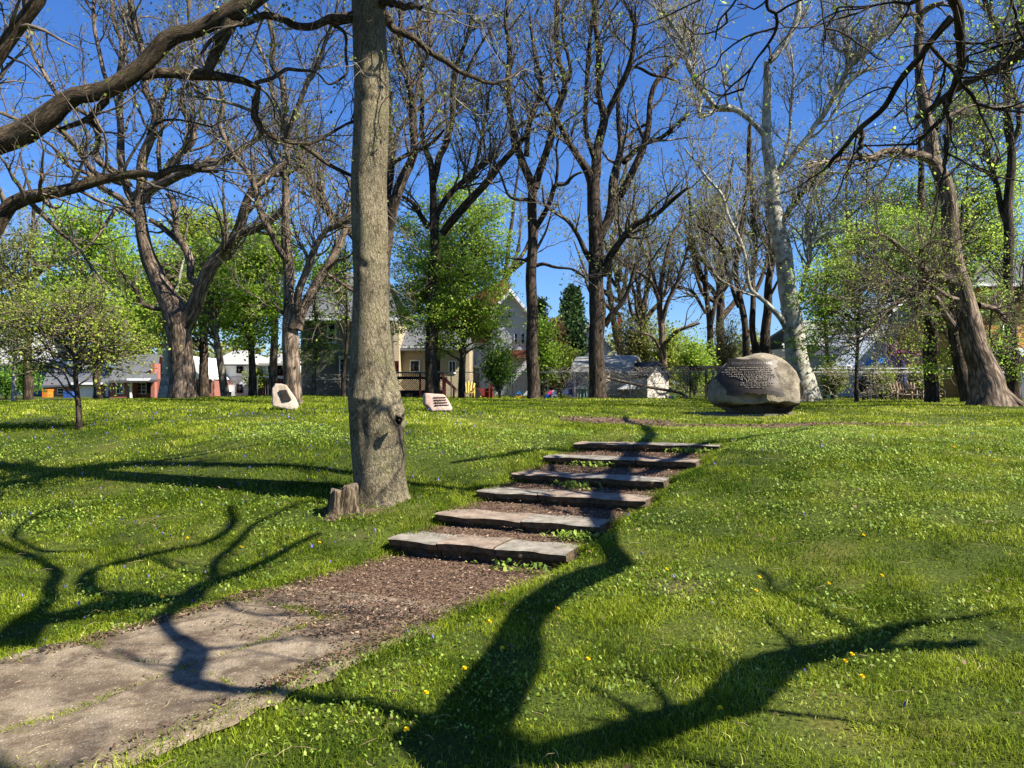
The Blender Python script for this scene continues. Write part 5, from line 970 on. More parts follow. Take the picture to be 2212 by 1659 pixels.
# ---------------------------------------------------------------- stones
def stonemat(name, stops, scale=3, bump=.6, bd=.03, fine=40, pits=None):
    m, nt, n, l, b = newmat(name)
    tc = n.new('ShaderNodeTexCoord'); n1 = n.new('ShaderNodeTexNoise'); n1.inputs['Scale'].default_value = scale; n1.inputs['Detail'].default_value = 10; n1.inputs['Roughness'].default_value = .7; l.new(tc.outputs['Object'], n1.inputs[0])
    r1 = ramp(n, stops); l.new(n1.outputs[0], r1.inputs[0])
    n2 = n.new('ShaderNodeTexNoise'); n2.inputs['Scale'].default_value = fine; n2.inputs['Detail'].default_value = 5; l.new(tc.outputs['Object'], n2.inputs[0])
    r2 = ramp(n, [(.3, (.62, .6, .58)), (.7, (1.15, 1.15, 1.15))]); l.new(n2.outputs[0], r2.inputs[0])
    mx = n.new('ShaderNodeMixRGB'); mx.blend_type = 'MULTIPLY'; mx.inputs[0].default_value = .8; l.new(r1.outputs[0], mx.inputs[1]); l.new(r2.outputs[0], mx.inputs[2]); l.new(mx.outputs[0], b.inputs['Base Color'])
    ad = n.new('ShaderNodeMath'); ad.operation = 'MULTIPLY_ADD'; ad.inputs[1].default_value = .25; l.new(n2.outputs[0], ad.inputs[0]); l.new(n1.outputs[0], ad.inputs[2])
    bp = n.new('ShaderNodeBump'); bp.inputs['Strength'].default_value = bump; bp.inputs['Distance'].default_value = bd; l.new(ad.outputs[0], bp.inputs['Height']); l.new(bp.outputs[0], b.inputs['Normal'])
    b.inputs['Roughness'].default_value = .9; b.inputs['Specular IOR Level'].default_value = .2
    return m
M['boulder'] = stonemat('boulder_granite', [(.3, (.08, .06, .042)), (.44, (.18, .145, .10)), (.56, (.29, .245, .175)), (.66, (.24, .20, .14)), (.78, (.13, .12, .08))], scale=2.2, bump=1, bd=.05)
M['bronze'] = mat('weathered_bronze', (.06, .045, .032), (.02, .016, .012), scale=4, metallic=.35, rough=.5, bump=.4, bdist=.01)
M['bronze_hi'] = mat('bronze_letters', (.30, .26, .22), (.2, .17, .14), metallic=.4, rough=.35, bump=0)
M['palestone'] = stonemat('pale_stone', [(.3, (.22, .16, .11)), (.5, (.42, .34, .255)), (.7, (.52, .44, .35))], scale=2.5)
M['pinkstone'] = stonemat('pink_granite', [(.3, (.33, .21, .16)), (.5, (.47, .33, .26)), (.7, (.54, .41, .33))], scale=3, bump=.3)
M['concrete'] = mat('plain_concrete', (.16, .14, .11), (.08, .07, .055), bump=.3)
BD = 20.0
def bz(x, y): return 2600/1.7377+x*.13006, 1250/1.7377+y*.13006      # boulder close-up pixels to picture units
def boulder():
    out = [(1180, 308), (1330, 318), (1470, 375), (1560, 470), (1660, 600), (1760, 720), (1830, 810), (1885, 930), (1895, 1040), (1860, 1180), (1790, 1290), (1680, 1365), (1400, 1395), (1100, 1400), (800, 1395), (570, 1370), (470, 1300), (350, 1230), (240, 1130), (228, 1020), (250, 900), (300, 800), (345, 755), (385, 745), (410, 690), (450, 620), (500, 545), (590, 470), (690, 408), (830, 375), (960, 350), (1080, 318)]
    ctr = np.array([1080, 880]); o = np.array(out, float)-ctr; ang = np.arctan2(-o[:, 1], o[:, 0]); rad = np.hypot(o[:, 0], o[:, 1]); k = np.argsort(ang); ang, rad = ang[k], rad[k]
    ang = np.concatenate([ang-2*math.pi, ang, ang+2*math.pi]); rad = np.tile(rad, 3)
    na, nt_ = 160, 90; ph = np.linspace(-math.pi, math.pi, na, endpoint=False); th = np.linspace(.0, math.pi, nt_)
    TH, PH = np.meshgrid(th, ph, indexing='ij'); Rr = np.interp(PH, ang, rad)*.13006/F*BD
    u0, v0 = bz(*ctr); c = P(u0, v0, BD+.75)
    st = np.abs(np.sin(TH))**.62; ct = np.sign(np.cos(TH))*np.abs(np.cos(TH))**.85
    x = Rr*np.cos(PH)*st; z = Rr*np.sin(PH)*st; y = -ct*.82
    front = np.clip(-y/.5, 0, 1)
    for (nx_, ny_, nz_, dd_) in [(0, -1, .24, .60), (.75, -.62, .18, .98), (.62, -.15, .77, .93), (-.62, -.45, .64, .80), (-.85, -.5, -.1, 1.03), (.2, -.3, .93, .80), (.95, -.2, -.25, 1.12), (-.3, .9, .3, .7), (.6, .75, .3, .85)]:
        nv_ = np.array([nx_, ny_, nz_]); nv_ = nv_/np.linalg.norm(nv_); ex = np.maximum(x*nv_[0]+y*nv_[1]+z*nv_[2]-dd_, 0)*.85
        x = x-ex*nv_[0]*.3; y = y-ex*nv_[1]; z = z-ex*nv_[2]*.3
    # leaning front face, undercut below the crease
    y += 0
    zc = -(1165-880)*.13006/F*BD; und = np.clip((zc+.03*np.sin(x*4+.5)+.012*np.sin(x*13+1)-z)/.12, 0, 1)**.7; y += front*und*1.2*(.75+.25*np.sin(x*2+1)); x = x*(1-.12*und*(z < zc-.1))
    # right facet rough, corner
    rf = np.clip((x-.86)/.25, 0, 1)*front; y += rf*.5
    nz = sn(x*2.2+z, z*2.2+y*2, 4, 1.5, 4)*.045-.03*np.maximum(0, sn(x*3-z*2, z*4+y*3, 14, 2, 3)-.3)+rf*sn(x*3, z*9+y*4, 8, 2.5, 3)*.05
    n_ = nrm(np.stack([x, y*1.3, z], -1)); V = np.stack([x, y, z], -1)+n_*nz[..., None]+c
    base = c[2]-(1400-880)*.13006/F*BD
    V[..., 2] = np.maximum(V[..., 2], base-.05)
    org = (c[0], c[1], base); t_ = empty('boulder', org, 'big rounded boulder with a dark bronze plaque reading SENECA INDIAN PARK', 'boulder')
    i = np.arange(nt_-1)[:, None]*na; j = np.arange(na)[None]; j2 = (j+1) % na
    Fq = np.stack([i+j, i+j+na, i+j2+na, i+j2], -1).reshape(-1, 4)
    mk('rock', V.reshape(-1, 3), Fq, M['boulder'], t_, smooth=True)
    # surface depth lookup for the plaque: nearest front vertex
    Vf = V[:nt_//2].reshape(-1, 3)
    def yat(X_, Z_):
        d = (Vf[:, 0]-X_)**2+(Vf[:, 2]-Z_)**2; k = np.argsort(d)[:4]; return Vf[k, 1].mean()
    po = [(700, 425), (760, 408), (860, 430), (980, 432), (1090, 415), (1180, 440), (1300, 432), (1390, 428), (1450, 450), (1450, 490), (1400, 520), (1440, 555), (1370, 580), (1350, 650), (1390, 700), (1370, 780), (1375, 850), (1395, 930), (1440, 985), (1500, 1050), (1430, 1068), (1370, 1062), (1310, 1030), (1250, 1035), (1190, 1010), (1120, 1005), (1060, 1025), (1000, 1000), (940, 1010), (880, 985), (820, 1010), (790, 1040), (730, 1025), (690, 1045), (640, 1020), (590, 1030), (600, 985), (640, 950), (670, 905), (610, 890), (590, 850), (520, 850), (530, 800), (480, 770), (430, 780), (440, 745), (520, 640), (600, 560), (660, 500), (680, 440)]
    Q = []
    for (a, b_) in po:
        u, v = bz(a, b_); p = P(u, v, BD+.0); Q.append([p[0], p[2]])
    Q = np.array(Q); A_ = []
    # smooth reference plane from samples, pushed just proud of the rock
    sx = np.linspace(Q[:, 0].min()+.1, Q[:, 0].max()-.1, 12); sz = np.linspace(Q[:, 1].min()+.08, Q[:, 1].max()-.1, 9)
    SX, SZ = np.meshgrid(sx, sz); YY = np.array([yat(a, b_) for a, b_ in zip(SX.ravel(), SZ.ravel())])
    cf = np.linalg.lstsq(np.stack([np.ones(SX.size), SX.ravel(), SZ.ravel(), SX.ravel()**2, SZ.ravel()**2], 1), YY, rcond=None)[0]
    res = np.stack([np.ones(SX.size), SX.ravel(), SZ.ravel(), SX.ravel()**2, SZ.ravel()**2], 1)@cf-YY
    off = -max(0, np.percentile(res, 99))-.06
    def yp(X_, Z_): return cf[0]+cf[1]*X_+cf[2]*Z_+cf[3]*X_**2+cf[4]*Z_**2+off
    import bmesh
    bm = bmesh.new(); vs = [bm.verts.new((q[0], 0, q[1])) for q in Q]; f_ = bm.faces.new(vs)
    for it in range(9):
        pass
    bmesh.ops.triangulate(bm, faces=bm.faces[:]); 
    for it in range(3): bmesh.ops.subdivide_edges(bm, edges=[e for e in bm.edges if e.calc_length() > .12], cuts=1, use_grid_fill=False); bmesh.ops.triangulate(bm, faces=[f for f in bm.faces if len(f.verts) > 3])
    bm.normal_update()
    fr = [[v.co.x, 0, v.co.z] for v in bm.verts]; fa = [[v.index for v in f.verts] for f in bm.faces]; bm.verts.index_update()
    fa = [[v.index for v in f.verts] for f in bm.faces]; bnd = [[v.index for v in e.verts] for e in bm.edges if len(e.link_faces) == 1]; bm.free()
    fr = np.array(fr); n0 = len(fr); yf = yp(fr[:, 0], fr[:, 2]); Vp = np.vstack([np.stack([fr[:, 0], yf+.006*np.sin(fr[:, 0]*9)*np.sin(fr[:, 2]*11), fr[:, 2]], 1), np.stack([fr[:, 0], yf+.09, fr[:, 2]], 1)])
    nn = np.cross(Vp[fa[0][1]]-Vp[fa[0][0]], Vp[fa[0][2]]-Vp[fa[0][0]])
    if nn[1] > 0: fa = [f[::-1] for f in fa]
    faces = fa+[[a, b_, b_+n0, a+n0] for a, b_ in bnd]
    pq = mk('plaque', Vp, faces, M['bronze'], t_)
    # heading letters
    cu = bpy.data.curves.new('t', 'FONT'); cu.body = 'SENECA INDIAN PARK'; cu.size = 1; cu.extrude = .05; cu.align_x = 'CENTER'; cu.space_character = 1.12
    to = bpy.data.objects.new('t', cu); COL.objects.link(to); dg = bpy.context.evaluated_depsgraph_get(); me = bpy.data.meshes.new_from_object(to.evaluated_get(dg)); bpy.data.objects.remove(to)
    co = np.array([v.co[:] for v in me.vertices]); fcs = [list(p.vertices) for p in me.polygons]
    wd = co[:, 0].max()-co[:, 0].min(); u1, v1 = bz(700, 520); u2, v2 = bz(1345, 520); p1, p2 = P(u1, v1, BD), P(u2, v2, BD)
    sx_ = (p2[0]-p1[0])/wd; hz = 46*.13006/F*BD/.72
    Xl = (p1[0]+p2[0])/2+co[:, 0]*sx_; Zl = p1[2]+co[:, 1]*hz
    mk('heading_letters', np.stack([Xl, yp(Xl, Zl)-.004-co[:, 2]*.14, Zl], 1), fcs, M['bronze_hi'], pq)
    # worn rows of small raised lettering: too worn to read
    mb = MB(); r = np.random.default_rng(3)
    rows = [(590, 640, 1320), (625, 600, 1330), (662, 545, 1335), (698, 560, 1350), (732, 640, 1360), (760, 760, 1290), (785, 800, 1240), (812, 880, 1060), (845, 800, 1340), (880, 790, 1320), (915, 850, 1180)]
    for (y_, a, b_) in rows:
        x_ = a
        while x_ < b_:
            w1 = r.uniform(12, 26); 
            if r.random() < .16: x_ += 18; continue
            u, v = bz(x_, y_); u3, v3 = bz(x_+w1*.7, y_-20); p, q = P(u, v, BD), P(u3, v3, BD)
            yy = float(yp(p[0], p[2])); 
            for zz in ((0, .22), (.42, .58), (.8, 1.0)):
                if r.random() < .8: mb.box(p[0], q[0], yy-.008, yy+.01, p[2]+(q[2]-p[2])*zz[0], p[2]+(q[2]-p[2])*zz[1])
            mb.box(p[0], p[0]+.004, yy-.009, yy+.01, p[2], q[2]); x_ += w1
    mb.build('worn_lettering', M['bronze_hi'], pq)
    # concrete pad under it
    c2 = P(1620, 905, 20.3); gz = float(h(c2[:1], c2[1:2])[0]); a = np.linspace(0, 6.283, 25)[:-1]
    V = np.concatenate([np.stack([c2[0]+np.cos(a)*(1.35+.1*np.sin(a*5)), 20.85+np.sin(a)*.8, np.full(24, z_)], 1) for z_ in (gz-.1, max(gz+.045, base-.03))]); k = np.arange(24)
    fs = [[i, (i+1) % 24, 24+(i+1) % 24, 24+i] for i in range(24)]+[list(24+k)]
    tag(mk('concrete_pad', V, fs, M['concrete'], origin=(c2[0], 20.7, gz)), 'thin concrete pad under the inscribed boulder', 'concrete pad')
boulder()
def rock(name, label, c, outline, depth, D, m, seed=1, crop='d', rough=.02, slope=.0, side=None):
    """closed stone from a front outline with real depth; front leans back by slope"""
    pts = np.array([P(*px(crop, a, b_), D) for a, b_ in outline]); cx = pts[:, 0].mean(); cz = pts[:, 2].mean()
    n = 72; seg = np.vstack([pts, pts[:1]]); L_ = np.concatenate([[0], np.cumsum(np.linalg.norm(np.diff(seg, axis=0), axis=1))]); t = np.linspace(0, L_[-1], n, endpoint=False)
    ox = np.interp(t, L_, seg[:, 0]); oz = np.interp(t, L_, seg[:, 2]); rings = []
    for (sc_, yy) in [(0, .0), (.5, .0), (.85, .0), (.96, .02), (1, .07), (1.02, .3), (1.0, .7), (.9, .93), (.6, 1.0), (0, 1.0)]:
        x = cx+(ox-cx)*sc_; z = cz+(oz-cz)*sc_; y = D+yy*depth+slope*(z-pts[:, 2].min())*(1 if yy < .5 else .6)
        if side: x = x+side*yy
        nz = sn(x*3+z, z*3+yy*2, seed, 2, 4)*rough; rings.append(np.stack([x+nz*.5, y+nz, z+nz*.4], 1))
    V = np.array(rings).reshape(-1, 3); k = len(rings); i = np.arange(k-1)[:, None]*n; j = np.arange(n)[None]; j2 = (j+1) % n
    base = (cx, D+depth/2, pts[:, 2].min()); t_ = empty(name, base, label, c)
    mk('rock', V, np.stack([i+j, i+j2, i+j2+n, i+j+n], -1).reshape(-1, 4), m, t_, smooth=True); return t_
t_ = rock('plaque_stone', 'pale leaning stone with a small dark plaque, in front of the two stemmed maple', 'memorial stone', [(1740, 1090), (1780, 1088), (1815, 1100), (1850, 1150), (1880, 1190), (1898, 1225), (1895, 1250), (1860, 1258), (1820, 1252), (1775, 1240), (1740, 1238), (1730, 1170), (1722, 1120)], .55, 18, M['palestone'], 3, rough=.05, slope=.35, side=-.12)
def quadslab(name, crop, pts, D, th, m, parent, slope=0, z0=0, dy=0):
    Q = np.array([P(*px(crop, a, b_), D) for a, b_ in pts]); Q[:, 1] += slope*(Q[:, 2]-z0)+dy; V = np.vstack([Q, Q+[0, th, 0]]); n = len(Q)
    return mk(name, V, [list(range(n)), list(range(2*n-1, n-1, -1))]+[[i, i+n, (i+1) % n+n, (i+1) % n] for i in range(n)], m, parent)
z0_ = min(P(*px('d', a, b_), 18)[2] for a, b_ in [(1860, 1258)])
quadslab('plaque', 'd', [(1772, 1131), (1816, 1128), (1856, 1193), (1806, 1198)], 18, .06, M['bronze'], t_, .35, z0_, -.04)
t_ = rock('marker_stone', 'squat pink granite marker with a slanted face, right of the front trunk', 'memorial stone', [(508, 1152), (560, 1155), (625, 1160), (650, 1195), (682, 1245), (672, 1262), (600, 1266), (545, 1270), (520, 1240), (500, 1225), (496, 1165)], .45, 18, M['pinkstone'], 6, crop='e', rough=.03, slope=.45, side=-.1)
mb = MB(); r = np.random.default_rng(4); z0_ = P(*px('e', 600, 1266), 18)[2]
for y_ in (1178, 1194, 1210, 1226):
    x_ = 555+(y_-1178)*.25
    while x_ < 625+(y_-1178)*.5:
        w1 = r.uniform(5, 11); p = P(*px('e', x_, y_), 18); q = P(*px('e', x_+w1, y_-5), 18); yy = p[1]+.45*(p[2]-z0_)-.016; mb.box(p[0], q[0], yy, yy+.03, p[2], q[2]); x_ += w1+3
mb.build('worn_lettering', mat('worn_letters', (.40, .27, .21), bump=0), t_)
# ---- tree stump
def stump():
    D = 8.7; D_ = D
    for _ in range(8):
        p = P(737, 1118, D_); gz = float(h(p[:1], p[1:2])[0]); D_ = (EYE-gz)*F/(1118-829.5)
    c = P(737, 1118, D_+.12); gz = float(h(c[:1], c[1:2])[0]); t_ = empty('tree_stump', (c[0], c[1], gz), 'jagged weathered stump with a hollow dark front, at the foot of the front trunk', 'tree stump')
    n = 72; a = np.linspace(0, 2*math.pi, n, endpoint=False); s_ = D_/F; top = 1063; H = (1118-top)*s_
    rings = []; r = np.random.default_rng(11); ta = 1+.16*np.sin(a*3+.5)+.1*np.sin(a*7+2); jag = r.normal(size=n)*.012+.02*np.sin(a*5)
    hollow = np.exp(-(np.angle(np.exp(1j*(a+1.25)))/.42)**2)
    for k, (zt, rr) in enumerate([(-.12, 48), (0, 42), (.12, 36), (.35, 31), (.7, 29.5), (.93, 29), (1, 28.5), (1.0, 26), (.97, 15), (.95, 0)]):
        R = rr*s_*(1+(ta-1)*(1.4 if zt < .2 else .6)); R = R*(1+.05*np.sin(a*14+zt*2)+.04*np.sin(a*23+1))*(1-hollow*(.4 if rr > 20 else .2)*(zt < .62))
        rings.append(np.stack([c[0]+np.cos(a)*R+.02*zt, c[1]+np.sin(a)*R, gz+zt*H+(jag if k > 4 and k < 9 else 0)+.0*a+.03*np.cos(a)*zt], 1))
    V = np.array(rings).reshape(-1, 3); bc = V-np.array([c[0], c[1], gz]); k = len(rings); i = np.arange(k-1)[:, None]*n; j = np.arange(n)[None]; j2 = (j+1) % n
    Fq = np.stack([i+j, i+j2, i+j2+n, i+j+n], -1).reshape(-1, 4); mi = np.repeat([0]*(k-4)+[1]*3, n)
    m1 = barkmat('stump_bark', (.01, .007, .004), (.06, .042, .026), (.22, .165, .10), zs=.12, scale=22, bump=1, bd=.02); m2 = mat('stump_top', (.2, .15, .1), (.06, .045, .03), scale=30, bump=1)
    mk('stump_wood', V, Fq, [m1, m2], t_, smooth=True, attrs={'bc': bc}, mi=mi)
stump()
# ---------------------------------------------------------------- buildings
def ngon_prism(name, pts, D, depth, m, parent, dy=0):
    Q = np.array([P(u, v, D) for u, v in pts]); Q[:, 1] += dy
    if np.cross(Q[1]-Q[0], Q[2]-Q[1])[1] > 0: Q = Q[::-1]
    n = len(Q); V = np.vstack([Q, Q+[0, depth, 0]])
    return mk(name, V, [list(range(n)), list(range(2*n-1, n-1, -1))]+[[i, i+n, (i+1) % n+n, (i+1) % n] for i in range(n)], m, parent)
def pbox(name, u0, v0, u1, v1, D, depth, m, parent, dy=0): return ngon_prism(name, [(u0, v0), (u1, v0), (u1, v1), (u0, v1)], D, depth, m, parent, dy)
def roofq(name, e0, e1, D0, r0, r1, D1, m, parent, th=.15, back=True):
    """roof slope from the eave (two picture points at D0) up to the ridge (two at D1); a mirrored back slope"""
    a, b_ = P(*e0, D0), P(*e1, D0); d, c = P(*r0, D1), P(*r1, D1)
    V = [a, b_, c, d]; V += [v-np.array([0, 0, th]) for v in V]; F_ = [[0, 1, 2, 3], [4, 7, 6, 5], [0, 4, 5, 1], [1, 5, 6, 2], [2, 6, 7, 3], [3, 7, 4, 0]]
    if back:
        dy = D1-D0; g_, h_ = a+[0, 2*dy, 0], b_+[0, 2*dy, 0]; n = 8; V += [g_, h_, g_-[0, 0, th], h_-[0, 0, th]]; F_ += [[3, 2, 9, 8], [7, 10, 11, 6], [8, 9, 11, 10], [0, 3, 8], [1, 9, 2]] if False else [[3, 2, 9, 8], [7, 10, 11, 6], [8, 9, 11, 10], [3, 8, 10, 7], [2, 6, 11, 9]]
    return mk(name, np.array(V), F_, m, parent)
def window(par, u0, v0, u1, v1, D, frame=3, cols=1, rows=2, m='trim', dark='glass'):
    w_ = empty_child = None
    s_ = D/F; a, b_ = P(u0, v1, D), P(u1, v0, D); f = frame*s_; y0 = D-.06; mb = MB()
    mb.box(a[0], b_[0], y0, y0+.12, a[2], a[2]+f); mb.box(a[0], b_[0], y0, y0+.12, b_[2]-f, b_[2]); mb.box(a[0], a[0]+f, y0+.002, y0+.12, a[2]+f, b_[2]-f); mb.box(b_[0]-f, b_[0], y0+.002, y0+.12, a[2]+f, b_[2]-f)
    for i in range(1, cols): x = a[0]+(b_[0]-a[0])*i/cols; mb.box(x-f*.28, x+f*.28, y0+.01, y0+.1, a[2]+f, b_[2]-f)
    for i in range(1, rows): z = a[2]+(b_[2]-a[2])*i/rows; mb.box(a[0]+f, b_[0]-f, y0+.013, y0+.1, z-f*.28, z+f*.28)
    o = mb.build('window', M[m], par)
    mb = MB(); mb.box(a[0]+f*.5, b_[0]-f*.5, y0+.045, y0+.09, a[2]+f*.5, b_[2]-f*.5); mb.build('pane', M[dark], o); return o
def house(name, label, u, D, cat='house', group=None): return empty(name, (*P(u, 862, D)[:2], .5), label, cat, group)
M['shingle_grey'] = siding('grey_shingles', (.12, .12, .13), .12, True, .85); M['shingle_pale'] = siding('pale_shingles', (.40, .39, .36), .12, True, .92)
M['shingle_dark'] = siding('dark_shingles', (.045, .045, .05), .12, True, .6); M['shingle_red'] = siding('rust_shingles', (.22, .06, .03), .14, True, .7)
M['olive'] = siding('olive_siding', (.235, .205, .15), .13); M['beige'] = siding('beige_siding', (.52, .42, .27), .13, True, .6); M['whites'] = siding('white_siding', (.72, .73, .76), .14, True, .75)
M['bluew'] = siding('pale_blue_and_shaded_white_siding', (.60, .68, .86), .16, True, .85); M['bluegrey'] = siding('blue_grey_siding', (.12, .17, .23), .16); M['orangew'] = siding('orange_wood', (.55, .27, .05), .26, True, .6)
M['brick'] = brickmat('red_brick', (.33, .075, .04), (.25, .055, .032), (.3, .2, .16)); M['brick_o'] = brickmat('orange_brick', (.40, .12, .05), (.34, .09, .04), (.34, .2, .14))
M['redpaint'] = siding('dark_red_boards', (.20, .018, .018), .15, False, .4); M['redwood'] = mat('red_painted_wood', (.26, .03, .025), bump=.1); M['maroon'] = mat('maroon_wood', (.08, .015, .015), bump=.1)
M['tan'] = siding('tan_boards', (.62, .50, .36), .2, False, .75); M['cream'] = mat('cream_stucco', (.62, .56, .48), (.52, .46, .38), bump=.1)
M['blackwood'] = mat('black_wood', (.018, .015, .014), bump=.1); M['orange'] = mat('orange_plastic', (.75, .20, .02), bump=0); M['bluep'] = mat('blue_plastic', (.03, .09, .35), bump=0)
# A: grey blue house far left
H = house('house', 'blue grey house half hidden behind the sapling at the far left', 50, 66)
pbox('wall', -90, 780, 130, 900, 66, 9, M['bluegrey'], H); roofq('roof', (-100, 785), (138, 785), 65.6, (-60, 715), (100, 715), 70.5, M['shingle_pale'], H)
window(H, 108, 800, 118, 846, 66, 2); window(H, 20, 800, 50, 830, 66, 2, 2)
# B: brick garage
H = house('garage', 'low orange brick garage with a white door behind the sapling', 165, 60, 'garage')
pbox('wall', 98, 828, 238, 905, 60, 8, M['brick_o'], H); roofq('roof', (90, 833), (242, 826), 59.6, (105, 795), (232, 792), 64, M['shingle_grey'], H)
pbox('garage_door', 167, 833, 211, 900, 60, .15, M['trim'], H, -.08); pbox('eave', 155, 826, 243, 831, 59.6, .2, M['trim'], H, -.1); pbox('downspout', 231, 829, 236, 900, 60, .12, M['trim'], H, -.2); window(H, 124, 838, 140, 852, 60, 1.5)
b = empty('storage_box', P(97, 870, 57), 'bright orange panel standing at the left end of the brick garage', 'storage box'); pbox('box_body', 91, 843, 103, 880, 57, .7, M['orange'], b); pbox('lid', 90, 841, 104, 844, 57, .75, M['orange'], b, -.02)
for i, (a_, lb) in enumerate([(137, 'blue recycling bin beside the brick garage, left one of the pair'), (147, 'blue recycling bin beside the white garage door, right one of the pair')]):
    b = empty('recycling_bin', P(a_+4, 870, 56), lb, 'bin', 'blue bins by the brick garage'); pbox('bin_body', a_, 848, a_+8.5, 878, 56, .5, M['bluep'], b); pbox('lid', a_-.5, 845.5, a_+9, 848.5, 56, .55, M['bluep'], b, -.02)
# C: brick ranch house
H = house('house', 'low red brick ranch house with white windows and a grey roof', 330, 54)
pbox('wall', 237, 820, 284, 900, 54, 9, M['brick'], H); pbox('wall', 284, 818, 461, 900, 55, 9, M['brick'], H); roofq('roof', (232, 822), (340, 820), 53.6, (262, 765), (345, 765), 58.5, M['shingle_grey'], H)
pbox('gutter', 280, 817, 328, 822.5, 54, .25, M['trim'], H, -.42); pbox('downspout', 282, 822, 286, 900, 54, .1, M['trim'], H, -.12)
pbox('chimney', 326, 785, 334, 900, 54.6, .9, M['brick'], H); ngon_prism('gable', [(395, 819), (395, 800), (417, 770), (430, 779), (459, 819)], 54.6, 6, M['white'], H); roofq('roof', (415, 772), (461, 821), 54.2, (416, 766), (462, 815), 54.4, M['trim'], H, .1, False)
window(H, 251, 826, 268, 851, 54, 2, 2, 2); window(H, 295, 826, 317, 851, 55, 2, 2, 3); window(H, 429, 825, 449, 848, 54.9, 2, 2, 3)
for a_ in (288, 318, 422, 450): pbox('shutter', a_, 826, a_+6, 850, 54.9, .08, M['blackwood'], H, -.05)
for a_ in (): pass
# D: white two storey
H = house('house', 'white two storey house with a pale hipped roof seen between the maples', 505, 58)
pbox('wall', 462, 786, 545, 905, 58, 9, M['whites'], H)
a, b2, c_, d2 = P(445, 787, 57.4), P(549, 787, 57.4), P(534, 757, 62), P(505, 757, 62); e2, f2 = P(445, 787, 57.4)+[0, 10, 0], P(549, 787, 57.4)+[0, 10, 0]
mk('roof', np.array([a, b2, c_, d2, e2, f2]), [[0, 1, 2, 3], [1, 5, 2], [5, 4, 3, 2], [4, 0, 3], [0, 4, 5, 1]], M['shingle_pale'], H)
pbox('gutter', 452, 786, 548, 789.5, 57.6, .2, M['dark'], H); window(H, 511, 791, 525, 806, 58, 1.2, 2, 1, 'dark'); window(H, 511, 830, 525, 849, 58, 1.2, 2, 1, 'dark'); pbox('awning', 477, 836, 495, 846, 57.6, .8, M['white'], H); window(H, 492, 846, 500, 860, 58, 1, 1, 1, 'dark')
# E
H = house('house', 'low white house with a pale roof above the red board fence', 595, 56)
pbox('wall', 568, 780, 640, 905, 56, 8, M['white'], H); roofq('roof', (558, 785), (650, 784), 55.5, (590, 764), (640, 764), 60, M['shingle_pale'], H); window(H, 578, 787, 590, 806, 56, 1.5); window(H, 598, 788, 612, 812, 56, 1.5, 1, 1, 'redwood')
def boardfence(label, u0, u1, vt, D, m):
    f_ = empty('board_fence', P((u0+u1)/2, 862, D), label, 'fence'); mb = MB(); x0, x1 = P(u0, 0, D)[0], P(u1, 0, D)[0]; zt = P(0, vt, D)[2]; x = x0
    while x < x1: mb.box(x, x+.135, D, D+.03, .3, zt+.02*math.sin(x*9)); x += .15
    mb.build('boards', m, f_); mb = MB(); [mb.box(x0, x1, D+.03, D+.08, z_, z_+.09) for z_ in (.95, zt-.3)]; mb.build('rail', m, f_)
    for k in range(4): mb = MB(); x = x0+(x1-x0)*k/3; mb.box(x-.05, x+.05, D+.08, D+.18, .3, zt+.08); mb.build('post', m, f_)
boardfence('tall dark red board fence beside the olive house', 557, 640, 818, 47, mat('dark_red_boards_paint', (.19, .018, .018), bump=.1))
# F: olive house
H = house('house', 'tall olive sided house with grey shingle roof behind the front trunk', 730, 44)
pbox('wall', 650, 686, 850, 890, 44, 9, M['olive'], H); roofq('roof', (640, 690), (862, 684), 43.4, (700, 590), (830, 590), 48.5, M['shingle_grey'], H); pbox('eave', 640, 686, 862, 692, 43.4, .12, M['trim'], H, -.05)
window(H, 706, 694, 727, 742, 44, 4, 1, 2); bay = pbox('bay', 732, 765, 800, 890, 43.2, .8, M['olive'], H); window(H, 733, 774, 746, 826, 43.2, 2.5, 1, 2); ngon_prism('bay_roof', [(716, 766), (750, 752), (830, 750), (830, 768), (722, 768)], 42.9, 1.2, M['shingle_grey'], H); pbox('bay_trim', 730, 768, 830, 774, 43.05, .2, M['trim'], H)
H = house('house', 'beige sided wing with small windows behind the deck', 930, 46)
pbox('wall', 836, 700, 862, 890, 45, 9, M['beige'], H); pbox('wall', 862, 752, 1014, 890, 46, 8, M['beige'], H); pbox('eave', 856, 749, 1023, 756, 45.5, .2, M['trim'], H); roofq('roof', (830, 752), (1024, 750), 45.4, (850, 690), (1000, 690), 50, M['shingle_grey'], H)
window(H, 885, 777, 908, 805, 46, 3, 1, 1); window(H, 969, 779, 985, 807, 46, 2, 2, 1)
# deck with lattice
dk = empty('deck', P(905, 862, 42), 'dark wooden deck with a lattice skirt and red stair rail', 'deck'); s_ = 42/F
a, b2 = P(850, 843, 42), P(957, 817, 42); pbox('platform', 848, 813, 958, 819, 42, 2.6, M['blackwood'], dk); pbox('underdeck_shade', 850, 843, 957, 862, 42, .06, M['blackwood'], dk, .05)  # dark sheet below the lattice stands in for the shade under the deck
mb = MB()
for k in range(-6, 40):
    for sg in (1, -1):
        L_ = (b2[2]-a[2]); x = a[0]+k*.11; K = np.array([[[x, 42-.01*sg, a[2]], [x+sg*L_, 42-.01*sg, b2[2]]]]); 
        if min(x, x+sg*L_) < a[0]-.05 or max(x, x+sg*L_) > b2[0]+.05: continue
        V, f_, bc = tubes(K, np.full((1, 2), .018), 4); mb.add(V, f_)
mb.build('lattice', M['maroon'], dk)
pbox('rail', 848, 804, 958, 806.5, 42, .08, M['blackwood'], dk); mb = MB()
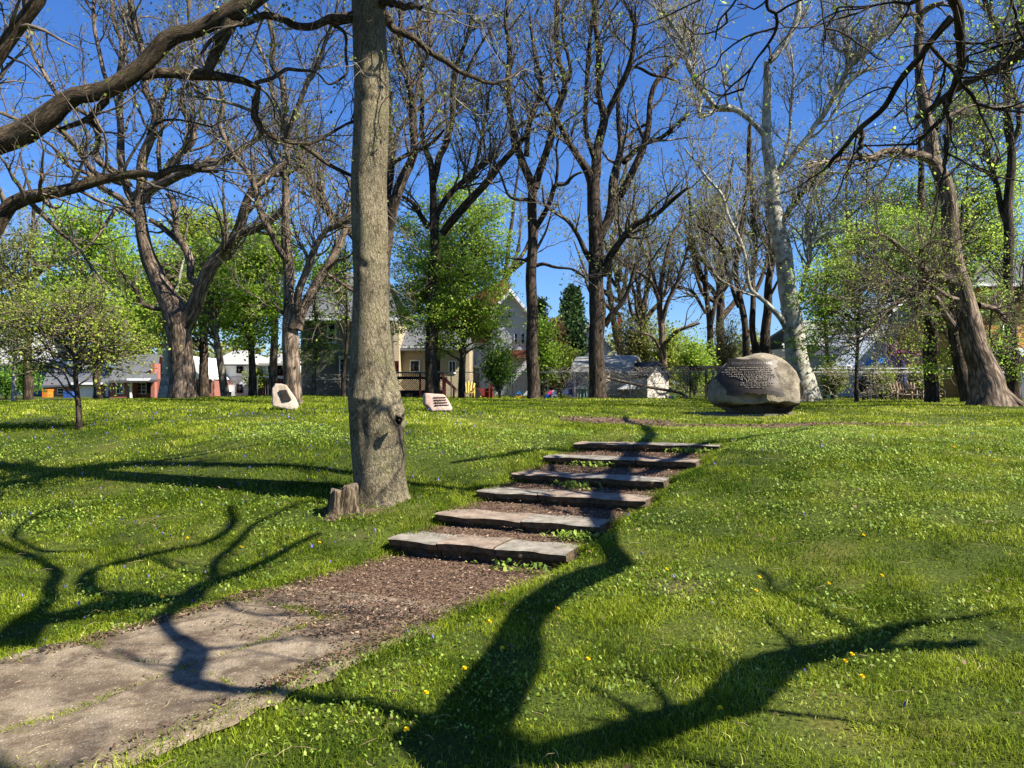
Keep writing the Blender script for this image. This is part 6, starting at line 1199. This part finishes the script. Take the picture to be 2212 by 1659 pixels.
for k in range(28): x = 849+k*4; p, q = P(x, 815, 42), P(x+.9, 805, 42); mb.box(p[0], q[0], 42.01, 42.05, p[2], q[2])
mb.build('balusters', M['blackwood'], dk)
for a_ in (852, 905, 955): pbox('post', a_, 803, a_+4, 862, 41.9, .12, M['maroon'], dk)
ngon_prism('stair_rail', [(957, 816), (963, 816), (985, 838), (985, 843), (980, 841), (957, 821)], 41.6, .08, M['maroon'], dk); pbox('post', 957, 818, 963, 862, 41.5, .15, M['maroon'], dk); pbox('post', 978, 838, 982, 864, 41.5, .12, M['maroon'], dk)
pbox('lattice_door', 846, 780, 861, 806, 43, .1, M['redwood'], dk)
# G: white gabled house
H = house('house', 'white house with a steep gable and rust red roof, behind the leafy maples', 1080, 50)
ngon_prism('wall', [(1060, 890), (1060, 680), (1103, 632), (1190, 740), (1190, 770), (1150, 775), (1150, 890)], 50, 8, M['whites'], H); pbox('wall', 1013, 730, 1061, 890, 51, 7, M['bluew'], H)  # left wall: bluish shade on the white siding put into its colour
roofq('roof', (1005, 735), (1062, 735), 50.6, (1040, 655), (1100, 640), 53, M['shingle_red'], H); ngon_prism('roof', [(1103, 622), (1200, 742), (1200, 750), (1103, 632), (1050, 690), (1050, 682)], 49.5, 9, M['trim'], H); ngon_prism('roof', [(1103, 618), (1090, 600), (1000, 650), (960, 720), (1050, 690)], 50.6, 1, M['shingle_red'], H)
window(H, 1097, 672, 1104, 688, 50, 1.2); window(H, 1110, 720, 1118, 744, 50, 1.5); window(H, 1125, 720, 1134, 744, 50, 1.5); pbox('porch_roof', 1089, 756, 1140, 773, 49, 1.2, M['shingle_red'], H)
pbox('door', 1020, 795, 1035, 850, 50.95, .1, M['glass'], H, -.08); pbox('door_frame', 1016, 789, 1039, 795, 50.9, .12, M['trim'], H, -.08)
pbox('porch_roof', 1155, 776, 1195, 783, 48.5, 2.5, M['shingle_red'], H); pbox('porch_beam', 1155, 783, 1194, 788, 48.6, .2, M['trim'], H)
for a_ in (1164, 1182): pbox('porch_post', a_, 788, a_+4, 870, 48.6, .2, M['trim'], H)
window(H, 1168, 792, 1180, 826, 50, 1.5)
# H: blue gable beyond, I: white one, J K L right
H = house('house', 'pale blue gabled house peeking out between pine and stout middle tree', 1260, 64)
ngon_prism('wall', [(1228, 880), (1228, 772), (1240, 742), (1272, 704), (1310, 744), (1318, 880)], 64, 8, M['bluew'], H); ngon_prism('roof', [(1272, 696), (1322, 752), (1322, 760), (1272, 706), (1232, 756), (1232, 748)], 63.5, 9, M['shingle_pale'], H); pbox('porch_roof', 1226, 768, 1290, 776, 63, 1, M['shingle_pale'], H); window(H, 1257, 775, 1271, 788, 63.9, 1.5)
H = house('house', 'white house wall glimpsed through bushes above the shed roofs', 1400, 62)
pbox('wall', 1350, 757, 1432, 880, 62, 8, M['white'], H); roofq('roof', (1344, 758), (1440, 758), 61.5, (1360, 735), (1424, 735), 65, M['shingle_pale'], H); window(H, 1396, 764, 1404, 776, 62, 1); pbox('chimney', 1336, 682, 1343, 758, 63, .6, M['redwood'], H)
H = house('house', 'cream house with a grey green roof right of the sycamore', 1765, 52)
pbox('wall', 1700, 752, 1800, 890, 52, 8, M['cream'], H); roofq('roof', (1690, 754), (1806, 744), 51.5, (1720, 690), (1790, 695), 56, mat('grey_green_roof', (.23, .25, .22), bump=.1), H); window(H, 1783, 779, 1793, 798, 52, 1.5); window(H, 1752, 772, 1762, 796, 52, 1.5); pbox('eave', 1690, 742, 1806, 746, 51.4, .2, M['trim'], H); pbox('chimney', 1799, 752, 1807, 800, 54, .6, M['brick_o'], H)
H = house('house', 'tall pale blue house with a steep gable behind the patio umbrella', 1940, 48)
ngon_prism('wall', [(1838, 890), (1838, 752), (1969, 640), (2030, 708), (2030, 890)], 48, 9, M['bluew'], H); ngon_prism('wall', [(1800, 890), (1801, 790), (1815, 770), (1838, 752), (1838, 890)], 47.5, 6, M['bluew'], H); ngon_prism('roof', [(1969, 628), (2038, 704), (2036, 716), (1969, 641), (1836, 757), (1832, 746)], 47.4, 10, M['trim'], H)
roofq('roof', (2024, 712), (2062, 706), 47.2, (1975, 632), (2062, 622), 53, M['shingle_grey'], H, back=False); ngon_prism('roof', [(1836, 746), (1815, 764), (1797, 790), (1799, 794), (1818, 769), (1838, 753)], 47, 7, M['shingle_pale'], H)
window(H, 1969, 685, 1984, 709, 48, 1.5); window(H, 1914, 744, 1929, 770, 48, 1.5); window(H, 1817, 790, 1823, 804, 47.5, 1.2); window(H, 1827, 790, 1838, 804, 47.5, 1.2); pbox('trim_band', 1838, 724, 2030, 728, 48, .1, M['trim'], H, -.04); pbox('corner_board', 2026, 712, 2035, 890, 47.9, .2, M['white'], H)
H = house('house', 'orange wood sided house at the right edge with a dark garage bay', 2130, 42)
pbox('wall', 2035, 690, 2110, 900, 43, 9, M['orangew'], H); pbox('wall', 2108, 610, 2290, 760, 42, 9, M['orangew'], H); pbox('garage_wall', 2108, 762, 2290, 900, 41.6, 9, M['bluegrey'], H); pbox('eave', 2140, 752, 2290, 767, 41.2, .6, M['trim'], H); roofq('roof', (2095, 617), (2300, 605), 41.3, (2120, 560), (2300, 560), 46, M['shingle_grey'], H); pbox('eave', 2096, 612, 2300, 618, 41.2, .2, M['trim'], H)
window(H, 2165, 700, 2190, 730, 42, 2); pbox('garage_door', 2163, 786, 2230, 900, 41.5, .1, mat('grey_garage_door', (.13, .16, .2), bump=.1), H)
# ---- sheds
def localshed(label, u, vb, D, W, L_, hw, hr, rot, wallm, roofm, gambrel, cat='shed', name='garden_shed'):
    p = P(u, vb, D); p[2] = .75; t_ = empty(name, p, label, cat); R = rotz(rot)
    pr = [(-W/2, 0), (W/2, 0), (W/2, hw)]+([(W*.36, hw+(hr-hw)*.62)] if gambrel else [])+[(0, hr)]+([(-W*.36, hw+(hr-hw)*.62)] if gambrel else [])+[(-W/2, hw)]
    V = np.array([[y_, x_, z_] for y_ in (-L_/2, L_/2) for (x_, z_) in pr]); n = len(pr)
    V = V@R.T+p; mk('wall', V, [list(range(n)), list(range(2*n-1, n-1, -1))]+[[i, i+n, (i+1) % n+n, (i+1) % n] for i in range(n)], wallm, t_)
    rp = pr[2:]; k = len(rp); o_ = .12; V = []
    for y_ in (-L_/2-.15, L_/2+.15):
        for i, (x_, z_) in enumerate(rp): s2 = (1.06 if i in (0, k-1) else 1.02); V += [[y_, x_*s2, z_+.02-(.06 if i in (0, k-1) else 0)], [y_, x_*s2*1.0, z_+.02+o_]]
    V = np.array(V)@R.T+p; m_ = 2*k; fs = []
    for i in range(k-1): a_ = 2*i; fs += [[a_, a_+2, a_+2+m_, a_+m_], [a_+1, a_+1+m_, a_+3+m_, a_+3], [a_, a_+1, a_+3, a_+2], [a_+m_, a_+2+m_, a_+3+m_, a_+1+m_]]
    fs += [[0, m_, m_+1, 1], [m_-2, m_-1, 2*m_-1, 2*m_-2]]; mk('roof', V, fs, roofm, t_); return t_, R, p
t_, R, p = localshed('tan garden shed with a grey gambrel roof behind the stout middle tree', 1312, 862, 44, 2.6, 3.1, 1.45, 2.35, -.35, M['tan'], M['shingle_pale'], True)
mb = MB(); mb.box(-.5, .5, -1.36, -1.3, 0, 1.4, R, p); mb.build('door', M['tan'], t_)
t_, R, p = localshed('small cream playhouse shed with a dark roof and arched window', 1398, 862, 42, 1.3, 2.0, 1.25, 1.95, -1.15, M['cream'], M['shingle_dark'], False)
mb = MB(); mb.box(-1.06, -1.0, -.32, .32, .75, 1.2, R, p); mb.box(-1.06, -1.0, -.2, .2, 1.2, 1.32, R, p); wv = mb.build('window', M['glass'], t_); mb = MB()
for q in (-.33, -.12, .12, .33): mb.box(-1.09, -1.06, q-.02, q+.02, .72, 1.24, R, p)
for q in (.72, .96, 1.2): mb.box(-1.085, -1.062, -.33, .33, q-.02, q+.02, R, p)
mb.build('frame', M['trim'], wv); mb = MB(); mb.box(-1.06, -1.0, -.22, .22, 0, .62, R, p); mb.build('door', M['shingle_grey'], t_)
cn = empty('canopy_table', P(1366, 862, 41), 'low white canopy over a dark table before the sheds', 'canopy'); ngon_prism('canopy_cover', [(1340, 841), (1362, 829), (1385, 828), (1398, 840)], 41, 1.6, M['white'], cn)
for a_ in (1343, 1394): pbox('pole', a_, 840, a_+1.5, 866, 41, .05, M['dark'], cn)
pg = empty('pergola', P(1520, 862, 42), 'flat roofed timber pergola just left of the boulder', 'pergola'); pbox('roof', 1478, 790, 1560, 795, 41.5, 2.5, M['blackwood'], pg); pbox('beam', 1484, 795, 1525, 801, 42.2, .15, mat('orange_beam', (.45, .22, .08), bump=.1), pg)
for a_ in (1490, 1524): pbox('post', a_, 795, a_+3, 866, 42, .1, M['blackwood'], pg)
# ---- garden things
def lathe(mb, c, prof, n=16):
    a = np.linspace(0, 2*math.pi, n, endpoint=False); V = np.array([[c[0]+r*math.cos(t), c[1]+r*math.sin(t), c[2]+z] for r, z in prof for t in a]); k = len(prof); i = np.arange(k-1)[:, None]*n; j = np.arange(n)[None]; j2 = (j+1) % n
    mb.add(V, np.stack([i+j, i+j2, i+j2+n, i+j+n], -1).reshape(-1, 4))
um = empty('patio_umbrella', P(1948, 866, 38), 'closed navy patio umbrella standing over the garden table', 'umbrella'); p = P(1948, 868, 38); s_ = 38/F
mb = MB(); lathe(mb, p, [(.02, 0), (.02, 92*s_), (0, 93*s_)], 8); mb.build('pole', M['dark'], um)
mb = MB(); a = np.linspace(0, 2*math.pi, 24, endpoint=False); rg = []
for (r_, z_) in [(.02, 30), (10.5, 31), (11.5, 36), (9.5, 50), (6.5, 62), (7.0, 64), (6, 78), (4, 88), (.5, 92)]: rg.append(np.stack([p[0]+np.cos(a)*r_*s_*(1+.16*np.sin(a*8)), p[1]+np.sin(a)*r_*s_*(1+.16*np.sin(a*8)), np.full(24, p[2]+z_*s_)+.04*np.sin(a*8)*(z_ < 40)], 1))
V = np.array(rg).reshape(-1, 3); i = np.arange(8)[:, None]*24; j = np.arange(24)[None]; j2 = (j+1) % 24; mb.add(V, np.stack([i+j, i+j2, i+j2+24, i+j+24], -1).reshape(-1, 4)); mb.build('canopy', mat('navy_canvas', (.015, .02, .075), bump=.2), um, smooth=True)
tb = empty('garden_table', P(1950, 866, 37.6), 'low dark table under the closed navy umbrella', 'table'); pbox('table_top', 1905, 853, 1996, 856, 37.4, 1.2, M['blackwood'], tb)
for a_ in (1912, 1988): pbox('leg', a_, 856, a_+2.5, 868, 37.5, .08, M['blackwood'], tb)
def adirondack(label, u, D, m, tilt=.0, vb=867):
    t_ = empty('adirondack_chair', P(u, vb, D), label, 'garden chair', 'slatted garden chairs'); p = P(u, vb, D)
    for k in range(5):
        mb = MB(); ang = (k-2)*.07; q0 = p+[(k-2)*.11, .1, .3]; q1 = q0+[math.sin(ang)*.7, .28, .62-abs(k-2)*.05]; V, f_, bc = tubes(np.array([[q0, q1]]), np.full((1, 2), .05), 4); mb.add(V, f_); mb.build('back_slat', m, t_)
    mb = MB(); mb.box(-.3, .3, -.45, .12, .3, .34, c=p); mb.build('seat', m, t_)
    for sx_ in (-.36, .3):
        mb = MB(); mb.box(sx_-.03, sx_+.09, -.5, .25, .55, .58, c=p); mb.build('armrest', m, t_)
        mb = MB(); mb.box(sx_, sx_+.06, -.46, -.38, 0, .55, c=p); mb.build('leg', m, t_); mb = MB(); mb.box(sx_, sx_+.06, .1, .18, 0, .55, c=p); mb.build('leg', m, t_)
    return t_
wd_ = mat('weathered_chair_wood', (.36, .25, .16), bump=.1); yl = mat('yellow_chair_paint', (.75, .55, .14), bump=0); dkc = mat('brown_chair', (.13, .09, .06), bump=.1)
adirondack('brown slatted garden chair left of the navy umbrella pole', 1944, 36.8, wd_); adirondack('brown slatted garden chair right of the navy umbrella pole', 1968, 36.9, wd_); adirondack('dark brown garden chair beside the folded black cover', 1882, 38, dkc); adirondack('pale yellow slatted chair beside the dark trunk before the beige wing', 1011, 42, yl, vb=862)
bn = empty('garden_bench', P(1998, 866, 37.5), 'low wooden bench plank between the chairs and the burled trunk', 'bench'); pbox('seat', 1976, 854, 2034, 857, 37.5, .35, wd_, bn)
for a_ in (1980, 2028): pbox('leg', a_, 857, a_+3, 868, 37.55, .25, wd_, bn)
gr = empty('covered_swing', P(1866, 866, 38.5), 'black hammock like seat hanging on a slanted metal frame', 'garden swing'); q = limb3('g', [(1854, 850, 10), (1862, 835, 24), (1874, 820, 26), (1884, 806, 22), (1887, 797, 8)], 38.5, 38.5); c2 = catmull(q, 20); V, f_, bc = tubes(c2[None, :, :3], c2[None, :, 3], 12); mk('cover', V, f_, M['blackwood'], gr, smooth=True)
for (a_, b_, c_, d2) in ((1842, 798, 1856, 868), (1880, 828, 1892, 868), (1874, 828, 1866, 868)): V, f_, bc = tubes(np.array([[P(a_, b_, 38.6), P(c_, d2, 38.6)]]), np.full((1, 2), .03), 6); mk('frame_tube', V, f_, M['metal'], gr)
for i, a_ in enumerate((1786, 1797)):
    b = empty('garden_bin', P(a_+4, 866, 41), ['dark green bin behind the fence, nearer the sycamore', 'dark green bin behind the fence, second from the sycamore'][i], 'bin', 'green garden bins'); pbox('bin_body', a_, 849, a_+8.5, 872, 41, .5, M['leaf_pine'] if False else mat('green_plastic', (.015, .06, .04), bump=0), b); pbox('lid', a_-.6, 846, a_+9, 849.5, 41, .55, mat('green_lid', (.02, .075, .05), bump=0), b, -.02)
aw = empty('canopy', P(1945, 862, 45), 'blue and white canopy roof in front of the pale blue house', 'canopy'); ngon_prism('blue_cover', [(1893, 788), (1903, 773), (1952, 771), (1952, 787)], 44, 1.4, mat('sky_blue_canvas', (.03, .25, .75), bump=0), aw); ngon_prism('white_cover', [(1952, 771), (2024, 769), (2026, 788), (1952, 787)], 44, 1.4, M['white'], aw)
ngon_prism('white_cover', [(1890, 789), (1953, 788), (1953, 794), (1890, 795)], 43.9, 1.4, M['white'], aw)
for a_ in (1896, 1953, 2020): pbox('pole', a_, 790, a_+2, 868, 44.2, .06, M['metal'], aw)
# toys
sl_ = empty('toddler_slide', P(1188, 866, 40), 'small plastic slide, white sides, pink panel and blue chute', 'toy slide'); pk = mat('pink_plastic', (.75, .06, .2), bump=0); wh = mat('white_plastic', (.8, .8, .8), bump=0)
ngon_prism('chute', [(1171, 865), (1182, 851), (1190, 853), (1180, 866)], 39.9, .45, mat('blue_slide_plastic', (.03, .16, .6), bump=0), sl_); ngon_prism('panel', [(1181, 854), (1184, 846), (1192, 843), (1194, 852), (1190, 857)], 40.1, .3, pk, sl_)
ngon_prism('side', [(1188, 866), (1190, 849), (1195, 842), (1201, 843), (1204, 852), (1207, 866), (1203, 866), (1199, 855), (1194, 855), (1192, 866)], 40.4, .06, wh, sl_); ngon_prism('side', [(1190, 866), (1192, 849), (1197, 842), (1202, 843), (1206, 866), (1202, 866), (1199, 855), (1195, 855), (1193, 866)], 39.8, .05, wh, sl_); pbox('step', 1193, 850, 1201, 856, 39.9, .5, pk, sl_)
ty = empty('toy_car', P(1121, 865, 41), 'yellow toy car with a blue and white roof near the bushy shrub', 'toy car'); pbox('car_body', 1114, 855, 1128, 863, 41, .5, mat('yellow_plastic', (.85, .5, .02), bump=0), ty); ngon_prism('roof', [(1114, 851), (1121, 843), (1128, 851)], 41, .45, mat('blue_roof_plastic', (.05, .3, .7), bump=0), ty)
for a_ in (1115, 1125): pbox('pillar', a_, 851, a_+1.5, 855, 41.1, .3, wh, ty)
for a_ in (1116, 1124): mb = MB(); q = P(a_, 863, 40.95); V, f_, bc = tubes(np.array([[q, q+[0, .12, 0]]]), np.full((1, 2), .07), 10); mk('wheel', V, f_, M['blackwood'], ty)
ps_ = empty('playset', P(1040, 866, 43), 'red wooden play fort with pointed posts at the corner of the white house', 'playset')
for a_, v_ in ((1014, 831), (1020, 829), (1056, 831), (1063, 830)): pbox('post', a_, v_, a_+2.5, 870, 43, .12, M['redwood'], ps_)
ngon_prism('panel', [(1036, 839), (1046, 840), (1056, 838), (1063, 838), (1063, 864), (1042, 864)], 43.1, .06, M['redwood'], ps_); pbox('rail', 1014, 838, 1036, 841, 43.05, .06, M['redwood'], ps_); pbox('ladder_rail', 1043, 845, 1056, 846.5, 42.95, .05, M['maroon'], ps_)
bc_ = empty('barbecue_grill', P(1027, 866, 42.5), 'black covered grill between the posts of the red play fort', 'grill'); ngon_prism('cover', [(1021, 866), (1022, 842), (1027, 838), (1033, 839), (1036, 848), (1037, 866)], 42.3, .6, M['blackwood'], bc_)
tr_ = empty('trampoline_frame', P(1238, 866, 43), 'dark blue mesh enclosure with blue poles left of the stout middle tree', 'trampoline')
for a_ in (1229, 1236, 1250): pbox('pole', a_, 815, a_+1.8, 868, 43, .08, mat('navy_pole', (.02, .03, .22), bump=0), tr_)
pbox('net', 1228, 818, 1252, 856, 43.2, .03, mat('dark_net', (.03, .03, .06), bump=0), tr_); pbox('pad', 1226, 858, 1254, 862, 42.8, 1.4, mat('blue_pad', (.03, .07, .4), bump=0), tr_)
pl_ = empty('playhouse', P(1258, 866, 41.5), 'small pale green plastic playhouse beside the blue enclosure', 'playhouse'); gm_ = mat('mint_plastic', (.35, .52, .5), bump=0)
ngon_prism('roof', [(1246, 840), (1249, 834), (1268, 834), (1270, 840)], 41.4, .9, gm_, pl_); pbox('wall', 1248, 840, 1268, 868, 41.6, .7, mat('green_grey_plastic', (.12, .18, .14), bump=0), pl_)
for a_ in (1247, 1253, 1261, 1267): pbox('pillar', a_, 840, a_+1.6, 868, 41.5, .08, gm_, pl_)
for i, (u, v0, col, lb) in enumerate([(1441, 853, (.55, .45, .35), 'round beige planter beside the playhouse shed'), (1447, 856, (.03, .1, .3), 'small blue bucket beside the playhouse shed'), (1454, 855, (.02, .15, .08), 'small green tub right of the blue bucket')]):
    p = P(u, 866, 41); mb = MB(); r_ = 4.5*41/F; H_ = (866-v0)*41/F; lathe(mb, p, [(r_*.7, 0), (r_, H_*.9), (r_*1.06, H_), (r_*.9, H_), (r_*.85, H_*.7), (0, H_*.7)], 14); tag(mb.build('garden_tub', mat('tub_'+str(i), col, bump=0), origin=tuple(p), smooth=True), lb, 'tub')
# ---- chain link fence
def chainfence(label, u0, u1, vt, D, extra=None, rail2=None):
    t_ = empty('chain_link_fence', P((u0+u1)/2, 862, D), label, 'fence', 'chain link fencing along the back of the lawn'); x0, x1 = P(u0, 0, D)[0], P(u1, 0, D)[0]; zt = P(0, vt, D)[2]; zb = .85
    def gz(x): return float(h(np.array([x]), np.array([D]))[0])
    zb = min(gz(x0), gz(x1), gz((x0+x1)/2))-.05
    n = max(2, int((x1-x0)/2.6))
    for k in range(n+1):
        x = x0+(x1-x0)*k/n; V, f_, bc = tubes(np.array([[[x, D, zb], [x, D, zt+.05]]]), np.full((1, 2), .03), 8); mk('post', V, f_, M['metal'], t_, smooth=True)
    V, f_, bc = tubes(np.array([[[x0, D, zt], [x1, D, zt]]]), np.full((1, 2), .022), 8); mk('top_rail', V, f_, M['metal'], t_, smooth=True)
    if rail2: z2 = P(0, rail2, D)[2]; V, f_, bc = tubes(np.array([[[x0, D, z2], [x1, D, z2]]]), np.full((1, 2), .02), 8); mk('top_rail', V, f_, M['metal'], t_, smooth=True)
    hh = zt-zb; xs = np.arange(x0-hh, x1, .16); A = []
    for x in xs:
        a_, b_ = max(x, x0), min(x+hh, x1)
        if b_ > a_: A.append([[a_, D-.03, zb+(a_-x)], [b_, D-.03, zb+(b_-x)]]); A.append([[a_, D-.036, zt-(a_-x)], [b_, D-.036, zt-(b_-x)]])
    V, f_, bc = tubes(np.array(A), np.full((len(A), 2), .0022), 3); mk('chain_mesh', V, f_, M['dark'], t_)
chainfence('chain link fence stretch on the left before the white two storey house', 462, 650, 814, 44)
chainfence('chain link fence stretch before the olive house', 652, 830, 820, 41)
chainfence('chain link fence stretch before the deck and white house', 842, 1240, 804, 39.5)
chainfence('vine covered chain link fence stretch before the sheds', 1242, 1600, 804, 39.5)
chainfence('chain link fence stretch from the sycamore to the right edge', 1745, 2290, 804, 36.5, rail2=796)
# vines and a dead log on the fence
def vines(label, u0, u1, D, n, vt=800, vb=866):
    p0 = P(u0, vb, D)[0]; p1 = P(u1, vb, D)[0]; z0 = P(0, vb, D)[2]; z1 = P(0, vt, D)[2]
    K = 8; E = np.empty((n, K, 3)); x = rng.uniform(p0, p1, n); z = np.where(rng.random(n) < .6, z1-np.abs(rng.normal(size=n))*.12, rng.uniform(z0, z1, n)); E[:, 0] = np.stack([x, D+rng.normal(size=n)*.08, z], 1); d = nrm(rng.normal(size=(n, 3))*np.array([1.6, .15, .6]))
    for k in range(1, K): d = nrm(d+rng.normal(size=(n, 3))*np.array([.5, .12, .45])); E[:, k] = E[:, k-1]+d*.17
    E[:, :, 2] = np.clip(E[:, :, 2], z0, z1+.15); b = MB(); V, f_, bc = tubes(E, np.full((n, K), .007)*rng.uniform(.6, 1.8, (n, 1)), 3); b.add(V, f_, bc=bc); tag(b.build('vines', M['twig_pale']), label, 'vines', kind='stuff')
vines('tangled brown vines over the fence before the sheds', 1200, 1600, 39.4, 420); vines('tangled vines along the right hand fence', 1745, 2020, 36.3, 200); vines('thin dry vines on the fence before the olive house', 655, 790, 40.9, 60, 815, 862)
t_ = empty('fallen_log', P(1400, 862, 40.6), 'dead branch leaning through the vines before the sheds', 'log'); q = limb3('g', [(1312, 816, 4), (1345, 824, 6), (1400, 836, 6.5), (1468, 849, 6), (1492, 866, 5)], 40.6, 39.9); c2 = catmull(q, 30); V, f_, bc = tubes(c2[None, :, :3], c2[None, :, 3], 8); mk('wood', V, f_, M['bark_brown'], t_, smooth=True, attrs={'bc': bc})
# ---- bushes
BG = 'bushes along the garden fence'
shrub('shrub', 'dark leaved many stemmed shrub before the white gabled house', 1080, 866, 38, 52, 110, 'leaf_dark', 3800, .11, BG, stems=22)
shrub('shrub', 'bright green shrub between slender dark tree and pine', 1176, 862, 46, 28, 165, 'leaf_bright', 4200, .14, BG, stems=20)
shrub('shrub', 'yellow green shrub under the dark pine', 1212, 862, 48, 40, 110, 'leaf_yellow', 3600, .14, BG, stems=20)
shrub('shrub', 'tall olive green bush right of the stout middle tree', 1370, 862, 52, 62, 190, 'leaf_olive', 6500, .15, BG, stems=30)
shrub('shrub', 'green bush over the playhouse shed roof', 1440, 862, 50, 50, 150, 'leaf_yellow', 5200, .15, BG, stems=26)
shrub('shrub', 'leafy bush left of the boulder by the pergola', 1500, 866, 45, 46, 120, 'leaf_bright', 4600, .13, BG, stems=26)
shrub('shrub', 'brown twiggy bush behind the boulder shoulder', 1565, 866, 47, 36, 170, 'leaf_olive', 1800, .12, BG, stems=30)
shrub('shrub', 'yellow leaved bush between the sycamore and the folded black cover', 1800, 866, 40, 30, 72, 'leaf_yellow', 2600, .11, BG, stems=20)
shrub('shrub', 'round green bush left of the closed umbrella', 1905, 866, 41, 30, 66, 'leaf_yellow', 3000, .11, BG, stems=20)
shrub('shrub', 'bright yellow green bush right of the closed umbrella', 1990, 866, 41, 36, 70, 'leaf_yellow', 3800, .12, BG, stems=20)
shrub('lilac_bush', 'lilac bush with pink purple flowers before the pale blue house', 1960, 866, 42.5, 60, 128, 'leaf_lilac', 1300, .10, BG, stems=22)
shrub('shrub', 'dark shrub at the far left corner of the lawn', 12, 862, 50, 30, 60, 'leaf_dark', 3200, .14, BG, stems=16)
shrub('shrub', 'green hedge bush beside the orange panel', 60, 862, 52, 40, 70, 'leaf_dark', 3400, .14, BG, stems=16)
shrub('shrub', 'feathery green bush at the red board fence', 556, 860, 45, 22, 58, 'leaf_yellow', 1600, .12, BG, stems=12)
shrub('shrub', 'low bush behind the sycamore base', 1690, 868, 42, 40, 80, 'leaf_olive', 2600, .12, BG, stems=16)
# far wood that closes the horizon
G = MB(); n = 60000; a = rng.uniform(-1.0, 1.0, n); D = rng.uniform(85, 110, n); x = a*D; hh = (5.5+2.5*sn(x*.12, D*.05, 9, 1, 3)); z = .5+rng.random(n)**.7*hh
c = np.stack([x, D, z], 1); V, f_, rn = leaves(c, n, .55, 6, 1, .3); G.add(V, f_, rnd=rn)
tag(G.build('distant_wood', M['leaf_olive']), 'distant wood closing the view beyond the houses', 'wood', kind='stuff')
